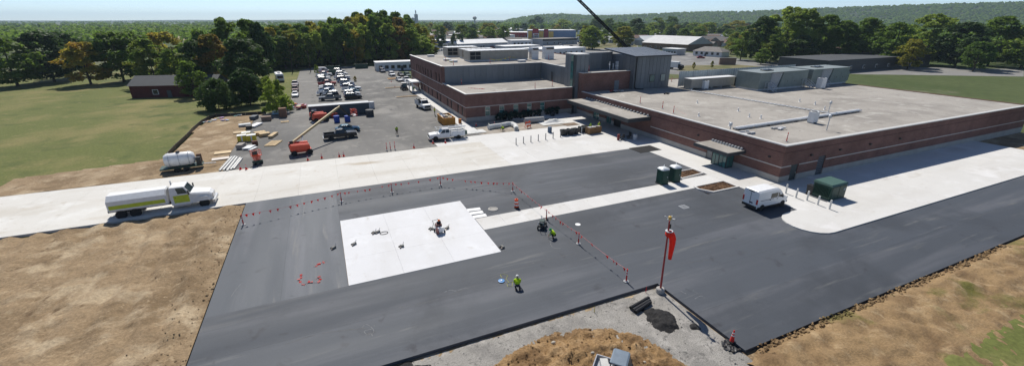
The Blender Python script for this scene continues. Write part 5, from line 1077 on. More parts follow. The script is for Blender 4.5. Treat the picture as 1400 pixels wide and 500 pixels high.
# --- lifts
def boom_lift(label, loc, rz, elbow, tip, basket, two=True):
    T = thing('boom_lift', label, 'boom lift', loc, rz)
    MB().bb(-1.5,1.5,-.75,.75,.45,.85).build('chassis', liftred, T)
    for x in (1.2,-1.2): [wheel(T,x,s*.95,.45,.36) for s in (-1,1)]
    MB().lathe([(.7,.85),(.7,1.05)],16).build('turntable', blackp, T)
    for s in (-1,1): MB().loft([ring(1.3,.3,1.0,1.5,.1),ring(1.2,.38,.95,1.85,.15),ring(-1.5,.42,.95,2.0,.2),ring(-1.75,.34,1.05,1.8,.15)]).build('engine_cover', liftred, T, loc=(0,s*.88,0))
    MB().bb(-1.75,-1.15,-.35,.35,1.0,2.0).build('counterweight', blackp, T)
    e = Vector(elbow); t = Vector(tip); q = Vector(basket); a = Vector((-1.3,0,2.0)); d = (e-a).normalized()
    def beam(p0, p1, w, m, name):
        mb = MB(); p0 = Vector(p0); p1 = Vector(p1); dd = (p1-p0).normalized(); s_ = dd.cross(Vector((0,0,1))).normalized()*w/2; u_ = s_.cross(dd).normalized()*w*.6
        mb.hexa([p0-s_-u_,p1-s_-u_,p1+s_-u_,p0+s_-u_,p0-s_+u_,p1-s_+u_,p1+s_+u_,p0+s_+u_]); return mb.build(name, m, T)
    beam(a, e, .29, tanb, 'boom'); beam(a+d*(e-a).length*.45, e+d*.9, .21, tanb, 'boom_extension'); MB().tube(Vector((.3,0,1.2)), a+d*3.0, .1).build('lift_cylinder', steel, T)
    MB().box(a,(.5,.7,.9)).build('boom_pivot', blackp, T); beam(e+d*.8, t, .26, blackp, 'jib')
    bk = MB()
    for z in (0,.55,1.1): bk.path([q+Vector((x,y,z)) for x,y in ((-.45,-.9),(.45,-.9),(.45,.9),(-.45,.9),(-.45,-.9))],.035)
    for x,y in ((-.45,-.9),(.45,-.9),(.45,.9),(-.45,.9),(.45,0),(-.45,0)): bk.tube(q+Vector((x,y,0)),q+Vector((x,y,1.1)),.035)
    bko = bk.build('basket_rail', liftred, T); MB().bb(-.45,.45,-.9,.9,-.06,0).build('basket_floor', steel, bko, loc=q); MB().bb(-.3,.3,.75,.95,.6,1.1).build('control_box', liftred, bko, loc=q)
    MB().tube(t, q+Vector((0,0,.0)), .09).build('jib_arm', blackp, T)
    return T
# boom points back over the container: solve the tip from the photograph at a plausible range
bl = G(413,210); e_ = Vector((4.9,16.8,10.2)); 
ang = math.radians(14)
def loc_of(p, base, rz): return Matrix.Rotation(-rz,3,'Z')@(Vector(p)-base)
rzb = math.radians(8)
def bpt(px, py, y):   # a point of the boom in the vertical plane y
    r = ray(px,py); s = y/r.y; return Vector((r.x*s,y,CAM_H+r.z*s))
boom_lift('red boom lift with long tan arm raised over the container',bl,rzb,loc_of(bpt(461,148,88),bl,rzb),loc_of(bpt(477,158,90),bl,rzb),loc_of(bpt(484,157,91.5),bl,rzb))
b2 = G(438,165.5); boom_lift('orange boom lift folded low in front of the container',b2,math.radians(20),loc_of(bpt(444,157,104),b2,.35),loc_of(bpt(450,160,104),b2,.35),loc_of(bpt(457,161,104.3),b2,.35))
SL = thing('scissor_lift','small red and dark scissor lift at the edge of the apron','scissor lift',G(353,224),.5); SL.scale = (.8,.8,.8)
MB().bb(-.8,.8,-.45,.45,.25,.75).build('base', greenmetal, SL)
for x in (.55,-.55): [wheel(SL,x,s*.45,.25,.16) for s in (-1,1)]
for i in range(3):
    for s in (-1,1):
        for q_ in (-1,1): MB().tube((-q_*.65,s*.3,.8+i*.28),(q_*.65,s*.3,1.05+i*.28),.05).build('scissor_arm', liftred, SL)
pf = MB().bb(-.85,.85,-.45,.45,1.65,1.75).build('platform', liftred, SL)
rl = MB()
for z in (2.2,2.75): rl.path([(-.82,-.42,z),(.82,-.42,z),(.82,.42,z),(-.82,.42,z),(-.82,-.42,z)],.04)
for x in (-.82,0,.82): [rl.tube((x,y,1.75),(x,y,2.75),.04) for y in (-.42,.42)]
rl.build('guard_rail', liftred, SL); MB().bb(-.8,.1,-.5,-.43,2.0,2.7).build('control_panel', blackp, SL); MB().bb(-.7,.3,-.3,.3,1.75,2.1).build('tool_bin', orange, SL)
# --- mobile crane behind the plant room
p = at_dist(905,150); CR = thing('mobile_crane','mobile crane behind the plant room with its dark boom raised left','crane',(p.x,p.y,-.25),-.4)
MB().bb(-5.5,5.5,-1.3,1.3,.8,1.5).build('carrier', whitem, CR); cabin(CR,5.4,3.6,1.2,1.5,5.1,3.7,1.1,2.9,[(.1,.9)],whitem); MB().bb(-4,1.0,-1.2,1.2,1.6,3.0).build('superstructure', mat('crane_yellow',(.55,.38,.05),.5), CR); MB().bb(-5.2,-3.9,-1.3,1.3,1.6,3.2).build('counterweight', blackp, CR)
for x in (-4.2,-2.6,2.4,4.0): [wheel(CR,x,s*1.15,.6,.4) for s in (-1,1)]
for x in (-5,1.5): [MB().bb(x-.3,x+.3,*sorted((s*1.3,s*3.2)),.1,.4).build('outrigger', blackp, CR) for s in (-1,1)]
b0 = Vector((p.x,p.y,2.6)); dist = math.hypot(p.x,p.y)
def ray_at(px, py, d): r = ray(px,py); return Vector((r.x,r.y,r.z))*(d/math.hypot(r.x,r.y))+Vector((0,0,CAM_H))
b1 = ray_at(857,65,dist-2); b2_ = ray_at(789,-2,dist-6); dv = (b2_-b1).normalized(); root = b1-dv*((b1.z-2.6)/dv.z); tip_ = b1+dv*46
Mi = Matrix.Rotation(.4,3,'Z')
def L_(v): return Mi@(Vector(v)-Vector((p.x,p.y,-.25)))
lat = MB(); n_ = 40; s1 = dv.cross(Vector((0,1,0))).normalized()*.26; s2 = dv.cross(s1).normalized()*.26; cr = [s1+s2,s1-s2,-s1-s2,-s1+s2]; boomm = mat('boom_dark',(.012,.013,.015),.7)
for c_ in cr: lat.tube(L_(root+c_),L_(tip_+c_),.12,n=5)
for i in range(n_):
    u0 = root.lerp(tip_,i/n_); u1 = root.lerp(tip_,(i+1)/n_)
    for j in range(4): lat.tube(L_(u0+cr[j]),L_(u1+cr[(j+1)%4]),.06,n=4)
tag(lat.build('lattice_boom', boomm, CR))
# ---------------------------------------------------------------- barriers, cones, flags
def delineator(label, loc, h=1.15, dark=False, group=None):
    T = thing('delineator_post', label, 'delineator', loc, 0, group)
    MB().lathe([(.25,0),(.25,.05),(.12,.1),(.08,.12)],8).build('base', blackp if dark else mat('base_grey',(.35,.35,.35),.8), T)
    MB().lathe([(.065,.1),(.055,h-.16),(.055,h-.1)],10).build('tube', redflag, T)
    for z in (h*.55,h*.75): MB().lathe([(.066,z),(.064,z+.1)],10).build('reflective_band', mat('band_white',(.7,.68,.66),.5), T)
    MB().lathe([(.035,h-.1),(.035,h-.02),(.06,h),(.06,h+.05),(.02,h+.06)],8).build('handle', redflag, T)
    return T
POSTS = [(333,307,'red delineator post at the left edge of the asphalt'),(467,275.5,'red delineator post above the left corner of the white pad'),(536,263,'red delineator post above the middle of the white pad'),(602.3,253,'red delineator post above the right part of the white pad'),(701,261.5,'red delineator post beside the striped barrel'),(747,300,'red delineator post with black base on the walkway edge'),(790.7,333,'red delineator post right of the crouching green-helmet worker'),(856,384.5,'red delineator post nearest to the windsock')]
PP = []
for i,(px,py,l) in enumerate(POSTS):
    p = G(px,py,.03); delineator(l,p,1.2,i == 5); PP.append(p)
fl = MB(); fl.add([(-.13,0,0),(.13,0,0),(0,.02,-.3)],[(0,1,2)]); fl.add([(-.13,.006,0),(.13,.006,0),(0,.026,-.3)],[(2,1,0)]); flm = fl.mesh('flag'); flm.materials.append(trans_mat('flag_red_cloth',(.72,.05,.04)))
pinkflag = mat('faded_flag',(.70,.25,.24),.6,0,.15,6,.2); flm2 = fl.mesh('flag'); flm2.materials.append(trans_mat('flag_pink_cloth',(.75,.26,.24)))
def flag_line(label, a, b, sag, n, seed, cat='flag line', ropem=None):
    T = thing('flag_line', label, cat, a, 0); rr = random.Random(seed); A_ = Vector((0,0,0)); B_ = Vector(b)-Vector(a); pts = []
    for i in range(17):
        u = i/16; q = A_.lerp(B_,u); q.z -= sag*4*u*(1-u); pts.append(q)
    MB().path(pts,.012,4).build('rope', ropem or pinkflag, T)
    rz = math.atan2(B_.y,B_.x)
    for i in range(n):
        if rr.random() < .12: continue
        u = (i+.5+rr.uniform(-.25,.25))/n; q = A_.lerp(B_,u); q.z -= sag*4*u*(1-u); o = put('flag', flm if rr.random() < .6 else flm2, None, T, q, rz+rr.uniform(-.5,.5)); o.rotation_euler.x = rr.uniform(-.5,.5); o.rotation_euler.y = rr.uniform(-.3,.3); s = rr.uniform(.95,1.3); o.scale = (s,s,s)
    return T
tops = [p+Vector((0,0,1.17)) for p in PP]
FL = ['leftmost string of red flags over the asphalt left of the pad','string of red flags between the two posts above the pad, left','string of red flags between the two posts above the pad, right','string of red flags leading to the striped barrel','string of pink flags crossing the concrete walkway','string of pink flags beside the crouching worker','string of pink flags running to the post near the windsock']
for i in range(7):
    d = (tops[i+1]-tops[i]).length; flag_line(FL[i],tops[i],tops[i+1],.05+.018*d if i < 4 else .12,int(d/.75),i)
def fallen(label, pts, seed):
    p0 = G(*pts[0],.03); T = thing('fallen_flag_line', label, 'flag line', p0); rr = random.Random(seed); L = [G(*q,.03)-p0+Vector((0,0,.015)) for q in pts]; MB().path(L,.012,4).build('rope', pinkflag, T)
    for a,b in zip(L[:-1],L[1:]):
        for k in range(max(2,int((b-a).length/.3))):
            q = a.lerp(b,rr.random())+Vector((0,rr.uniform(-.1,.1),rr.uniform(.01,.07))); o = put('flag', flm if rr.random() < .45 else flm2, None, T, q, rr.uniform(0,6.28)); o.rotation_euler.x = 1.4+rr.uniform(-.5,.3)
fallen('fallen string of red flags lying curled on the left asphalt',[(412,375),(410,383),(414,389),(424,386),(437,386),(438,378),(431,382)],1); fallen('short heap of red flags lying on the left asphalt, upper',[(429,365),(434,362),(440,359),(446,357)],2)
def cone(label, loc, group=None, h=.72, fallen_=False):
    T = thing('traffic_cone', label, 'traffic cone', loc, 0, group); MB().bb(-.2,.2,-.2,.2,0,.04).build('base', blackp if not group else orange, T); MB().lathe([(.15,.04),(.045,h-.02),(.03,h)],12).build('cone_body', redflag, T)
    for z in (h*.5,h*.72): r0 = .15-.105*(z-.04)/(h-.06); MB().lathe([(r0+.004,z),(r0-.012,z+.1)],12).build('reflective_band', mat('band_white',(.7,.68,.66),.5), T)
    return T
cone('orange and white traffic cone on the black fabric at the asphalt tip',G(1000.5,466,.0),h=.95)
CG = 'cones and short posts along the upper apron edge'
for i,(px,py,l) in enumerate(((329,231.5,'small red cone, left of a pair by the white beams'),(337,231.5,'small red cone, right of a pair by the white beams'),(440,216,'red cone on the apron edge right of the boom lift'),(464,214,'left red cone of a pair on the apron edge below the black pickup'),(470,213.5,'right red cone of a pair on the apron edge below the black pickup'),(592,196,'red cone tipped at the front of the service truck'),(609,195.5,'red cone beside the service truck'),(566,202,'red cone on the apron edge left of the service truck'),(421,219,'red cone on the apron edge under the boom lift'),(651,172,'red cone in the yard at the wing corner'),(676,170,'red cone in the yard in front of the potted shrubs'),(594,150,'small red cone behind the orange dumpster'),(540,120,'red cone at the kerb island near the porch'),(535,112,'red cone near the cars before the modular office'))): cone(l,G(px,py,.02),CG)
for i,px in enumerate((529,534,540)): delineator(('left','middle','right')[i]+' of three thin red posts on the apron edge under the walking worker',G(px,205.5-i*.8,.02),1.3)
# red posts on the roofs
RP = [(875,141.5,5.1,'red post on the wide roof behind the entrance canopy, leftmost'),(905.5,148.5,5.1,'red post on the wide roof, middle of three near the edge'),(920.5,155,5.1,'red post on the wide roof, right of three near the edge'),(1075,194,5.1,'orange post at the near corner of the wide roof'),(731.5,121,5.85,'red post on the terrace roof of the wing, left'),(755,118,5.85,'red post on the terrace roof of the wing, right'),(631,116,5.85,'red post on the terrace roof at the metal wall'),(805,98,9.2,'red post on the brick upper block, left'),(858,92,9.2,'red post on the brick upper block, right'),(609,84,9.95,'orange post on the upper wing roof, left'),(620,90,9.95,'red post on the upper wing roof at the brick corner'),(670,87,9.95,'orange post on the upper wing roof, left end of the yellow flags'),(697,83.5,9.95,'orange post on the upper wing roof, right end of the yellow flags'),(750,82,9.95,'thin red post on the far upper roof'),(918,112,5.1,'red post beyond the plant room')]
RPP = {}
for px,py,z,l in RP: p = G(px,py,z); RPP[px] = p; delineator(l,p,1.3)
yflag = mat('yellow_flag',(.75,.62,.05),.6,0,.1,4); flmy = fl.mesh('flag'); flmy.materials.append(yflag); keep = (flm,flm2); flm = flm2 = flmy
flag_line('string of yellow flags on the wing roof in front of the largest air handler',RPP[670]+Vector((0,0,1.2)),RPP[697]+Vector((0,0,1.2)),.5,12,40,ropem=yflag); flag_line('string of yellow flags on the wing roof running right from the orange post',RPP[697]+Vector((0,0,1.2)),G(718,81,9.95)+Vector((0,0,1.0)),.3,9,41,ropem=yflag); flag_line('string of yellow flags at the left end of the wing roof',RPP[609]+Vector((0,0,1.2)),RPP[620]+Vector((0,0,1.1)),.5,9,42,ropem=yflag)
flm, flm2 = keep
flag_line('pale rope line on the wide roof between two red posts',RPP[920.5]+Vector((0,0,1.2)),G(938,161,5.2)+Vector((0,0,.5)),.1,0,43); flag_line('loose pink flags lying across the terrace roof of the wing',G(640,120.5,5.85)+Vector((0,0,.1)),G(663,122,5.85)+Vector((0,0,.1)),.02,14,44)
BR = thing('traffic_barrel','orange and white striped traffic barrel beside the manhole','traffic barrel',G(706,283.5,.02)); MB().lathe([(.32,0),(.32,.08),(.24,.1)],18).build('base', blackp, BR)
for i in range(5): MB().lathe([(.285-.012*i,.1+i*.19),(.275-.012*i,.28+i*.19),(.265-.012*i,.29+i*.19)],18).build('stripe', orange if i % 2 == 0 else mat('band_white',(.7,.68,.66),.5), BR)
MB().lathe([(.22,1.05),(.20,1.09),(.05,1.1)],18).build('lid', orange, BR); MB().bb(-.1,.1,-.02,.02,1.09,1.2).build('handle', orange, BR)
OX = thing('barricade','orange folding barricade standing in the yard before the wing','barricade',G(721.5,174.5,.0),.3)
for s in (-1,1): MB().hexa([(s*.45-.05,-.45,0),(s*.45+.05,-.45,0),(s*.45+.05,-.38,0),(s*.45-.05,-.38,0),(s*.45-.05,-.05,1.4),(s*.45+.05,-.05,1.4),(s*.45+.05,.02,1.4),(s*.45-.05,.02,1.4)]).build('leg', orange, OX); MB().hexa([(s*.45-.05,.38,0),(s*.45+.05,.38,0),(s*.45+.05,.45,0),(s*.45-.05,.45,0),(s*.45-.05,.03,1.4),(s*.45+.05,.03,1.4),(s*.45+.05,.1,1.4),(s*.45-.05,.1,1.4)]).build('leg', orange, OX)
for z,m in ((.45,orange),(.8,mat('band_white',(.7,.68,.66),.5)),(1.12,orange)): MB().box((0,-.2+(z-.45)*.3-.1,z),(1.3,.04,.26)).build('board', m, OX)
# ---------------------------------------------------------------- windsock, bollards, toilets, transformer, ground fittings
WS_ = thing('windsock','red windsock hanging limp on a tilted red pole with a beacon','windsock',Vector((23.25,22.15,-.18)))
MB().lathe([(.36,0),(.34,.35),(.26,.42)],14).build('footing', conc_base, WS_)
tp = Vector((-.12,0,6.6)); MB().tube((0,0,.35),tp,.085,.06,10).build('pole', mat('pole_red',(.34,.04,.04),.5), WS_)
MB().lathe([(.3,-.03),(.3,.03)],14,tp+Vector((.12,0,-.9))).build('hoop', steel, WS_)
rg_ = []; base_ = tp+Vector((-.02,-.05,-1.05)); cl = [(0,0,0,.28),(.16,-.03,-.08,.30),(.36,-.06,-.26,.29),(.50,-.08,-.55,.26),(.55,-.08,-1.0,.23),(.54,-.08,-1.5,.20),(.52,-.08,-2.0,.17),(.51,-.08,-2.4,.14)]
for k,(x,y,z,r) in enumerate(cl):
    c_ = base_+Vector((x,y,z)); n0 = (Vector(cl[min(k+1,len(cl)-1)][:3])-Vector(cl[max(k-1,0)][:3])).normalized(); nn = n0.cross(Vector((0,1,0))).normalized()
    rg_.append([tuple(c_+nn*r*math.cos(6.283*i/14)*(1+.06*math.sin(i*2.1+k))+Vector((0,1,0))*r*math.sin(6.283*i/14)) for i in range(14)])
MB().loft(rg_).build('sock', trans_mat('sock_red',(.80,.06,.035),.45), WS_, smooth=True)
bc = MB().lathe([(.10,0),(.13,.1),(.12,.28),(.04,.32)],10,tp+Vector((0,0,.1))).build('beacon', mat('amber',(.62,.40,.08),.3), WS_)
for a in range(4): MB().tube(tp+Vector((0,0,.22)),tp+Vector((.36*math.cos(a*1.57+.4),.36*math.sin(a*1.57+.4),.28)),.025,n=5).build('lamp_arm', steel, bc); MB().ball(tp+Vector((.38*math.cos(a*1.57+.4),.38*math.sin(a*1.57+.4),.28)),.05,8,5).build('lamp', clearlamp, bc)
MB().box(tp+Vector((.12,0,-.5)),(.14,.12,.4)).build('control_box', blackp, WS_)
def bollard(label, loc, h=1.15, r=.085, group=None, m=None):
    T = thing('bollard', label, 'bollard', loc, 0, group); MB().tube((0,0,0),(0,0,h),r,n=12).build('post', m or steel, T); MB().ball((0,0,h),(r,r,r*.6),12,6).build('cap', m or steel, T); MB().lathe([(r*1.8,0),(r*1.8,.02),(r,.03)],12).build('foot_plate', m or steel, T)
for i in range(7): bollard('%s grey bollard from the left in the row of seven on the apron'%['first','second','third','fourth','fifth','sixth','seventh'][i],G(705.6+i*10.1,197.6-i*1.68,.03),1.2,.08,'seven bollards on the apron',mat('bollard_dark',(.22,.22,.23),.5,.3))
for i,(px,py) in enumerate(((787,180),(795,179.5))): bollard(('grey bollard standing before the black tubs, left','grey bollard standing before the black tubs, right')[i],G(px,py+3,.03),1.2)
for i,(px,py) in enumerate(((1074,264),(1088,270),(1103,273.5),(1117.5,280.5),(1133.5,286.5))): bollard('%s pale bollard of the five before the green transformer'%['first','second','third','fourth','fifth'][i],G(px,py,.04),1.2,.1,'five pale bollards by the end wall',mat('bollard_pale',(.58,.58,.56),.5))
def toilet(label, loc, rz):
    T = thing('portable_toilet', label, 'portable toilet', loc, rz); gm_ = mat('toilet_green',(.008,.055,.038),.5,0,.12,1.5,.4)
    MB().bb(-.62,.62,-.62,.62,0,.1).build('skid', blackp, T); MB().bb(-.56,.56,-.56,.56,.1,2.05).build('cabin_wall', gm_, T)
    d = MB().bb(-.44,.44,-.6,-.56,.16,1.95).build('door', gm_, T); MB().bb(.28,.38,-.64,-.6,1.0,1.12).build('latch', steel, d)
    for s in (-1,1):
        for i in range(4): MB().bb(*sorted((s*.56,s*.585)),-.45+i*.24,-.33+i*.24,.25,1.85).build('rib', gm_, T)
    for x in (-.58,.52): MB().bb(x,x+.06,-.59,-.55,.1,2.05).build('corner_post', gm_, T)
    r = MB(); rings = []
    for z,k in ((2.05,.64),(2.14,.64),(2.26,.52),(2.36,.32),(2.39,.12)): rings.append([(sx*k,sy*k,z) for sx,sy in ((-1,-.75),(-.75,-1),(.75,-1),(1,-.75),(1,.75),(.75,1),(-.75,1),(-1,.75))])
    r.loft(rings); r.build('roof', mat('toilet_roof',(.72,.74,.74),.4), T); MB().tube((.35,.35,2.1),(.35,.35,2.55),.05).build('vent_pipe', whitem, T)
toilet('left green portable toilet with white roof on the walkway',G(904.5,250.5,.035),math.radians(-4)); toilet('right green portable toilet with white roof on the walkway',G(921,247.5,.035),math.radians(-4))
TR = thing('transformer','dark green ground transformer box behind the pale bollards','transformer',(G(1110,268,.04).x,G(1126,277,.04).y-.1,.04),0)
MB().bb(-.2,3.2,-.2,2.4,0,.14).build('plinth', conc_base, TR); MB().bb(0,3.0,0,2.2,.14,1.95).build('cabinet', greenmetal, TR); tp_ = MB().hexa([(-.08,-.08,1.95),(3.08,-.08,1.95),(3.08,2.28,1.95),(-.08,2.28,1.95),(-.02,.1,2.15),(3.02,.1,2.15),(3.02,2.2,2.22),(-.02,2.2,2.22)]).build('lid', mat('lid_green',(.07,.13,.10),.4), TR)
for i in range(2): MB().bb(.15+i*1.4,1.45+i*1.4,-.04,0,.25,1.85).build('door', greenmetal, TR)
for i in range(12): MB().bb(-.16,0,.2+i*.16,.24+i*.16,.5,1.7).build('cooling_fin', greenmetal, TR)
MB().bb(2.4,2.7,-.06,-.04,1.2,1.5).build('warning_label', mat('pale_placard',(.3,.36,.38),.6), TR)
wb = thing('wheeled_bin','tall black wheeled bin left of the green transformer','bin',G(1107,266,.04)); MB().hexa([(-.28,-.32,.06),(.28,-.32,.06),(.28,.32,.06),(-.28,.32,.06),(-.36,-.4,1.25),(.36,-.4,1.25),(.36,.4,1.25),(-.36,.4,1.25)]).build('bin_body', blackp, wb); MB().bb(-.38,.38,-.43,.43,1.25,1.33).build('lid', blackp, wb)
for s in (-1,1): MB().tube((s*.3-.03,.3,.1),(s*.3+.03,.3,.1),.1,n=10).build('wheel', rubber, wb)
mh = thing('manhole_cover','round raised manhole ring and cover on the asphalt beside the barrel','manhole',G(674,286,.02)); MB().lathe([(.62,0),(.6,.07),(.4,.12),(.38,.08)],22).build('ring', conc_base, mh); MB().lathe([(.37,.02),(.37,.07),(.02,.075)],22).build('cover', rubber, mh)
for i,(px,py) in enumerate(((648,286.3),(651.5,290.7),(656,295.2))):
    T = tag(MB().bb(-.78,.78,-.36,.36,0,.03).build('paper_sheet', mat('matte_white',(.80,.80,.79),.8), loc=G(px,py,.021), rz=-.12+.05*i),('top','middle','bottom')[i]+' of three white sheets laid on the asphalt by the walkway','sheet')
tag(MB().lathe([(.3,0),(.3,.012),(.02,.014)],16).build('ground_marker', mat('matte_white',(.8,.8,.79),.8), loc=G(790,306.5,.021)),'small white round spot on the asphalt right of the walkway posts','marker')
sd_ = thing('storm_drain','small square drain grate in the asphalt left of the van','drain',G(935,282.5,.02)); MB().bb(-.45,.45,-.45,.45,0,.012).build('frame', steel, sd_)
for i in range(5): MB().bb(-.38,.38,-.36+i*.16,-.28+i*.16,.012,.022).build('bar', blackp, sd_)
tag(MB().bb(-2.3,2.3,-1.55,1.55,0,.012).build('rubber_mat', mat('mat_black',(.012,.012,.013),.9,0,.2,2), loc=(49.7,55.4,.045)),'black rectangular rubber mat at the end of the concrete by the brick wall','mat')
DPp = [(862,421.5,887,407.5),(866,424.5,888.5,411),(869,427,889.5,413.5)]
for i,(a,b,c,d) in enumerate(DPp):
    p0 = G(a,b,-.1); p1 = G(c,d,-.1); T = thing('drain_pipe',('upper','middle','lower')[i]+' of three black corrugated pipes lying on the gravel','pipe',(p0.x,p0.y,-.17)); dd = Vector((p1.x-p0.x,p1.y-p0.y,0)); L = dd.length; u = dd.normalized(); MB().tube((0,0,.14),u*L+Vector((0,0,.14)),.13,n=12).build('tube', blackp, T)
    rm_ = MB().tube((0,0,0),u*.05,.15,n=12).mesh('ring')
    for k in range(int(L/.16)): put('ring', rm_, blackp if i != 1 else mat('pipe_grey',(.05,.05,.052),.6), T, u*(k*.16)+Vector((0,0,.14)))
fbx = thing('erosion_fabric','crumpled black fabric under the traffic cone at the asphalt tip','fabric',G(1003,472,-.2)); m_ = MB(); rr = random.Random(9)
gx = 14; m_.add([((i-7)*.13,(j-5)*.13,.05+.16*max(0,1-math.hypot(i-7,j-5)/7)*rr.random()) for j in range(11) for i in range(15)],[(j*15+i,j*15+i+1,(j+1)*15+i+1,(j+1)*15+i) for j in range(10) for i in range(14) if math.hypot(i-7,(j-5)*1.3)+rr.uniform(-1.5,1) < 6.5]); m_.build('cloth', blackp, fbx)
for i in range(5): MB().ball((rr.uniform(-.8,.6),rr.uniform(-.6,.3),.08),(.12,.1,.08),7,5).build('sandbag', mat('bag_dark',(.05,.045,.04),.9), fbx)
tag(MB().lathe([(.03,0),(.02,.55),(.005,.56)],6).build('survey_stake', redflag, loc=G(883,399,-.18)),'short pink survey stake in the gravel near the windsock','stake'); tag(MB().lathe([(.03,0),(.02,.5),(.005,.51)],6).build('survey_stake', mat('stake_yellow',(.6,.5,.08),.6), loc=G(812.5,426,-.2)),'short yellow survey stake in the gravel above the mound','stake')
# silt fence round the dirt yard
sfp = [(p[0],p[1]) for p in FENCE]
SFN = thing('silt_fence','black silt fence curving round the dirt yard beside the lawn','silt fence',(-25.5,97.6,-.05))
for a,b in zip(sfp[:-1],sfp[1:]):
    a = Vector((*a,-.08)); b = Vector((*b,-.08)); n = (b-a).cross(Vector((0,0,1))).normalized()*.02; MB().hexa([a-n,b-n,b+n,a+n]+[v+Vector((0,0,.75)) for v in (a-n,b-n,b+n,a+n)]).build('fabric_panel', blackp, SFN, world=True); MB().bb(-.03,.03,-.03,.03,0,.95).build('stake', wood, SFN, loc=a, world=True)
# ---------------------------------------------------------------- materials laid out on the lot
def stack(name, label, px, py, sz, n, m, rz, cat, gap=.02, z=.0, color=None, axis='z', per=1):
    p = G(px,py,z); T = thing(name, label, cat, (p.x,p.y,z), rz); h = sz[2]/n
    MB().bb(-sz[0]*.48,sz[0]*.48,-sz[1]*.3,-sz[1]*.15,0,.1).bb(-sz[0]*.48,sz[0]*.48,sz[1]*.15,sz[1]*.3,0,.1).build('bearer', wood, T); rr = random.Random(int(px*7+py))
    for i in range(n):
        for k in range(per):
            w = sz[1]/per; y = -sz[1]/2+w*(k+.5); o = MB().box((rr.uniform(-.03,.03),y+rr.uniform(-.02,.02),.1+h*(i+.5)),(sz[0],w-gap,h-gap*.5),rr.uniform(-.02,.02)).build({'lumber':'board','plywood':'sheet'}.get(cat,'piece'), m, T)
            if color: o.color = (*color,1)
    return T
ply = mat('plywood',(.58,.45,.28),.8,0,.12,1.5,.2,rnd=.12); yelw = mat('yellow_wrap',(.62,.50,.03),.5,0,.12,2)
stack('plywood_sheet','pale plywood sheet lying on the dirt, upper of two',305,209,(2.4,1.6,.05),1,ply,.1,'plywood',z=.0); stack('plywood_sheet','whitish plywood sheet lying on the dirt, lower of two',302,217.5,(2.4,1.4,.05),1,mat('grey_ply',(.62,.56,.5),.8,0,.1,2),.15,'plywood'); stack('plywood_sheet','plywood sheet leaning flat by the yellow pallets',328,181.5,(2.2,1.6,.08),2,ply,.2,'plywood')
def wrapped(label, px, py):
    p = G(px,py); T = thing('wrapped_pallet',label,'pallet',(p.x,p.y,0),.06)
    for y in (-.45,0,.45): MB().bb(-.65,.65,y-.06,y+.06,0,.13).build('bearer', wood, T)
    MB().bb(-.72,.72,-.62,.62,.13,1.1).build('load', yelw, T); MB().bb(-.74,.74,-.64,.64,1.1,1.2).build('cover', mat('wrap_white',(.7,.7,.66),.5), T); MB().bb(-.1,.1,-.64,-.62,.13,1.1).build('strap', whitem, T)
wrapped('yellow wrapped pallet load, left of the pair',332,193); wrapped('yellow wrapped pallet load, right of the pair',345,192.5); wrapped('yellow wrapped pallet load behind the pair',338,189)
stack('lumber_stack','short stack of pale boards right of the yellow pallets',356,184,(1.9,1.5,.5),4,wood,.3,'lumber',per=4); stack('lumber_stack','wide stack of pale boards beside the yellow pallets',362,186,(1.8,1.4,.55),4,wood,.3,'lumber',per=4); stack('lumber_stack','narrow stack of boards right of the wide one',374,186.5,(.8,3.2,.4),3,wood,-.25,'lumber',per=2)
def pallet(label, px, py, rz=0, w=2.0, l=2.8):
    p = G(px,py); T = thing('wooden_pallet',label,'pallet',(p.x,p.y,0),rz)
    for x in (-w/2+.08,0,w/2-.08): MB().bb(x-.06,x+.06,-l/2,l/2,0,.12).build('bearer', wood, T)
    n = int(l/.32); me = MB().bb(-w/2,w/2,-.11,.11,.12,.16).mesh('slat')
    for i in range(n): put('slat', me, wood, T, (0,-l/2+.15+i*(l-.3)/(n-1),0))
pallet('large slatted timber frame lying flat right of the pallets',374,196.5,-.28,1.9,3.6)
SB = mat('beam_white',(.62,.62,.60),.5,.1,.1,1)
for i,(x0,y0,x1,y1) in enumerate(((301,233.5,318,214.5),(306,233,322,214),(311,233.5,325,215),(316,232,329,216),(320,231,331,217))):
    a = G(x0,y0,.03); b = G(x1,y1,.03); T = thing('steel_beam','%s white steel beam from the left in the bundle beside the apron'%['first','second','third','fourth','fifth'][i],'steel beam',a,0,'white beams beside the apron'); d = b-a; rz = math.atan2(d.y,d.x); L = d.length
    MB().box((d.x/2,d.y/2,.12),(L,.26,.03),rz).build('web', SB, T)
    for s in (-1,1): MB().box((d.x/2-s*.14*math.sin(rz),d.y/2+s*.14*math.cos(rz),.12),(L,.03,.24),rz).build('flange', SB, T)
stack('crate','grey box of metal parts below the yellow pallets, left',330,202.5,(1.0,1.8,.7),1,mat('crate_grey',(.30,.27,.24),.8,0,.2,2),-.2,'crate'); stack('metal_sheets','pale metal sheets stacked below the yellow pallets',341,203,(1.3,2.2,.25),3,steel,-.35,'metal sheets'); stack('crate','brown drum-like crate right of the metal sheets',349,198.5,(.9,.8,.7),1,mat('rust_brown',(.12,.05,.035),.9),.2,'crate'); stack('metal_strips','loose metal strips on the asphalt by the brown crate',346,204,(.5,2.0,.08),1,steel,-.5,'metal strips',per=3)
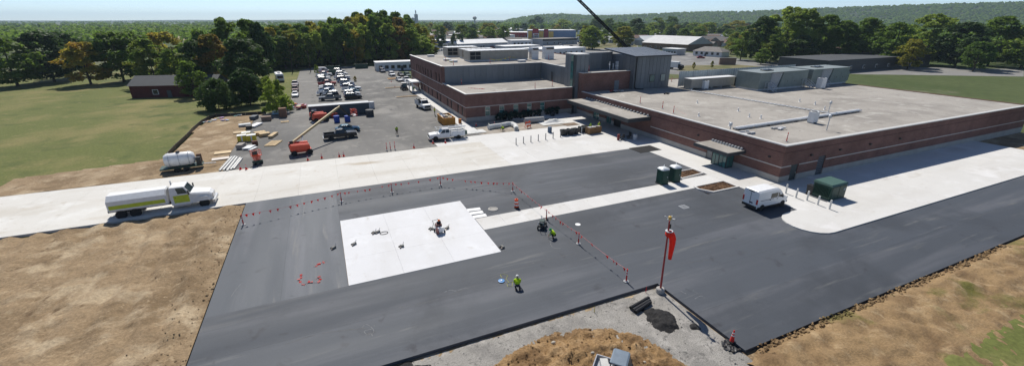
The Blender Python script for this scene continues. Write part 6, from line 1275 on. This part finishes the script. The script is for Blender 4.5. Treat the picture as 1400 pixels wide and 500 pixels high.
stack('tarp_bundle','pale bundle of sheeting behind the yellow pallets, left',335,172.5,(2.2,1.4,.4),2,mat('sheeting',(.48,.50,.50),.6,0,.2,2),.2,'bundle'); stack('tarp_bundle','dark bundle of tarpaulin behind the yellow pallets',341,176,(1.0,1.5,.6),1,blackp,0,'bundle'); stack('panel_stack','white panels leaning in a stack behind the yellow pallets',350,172.5,(1.3,3.6,.3),3,whitem,-.35,'panels'); stack('duct_bundle','dark bundle of ducting at the dirt edge',348,163,(1.2,2.0,.7),1,mat('duct_dark',(.06,.08,.10),.5,0,.3,2),-.3,'ducting')
stack('tool_chest','brown crate on a pallet near the corner bush, left',365,165,(1.9,1.4,.9),1,mat('crate_brown',(.19,.13,.10),.8,0,.2,2),0,'crate'); stack('brick_pallet','tall brown brick pallet near the corner bush',388,160,(1.5,1.3,2.0),6,mat('brick_brown',(.20,.11,.07),.85,0,.2,3),0,'brick pallet',per=2); pallet('empty pallet in front of the tall brick pallet',389.5,167,.1,1.6,1.4)
for i,(px,py,c_,l) in enumerate(((302,162,(.5,.5,.5),'white scrap heap at the silt fence, left'),(312,159,(.03,.03,.03),'black plastic heap at the silt fence'),(325,158.5,(.45,.5,.48),'pale sheet heap at the silt fence, right'),(283,167.5,(.6,.6,.6),'white ring of scrap on the dirt by the silt fence'),(308,165,(.4,.45,.5),'grey scrap heap on the dirt by the silt fence'),(294,164.5,(.6,.62,.62),'pale pipe offcuts by the silt fence'))):
    T = thing('scrap_heap',l,'scrap',G(px,py,-.02)); rr = random.Random(i+50)
    for k in range(7): MB().box((rr.uniform(-.7,.7),rr.uniform(-.4,.4),.08+rr.uniform(0,.15)),(rr.uniform(.25,.9),rr.uniform(.15,.4),rr.uniform(.05,.2)),rr.uniform(0,3),rr.uniform(-.2,.2)).build('piece', plain, T, color=tuple(min(.7,c*rr.uniform(.6,1.3)) for c in c_))
for i,(px,py,c_,l) in enumerate(((385,157,(.62,.64,.66),'white tarp-covered heap beside the corner bush'),(393,151,(.5,.5,.52),'mixed pale building material by the left lane'),(400,150,(.22,.04,.03),'red material pile at the left end of the container'),(392,145,(.05,.16,.42),'blue tarp over material by the left lane'),(400,146,(.55,.2,.1),'orange and white material pile left of the container'),(412,148,(.4,.05,.04),'red toolboxes left of the container'))):
    T = thing('material_pile',l,'material pile',G(px,py)); rr = random.Random(i+70)
    for k in range(9): MB().box((rr.uniform(-1.5,1.5),rr.uniform(-.8,.8),.3+rr.uniform(0,.4)),(rr.uniform(.4,1.6),rr.uniform(.3,1.0),rr.uniform(.15,.7)),rr.uniform(0,3),rr.uniform(-.2,.2)).build('piece', plain, T, color=tuple(min(.75,c*rr.uniform(.6,1.4)) for c in (c_ if rr.random() < .7 else (.5,.5,.5))))
def barrel(label, px, py, c_, r=.45, h=1.1, name='barrel', z=.02, lidc=None):
    T = thing(name, label, name, G(px,py,z)); MB().lathe([(r*.94,0),(r,.1),(r,h*.33),(r*1.04,h*.35),(r,h*.38),(r,h*.66),(r*1.04,h*.68),(r,h*.7),(r*.97,h)],16).build('drum', plain, T, color=c_); MB().lathe([(r*1.03,h),(r*1.03,h+.06),(r*.2,h+.08)],16).build('lid', plain, T, color=lidc or c_)
barrel('blue drum in front of the container, left of two',461,167,(.02,.06,.30),.6,1.35); barrel('blue drum in front of the container, right of two',475.5,166,(.02,.06,.30),.6,1.2); barrel('dark round tank at the right end of the container',506,158.5,(.05,.055,.06),.9,1.4); barrel('pale tank behind the dark one at the container end',508.5,148,(.5,.52,.54),.7,1.6); barrel('blue-grey bin on the apron edge before the geotextile roll',751.5,181,(.10,.14,.20),.42,1.05,'bin',.03); barrel('small dark bin by the tower foot',755.5,158.5,(.02,.025,.03),.5,1.1,'bin',.06); barrel('white bin by the dark chairs under the canopy',868,191,(.5,.5,.5),.4,1.0,'bin',.04); barrel('orange drum behind the service truck',629,168.5,(.45,.16,.03),.35,.9)
tag(MB().bb(-1.2,1.2,-.4,.4,0,.05).build('white_sheet', mat('matte_white',(.8,.8,.79),.8), loc=G(434,167,.01)),'white sheet lying on the asphalt left of the blue drums','sheet')
# yard before the wing: rolls, fabric, potted shrubs, tubs, crate
rl = thing('fabric_roll','thick white roll of geotextile curving across the yard','fabric roll',G(690,174,.0))
base_ = G(690,174,.0); cv = [G(x,y,.45)-base_ for x,y in ((668,174),(676,172.5),(685,171.5),(694,169.5),(700,169.5),(705,172),(706,176))]
prev = None; m_ = MB()
for a,b in zip(cv[:-1],cv[1:]): m_.tube(a,b,.5,.5,12)
m_.build('roll', mat('geotextile',(.60,.60,.58),.8,0,.1,1.5), rl); MB().tube(cv[-1]+Vector((-.0,-.05,0)),cv[-1]+(cv[-1]-cv[-2]).normalized()*.1,.3,n=12).build('roll_core', mat('core_grey',(.25,.24,.22),.9), rl)
g0 = G(717,168.5,0); g1 = G(743,166.5,0); rl2 = thing('pipe_roll','long grey cylinder lying in the yard behind the orange barricade','pipe',g0); dd = g1-g0; MB().tube((0,0,.6),(dd.x,dd.y,.6),.6,.6,16).build('shell', mat('pipe_sheath',(.34,.34,.33),.8,0,.1,1), rl2); MB().tube((dd.x*.99,dd.y*.99,.6),(dd.x*1.003,dd.y*1.003,.6),.45,.45,16).build('end_cap', rubber, rl2)
def cloth(name,label,px,py,sx,sy,h,m,seed,cat='fabric'):
    p = G(px,py,.03); k = MB(); n=16; k.add([((i/n-.5)*sx,(j/n-.5)*sy,.03+max(0,h*(.5+.9*fb(i*.3,j*.3,.6,z=seed))*math.sin(math.pi*i/n)*math.sin(math.pi*j/n))) for j in range(n+1) for i in range(n+1)],[(j*(n+1)+i,j*(n+1)+i+1,(j+1)*(n+1)+i+1,(j+1)*(n+1)+i) for j in range(n) for i in range(n)])
    return tag(k.build(name,m,loc=p,smooth=True),label,cat)
cloth('white_membrane','white membrane heap stretching from the grey cylinder to the tower',756,167.5,6.5,3.6,.7,MATS['geotextile'],1); cloth('tarpaulin','brown tarpaulin on the yard at the foot of the tower',780,170,3.2,2.4,.2,mat('tarp_brown',(.16,.11,.07),.8,0,.2,2),2); cloth('white_membrane','crumpled white sheet at the left of the yard',650,180,4,2.5,.3,MATS['geotextile'],3)
potm = blackp; shr = crown_mesh('foliage',5,.62,1.1,.1,20,60,.12,'dome'); shr.materials.append(leaf_mat('leaf_bluegreen',(.010,.035,.028),(.025,.065,.05),None,.2)); rr = random.Random(4)
for i in range(22):
    px = 680+i*3.9+rr.uniform(-1,1); py = 165.5-i*.50+rr.uniform(-1.2,1.2); T = thing('potted_shrub','dark green nursery shrub in a black pot in the row before the wing wall','shrub',G(px,py,.0),rr.uniform(0,6),'nursery shrubs lined up before the wing'); MB().lathe([(.22,0),(.28,.35),(.3,.36)],10).build('pot', blackp, T); o = put('foliage', shr, None, T, (0,0,.3)); s = rr.uniform(.9,1.35); T.scale = (s,s,s)
def tub(label, px, py, s=1.0):
    T = thing('black_tub',label,'tub',G(px,py,.03),random.random()); T.scale=(s,s,s); MB().lathe([(.55,0),(.7,.25),(.8,.8),(.84,.95),(.76,.95),(.7,.6)],16).build('shell', blackp, T); m_ = MB(); r_ = random.Random(int(px))
    for k in range(14): m_.ball((r_.uniform(-.5,.5),r_.uniform(-.5,.5),.75+r_.uniform(0,.2)),(r_.uniform(.15,.3),)*3,7,5)
    m_.build('contents', mat('dark_contents',(.045,.05,.05),.9,0,.5,5), T)
for i,(px,py) in enumerate(((771,184.5),(780,184),(786,182.8),(795.5,180.5),(800,179))): tub(('first','second','third','fourth','fifth')[i]+' black tub of the row on the apron, counted from the left',px,py,1.05)
CB = thing('wooden_crate','brown wooden crate between two workers on the apron','crate',G(811,182,.03),.1); MB().bb(-1.5,1.5,-.6,.6,.1,.2).build('floor', wood, CB); cwm = mat('crate_wood',(.25,.14,.06),.8,0,.2,3)
for s in (-1,1):
    for i in range(4): MB().bb(-1.55,1.55,*sorted((s*.6,s*.64)),.12+i*.3,.38+i*.3).build('slat', cwm, CB)
    for i in range(4): MB().bb(*sorted((s*1.5,s*1.54)),-.58,.58,.12+i*.3,.38+i*.3).build('slat', cwm, CB)
for i in range(5): MB().box((-1.1+i*.55,0,1.2),(.5,.8,.3),i*.3).build('contents', plain, CB, color=((.5,.5,.48),(.3,.3,.3),(.6,.6,.6),(.2,.2,.2),(.5,.45,.4))[i])
def chair(label, px, py, rz):
    T = thing('office_chair',label,'chair',G(px,py,.04),rz); MB().bb(-.28,.28,-.28,.28,.42,.54).build('seat', blackp, T); MB().bb(-.3,-.2,-.27,.27,.55,1.15).build('backrest', blackp, T); MB().tube((0,0,.1),(0,0,.42),.05).build('stem', blackp, T)
    for a in range(5): MB().tube((0,0,.14),(.32*math.cos(a*1.257),.32*math.sin(a*1.257),.07),.035,n=6).build('leg', blackp, T)
for i,(px,py) in enumerate(((848,190.5),(851.5,191),(858,190),(861,189))): chair(('first','second','third','fourth')[i]+' dark chair of the group outside the doorway, from the left',px,py,i*1.3)
tag(MB().bb(-.2,.2,-.12,.12,0,1.1).build('red_case', mat('case_red',(.25,.05,.05),.6), loc=G(845,191.5,.04)),'upright red-brown case left of the dark chairs','case')
# kerbed islands near the wing porch
for i,(x0,y0,x1,y1) in enumerate(((526,121,549,117.5),(541,133.5,569,130))):
    a = G(x0,y0); b = G(x1,y1); T = thing('kerbed_island',('narrow kerbed soil island near the porch, farther one','narrow kerbed soil island near the porch, nearer one')[i],'kerb island',(a.x,a.y,0)); MB().bb(0,b.x-a.x,-.9,.9,0,.14).build('kerb', conc_base, T); MB().bb(.2,b.x-a.x-.2,-.7,.7,.14,.18).build('soil', dirt, T)
sg2 = G(530,109); dumpi = thing('soil_strip','orange-brown soil strip with kerb near the modular office','kerb island',(sg2.x,sg2.y,0)); MB().bb(0,5,-1,4,0,.12).build('kerb', conc_base, dumpi); MB().bb(.2,4.8,-.8,3.8,.12,.2).build('soil', mound_m, dumpi)
# utility poles by the wood
for i,(px,py,h) in enumerate(((400,100,9.5),(425,99,9.0),(571,76,16),(464,92,9),(487,91,9))):
    T = thing('utility_pole',('leaning utility pole left of the wood edge','utility pole at the wood edge beside the lane','tall pole at the right end of the wood','dark pole before the wood, left of two','dark pole before the wood, right of two')[i],'utility pole',G(px,py,-.1)); MB().tube((0,0,0),(.6 if i == 0 else 0,0,h),.17,.11).build('pole', bark if i != 2 else steel, T); MB().box((.6 if i == 0 else 0,0,h-.6),(2,.12,.14)).build('crossarm', bark, T)
# tools on the pad
def tool(label, px, py, seed, s=1.0, cols=((.05,.05,.05),(.3,.3,.28),(.15,.12,.1))):
    T = thing('hand_tool',label,'tool',G(px,py,.035)); r_ = random.Random(seed)
    MB().box((0,0,.12*s),(.5*s,.28*s,.24*s),r_.uniform(0,3)).build('body', plain, T, color=cols[0]); MB().tube((.1*s,0,.2*s),(.3*s,.25*s,.5*s),.03*s).build('handle', plain, T, color=cols[1]); MB().lathe([(.12*s,0),(.12*s,.06*s)],10,(-.3*s,.12*s,.02)).build('wheel', rubber, T); MB().box((-.2*s,-.25*s,.08*s),(.25*s,.15*s,.14*s),1).build('case', plain, T, color=cols[2])
for i,(px,py,l) in enumerate(((512,318.5,'left one of two grey tools at the pad middle'),(517,317.5,'right one of two grey tools at the pad middle'),(549.5,337,'grey angle tool lying on the lower pad'),(484.5,334,'small dark tool at the left of the pad'),(456.5,339,'dark bucket-like tool on the asphalt left of the pad'),(687,338,'dark upright tool at the lower right pad corner'),(590,313,'small dark tool left of the machine on the pad'),(612,312,'brown tool right of the machine on the pad'))): tool(l,px,py,i,.8,((.16,.16,.15),(.35,.34,.32),(.25,.21,.18)))
ho = thing('hose_coil','thin dark ring of hose on the pad','hose',G(525,318.5,.035)); MB().path([(.42*math.cos(a*.45),.3*math.sin(a*.45),.03) for a in range(15)],.03,5).build('hose', blackp, ho)
p0 = G(685.5,384,.03); ho2 = thing('air_hose','blue reel with thin yellow hose on the asphalt left of the kneeling worker','hose reel',p0); MB().lathe([(.26,0),(.28,.06),(.12,.08),(.1,.05)],16).build('reel', mat('reel_blue',(.05,.22,.50),.5), ho2); MB().lathe([(.08,.05),(.08,.12)],10).build('hub', whitem, ho2)
lp = [G(x,y,.03)-p0 for x,y in ((686,379),(684,375),(688,374),(694,376),(692,381),(696,386),(701,385),(700,391),(694,391),(693,387),(704,384))]; MB().path(lp,.016,4).build('hose', mat('hose_yellow',(.45,.45,.10),.6), ho2)
MC = thing('concrete_saw','walk-behind surface machine with white frame on the pad','machine',G(601,317,.035),-1.4); MB().bb(-.5,.5,-.35,.35,.25,.55).build('deck', whitem, MC); MB().bb(-.45,.1,-.28,.28,.55,.95).build('engine', mat('engine_dark',(.12,.03,.03),.5), MC); MB().lathe([(.36,-.04),(.36,.04)],18,(.35,-.4,.36),Matrix.Rotation(math.pi/2,4,'X')).build('blade_guard', mat('guard_red',(.16,.03,.03),.5), MC); MB().bb(.1,.5,-.3,.3,.55,.72).build('tank', whitem, MC)
for x in (-.4,.4): [wheel(MC,x,s*.4,.17,.1) for s in (-1,1)]
hb = MB(); [hb.path([(-.5,s*.3,.5),(-1.0,s*.3,1.0),(-1.15,s*.3,1.0)],.025) for s in (-1,1)]; hb.tube((-1.0,-.3,1.0),(-1.0,.3,1.0),.025).build('handle_bar', blackp, MC)
MC2 = thing('line_machine','dark wheeled machine on the asphalt left of the crouching worker','machine',G(741,311,.02),.9); MB().bb(-.6,.6,-.3,.3,.3,.5).build('frame', blackp, MC2); MB().bb(-.3,.25,-.25,.25,.5,.9).build('tank', mat('tank_green',(.03,.06,.05),.5), MC2); [wheel(MC2,x,s*.36,.22,.1) for x in (-.5,.5) for s in (-1,1)]
hb = MB(); [hb.path([(-.55,s*.25,.45),(-.9,s*.25,1.05)],.025) for s in (-1,1)]; hb.tube((-.9,-.3,1.05),(-.9,.3,1.05),.025).build('handle_bar', steel, MC2); MB().tube((.3,0,.5),(.6,.25,1.1),.03).build('spray_arm', steel, MC2)
# white truck by the far road
bt = thing('box_truck','white truck with dark cab beyond the plant room','truck',G(924,95,-.22),-1.2); MB().bb(-3.5,1.2,-1.2,1.2,.9,3.4).build('box', whitem, bt); MB().loft([ring(3.3,.9,.6,1.5,.1),ring(3.1,1.1,.5,2.0,.2),ring(1.3,1.15,.5,2.4,.2)]).build('cab', blackp, bt); MB().bb(3.12,3.2,-.9,.9,1.3,1.9).build('windscreen', glass, bt); [wheel(bt,x,s*1.0,.5,.3) for x in (2.3,-2.2) for s in (-1,1)]
# leaning scraps and boards on the wide roof
for i,(px,py,l) in enumerate(((836,126,'red and grey toolboxes at the roof door'),(845,125.5,'heap of material left of the roof door'),(913,128.5,'dark tangle of cable on the wide roof'),(1065,176,'grey scrap at the pipe run'),(1020,183,'pale offcuts beside the pipe run'))):
    T = thing('roof_material',l,'material pile',G(px,py,5.1)); r_ = random.Random(i+5)
    for k in range(7): MB().box((r_.uniform(-1.1,1.1),r_.uniform(-.5,.5),.1+r_.uniform(0,.2)),(r_.uniform(.3,1.2),r_.uniform(.1,.5),r_.uniform(.06,.3)),r_.uniform(0,3)).build('piece', plain, T, color=r_.choice([(.03,.03,.03),(.3,.32,.35),(.5,.5,.5),(.35,.05,.05)] if i < 2 else [(.03,.03,.03)] if i == 2 else [(.4,.4,.4),(.6,.6,.6)]))

# scuffs, chalk and tyre marks on the new asphalt, each a thin film on the surface
def film(name, paths, w, m, seed=0):
    mb = MB(); rr = random.Random(seed)
    for pts in paths:
        P = [G(*q,.0245) for q in pts]; Q = []
        for i in range(len(P)-1):
            for k in range(6):
                t = k/6; p0 = P[max(i-1,0)]; p1 = P[i]; p2 = P[i+1]; p3 = P[min(i+2,len(P)-1)]
                Q.append(.5*((2*p1)+(p2-p0)*t+(2*p0-5*p1+4*p2-p3)*t*t+(3*p1-p0-3*p2+p3)*t**3))
        Q.append(P[-1])
        for i,(a,b) in enumerate(zip(Q[:-1],Q[1:])):
            d = (b-a); d.z = 0
            if d.length < 1e-4 or rr.random() < .12: continue
            n = Vector((-d.y,d.x,0)).normalized()*w/2*rr.uniform(.5,1.2); mb.add([a-n,b-n,b+n,a+n],[(0,1,2,3)])
    return tag(mb.build(name, m), kind='stuff')
chalkm = mat('chalk',(.17,.175,.18),.9,0,.3,5); scuffm = mat('tyre_scuff',(.066,.069,.075),.7,0,.3,3)
film('chalk_marks',[[(495,447),(500,443),(507,446),(511,453),(503,457),(498,452),(508,449),(512,444)],[(500,458),(506,455),(510,459)],[(631,262),(640,260),(645,257)],[(665,264),(672,270),(690,267)],[(605,259),(612,256),(620,262)],[(752,329),(754,336),(760,339),(768,339)],[(607,399),(616,396),(624,397),(636,393),(640,394)],[(930,397),(938,401)],[(947,396),(953,400)],[(950,408),(958,404),(964,407)],[(316,405),(322,396),(329,388)]],.05,chalkm,1)
film('tyre_scuffs',[[(545,420),(600,408),(660,385),(720,362),(790,345)],[(850,300),(900,310),(960,305),(1010,290)],[(840,345),(890,335),(940,338),(985,325)],[(760,245),(820,232),(870,222)],[(700,258),(760,243),(840,226)],[(930,360),(985,352),(1050,338)],[(390,470),(440,455),(500,448)],[(690,330),(730,318),(757,312)],[(640,340),(700,330),(760,322)]],.07,scuffm,2)
# ---------------------------------------------------------------- people
skin_m = mat('skin',(.42,.25,.17),.6); CLM = {}
def clothm(c): 
    k = 'cloth_%d_%d_%d'%tuple(int(v*999) for v in c)
    return mat(k,c,.85,0,.12,8,.1)
def hand(a, w, fwd):     # finger chains leaving the palm
    out = []; f = Vector(fwd).normalized(); s = f.cross(Vector((0,0,1)))
    if s.length < .1: s = Vector((0,1,0))
    s.normalize(); w = Vector(w); pm = w+f*.08
    for i,(o,l) in enumerate(((-.03,.075),(-.01,.09),(.01,.085),(.03,.065))): out.append([pm, pm+s*o+f*l*.6, pm+s*o*1.1+f*l+Vector((0,0,-.02))])
    out.append([w+f*.03, w+f*.05+s*.05, w+f*.09+s*.06]); return pm, out
def person(label, pose, loc, rz, vest=(.42,.62,.03), shirt=(.10,.10,.11), pants=(.03,.035,.05), hat=(.7,.7,.68), scale=1.0):
    J = {}
    if pose == 'stand': J = dict(pel=(0,0,.95),sp=(0,0,1.17),ch=(0,0,1.36),nk=(.01,0,1.5),hd=(.03,0,1.60),ht=(.03,0,1.71),sh=(0,.19,1.42),el=(-.02,.25,1.14),wr=(.1,.25,.92),hp=(0,.1,.92),kn=(.03,.11,.5),an=(0,.11,.08),to=(.17,.13,.04),hf=(.2,0,-1))
    if pose == 'work': J = dict(pel=(0,0,.93),sp=(.05,0,1.14),ch=(.12,0,1.32),nk=(.17,0,1.45),hd=(.22,0,1.54),ht=(.25,0,1.65),sh=(.12,.19,1.38),el=(.22,.25,1.12),wr=(.45,.18,1.1),hp=(0,.1,.9),kn=(.04,.12,.5),an=(-.02,.13,.08),to=(.15,.15,.04),hf=(1,0,-.2))
    if pose == 'walk': J = dict(pel=(0,0,.93),sp=(0,0,1.16),ch=(.02,0,1.35),nk=(.03,0,1.49),hd=(.05,0,1.59),ht=(.05,0,1.70),sh=(.02,.19,1.41),el=(-.05,.25,1.14),wr=(.1,.25,.95),hp=(0,.1,.9),kn=(.12,.11,.5),an=(.05,.11,.08),to=(.22,.13,.04),hf=(.3,0,-1))
    if pose == 'kneel': J = dict(pel=(-.1,0,.36),sp=(.02,0,.55),ch=(.16,0,.70),nk=(.26,0,.80),hd=(.33,0,.86),ht=(.40,0,.94),sh=(.18,.19,.74),el=(.32,.25,.45),wr=(.45,.18,.22),hp=(-.1,.1,.34),kn=(.25,.17,.1),an=(-.18,.15,.08),to=(-.34,.15,.04),hf=(.4,0,-1))
    if pose == 'crouch': J = dict(pel=(-.15,0,.30),sp=(-.02,0,.50),ch=(.14,0,.66),nk=(.24,0,.76),hd=(.31,0,.83),ht=(.36,0,.92),sh=(.15,.19,.70),el=(.33,.26,.44),wr=(.48,.14,.26),hp=(-.15,.1,.29),kn=(.22,.2,.48),an=(.02,.17,.08),to=(.18,.2,.04),hf=(.6,0,-.7))
    V = []; E_ = []; Rr = []; tagv = []
    def add(p, r, tg, prev=None):
        V.append(Vector(p)); Rr.append(r); tagv.append(tg)
        if prev is not None: E_.append((prev,len(V)-1))
        return len(V)-1
    pel = add(J['pel'],.15,'leg'); sp = add(J['sp'],.145,'tor',pel); ch = add(J['ch'],.155,'tor',sp); nk = add(J['nk'],.062,'tor',ch); hd = add(J['hd'],.095,'head',nk); ht = add(J['ht'],.085,'head',hd)
    d_ = (Vector(J['hd'])-Vector(J['nk'])); nose = add(Vector(J['hd'])+Vector((.115,0,.0)),.018,'head',hd)
    for s in (1,-1):
        m = lambda k: (J[k][0],J[k][1]*s,J[k][2])
        el_ = m('el'); kn_ = m('kn'); an_ = m('an'); to_ = m('to')
        if pose == 'walk' and s < 0: kn_ = (-.02,-.11,.49); an_ = (-.3,-.11,.14); to_ = (-.16,-.12,.04); 
        a = add(m('sh'),.075,'tor',ch); b = add(el_,.055,'arm',a); c = add(m('wr'),.036,'hand',b); pm,fs = hand(el_,m('wr'),J['hf']); q = add(pm,.036,'hand',c)
        for f in fs: x = add(f[1],.011,'hand',q); add(f[2],.009,'hand',x)
        h = add(m('hp'),.10,'leg',pel); k = add(kn_,.072,'leg',h); n = add(an_,.048,'boot',k); add(to_,.045,'boot',n)
    me = bpy.data.meshes.new('body'); me.from_pydata([v*1.0 for v in V],E_,[]); o = bpy.data.objects.new('body',me); C.objects.link(o)
    md = o.modifiers.new('skin','SKIN'); md.use_smooth_shade = True; o.modifiers.new('sub','SUBSURF').levels = 1; o.modifiers['sub'].render_levels = 1
    for i,sv in enumerate(me.skin_vertices[0].data): sv.radius = (Rr[i],Rr[i]*(1.22 if tagv[i] == 'tor' and i in (sp,ch) else 1)) if 0 else (Rr[i],Rr[i]); sv.use_root = (i == 0)
    dg = bpy.context.evaluated_depsgraph_get(); ev = bpy.data.meshes.new_from_object(o.evaluated_get(dg)); bpy.data.objects.remove(o)
    for v in ev.vertices:   # broaden the trunk sideways
        p = v.co; i = min(range(len(V)), key=lambda q: (V[q]-p).length_squared)
        if tagv[i] == 'tor': v.co.y *= 1.12
    T = thing('person', label, 'person', loc, rz); T.scale = (scale,)*3
    mats = {'leg':0,'tor':1,'arm':1,'head':2,'hand':2,'boot':3}
    for m_ in (clothm(pants),clothm(shirt),skin_m,clothm((.05,.035,.025))): ev.materials.append(m_)
    vf = []
    for p in ev.polygons:
        i = min(range(len(V)), key=lambda q: (V[q]-p.center).length_squared-Rr[q]**2); p.material_index = mats[tagv[i]]; p.use_smooth = True
        if tagv[i] == 'tor' and i != nk: vf.append(p.index)
    put('body', ev, None, T)
    used_ = {}; vs = []; fs = []
    for fi in vf:
        f = []
        for vi in ev.polygons[fi].vertices:
            if vi not in used_: used_[vi] = len(vs); vs.append(ev.vertices[vi].co+ev.vertices[vi].normal*.018)
            f.append(used_[vi])
        fs.append(f)
    MB().add(vs,fs).build('vest', clothm(vest), T, smooth=True)
    hc = Vector(J['hd']).lerp(Vector(J['ht']),.75); up = (Vector(J['ht'])-Vector(J['hd'])).normalized(); Mq = up.to_track_quat('Z','Y').to_matrix().to_4x4(); MB().lathe([(.165,-.01),(.165,.005),(.125,.01),(.12,.06),(.09,.11),(.03,.135)],14,hc,Mq).build('hard_hat', clothm(hat), T, smooth=False)
    return T
def px_person(label, pose, px, py, rz, z=.03, **k): return person(label, pose, G(px,py,z), rz, **k)
LIME=(.45,.66,.02)
px_person('person in lime shirt and white hard hat kneeling on the near asphalt','kneel',707.5,394.5,1.2,.02,vest=LIME,shirt=LIME,hat=(.7,.7,.68),pants=(.05,.05,.06),scale=1.05)
px_person('person in lime vest and green hard hat crouching by the flag line','crouch',757,325,2.6,.02,vest=LIME,shirt=(.05,.22,.05),hat=(.03,.25,.08),pants=(.02,.02,.02),scale=1.05)
px_person('person in dark clothes and orange hard hat working behind the pad machine','work',600,315.5,-1.4,.035,vest=(.03,.03,.035),shirt=(.03,.03,.03),hat=(.70,.16,.03),pants=(.08,.02,.03),scale=.82)
px_person('person in lime vest walking across the parking lot','walk',543,184.5,-1.3,0,vest=(.32,.45,.04),shirt=(.10,.12,.05),hat=(.6,.6,.6),pants=(.03,.03,.03))
px_person('person in lime vest standing behind the orange dumpster','stand',594.5,158,-.3,0,vest=LIME,shirt=LIME,hat=(.6,.6,.6),pants=(.03,.05,.10),scale=1.1)
px_person('person in lime vest crouching in the yard, left of two','crouch',671,176,2.8,.02,vest=LIME,shirt=LIME,hat=(.7,.7,.6),scale=1.1)
px_person('person in lime vest crouching in the yard, right of two','crouch',688,178.5,2.8,.02,vest=LIME,shirt=LIME,hat=(.7,.7,.6),scale=1.1)
px_person('person in lime shirt standing behind the wooden crate, left','work',806,180,-1.5,.03,vest=LIME,shirt=LIME,hat=(.25,.5,.05))
px_person('person in lime shirt standing behind the wooden crate, right','work',818,178,-1.5,.03,vest=LIME,shirt=LIME,hat=(.6,.5,.1))
px_person('person in lime vest near the porch of the wing','stand',566,126,-1.5,.0,vest=LIME,shirt=(.2,.3,.05),hat=(.6,.6,.6))
# ---------------------------------------------------------------- the air
hz = bpy.data.materials.new('haze_air'); hz.use_nodes = True; t = hz.node_tree; t.nodes.remove(t.nodes['Principled BSDF'])
pv = t.nodes.new('ShaderNodeVolumePrincipled'); pv.inputs['Color'].default_value = (.66,.84,1.0,1); pv.inputs['Density'].default_value = HAZE; pv.inputs['Anisotropy'].default_value = .15
t.links.new(pv.outputs[0], t.nodes['Material Output'].inputs['Volume'])
tag(MB().bb(-12000,12000,-3000,12000,-1.3,150).build('haze', hz), kind='stuff')
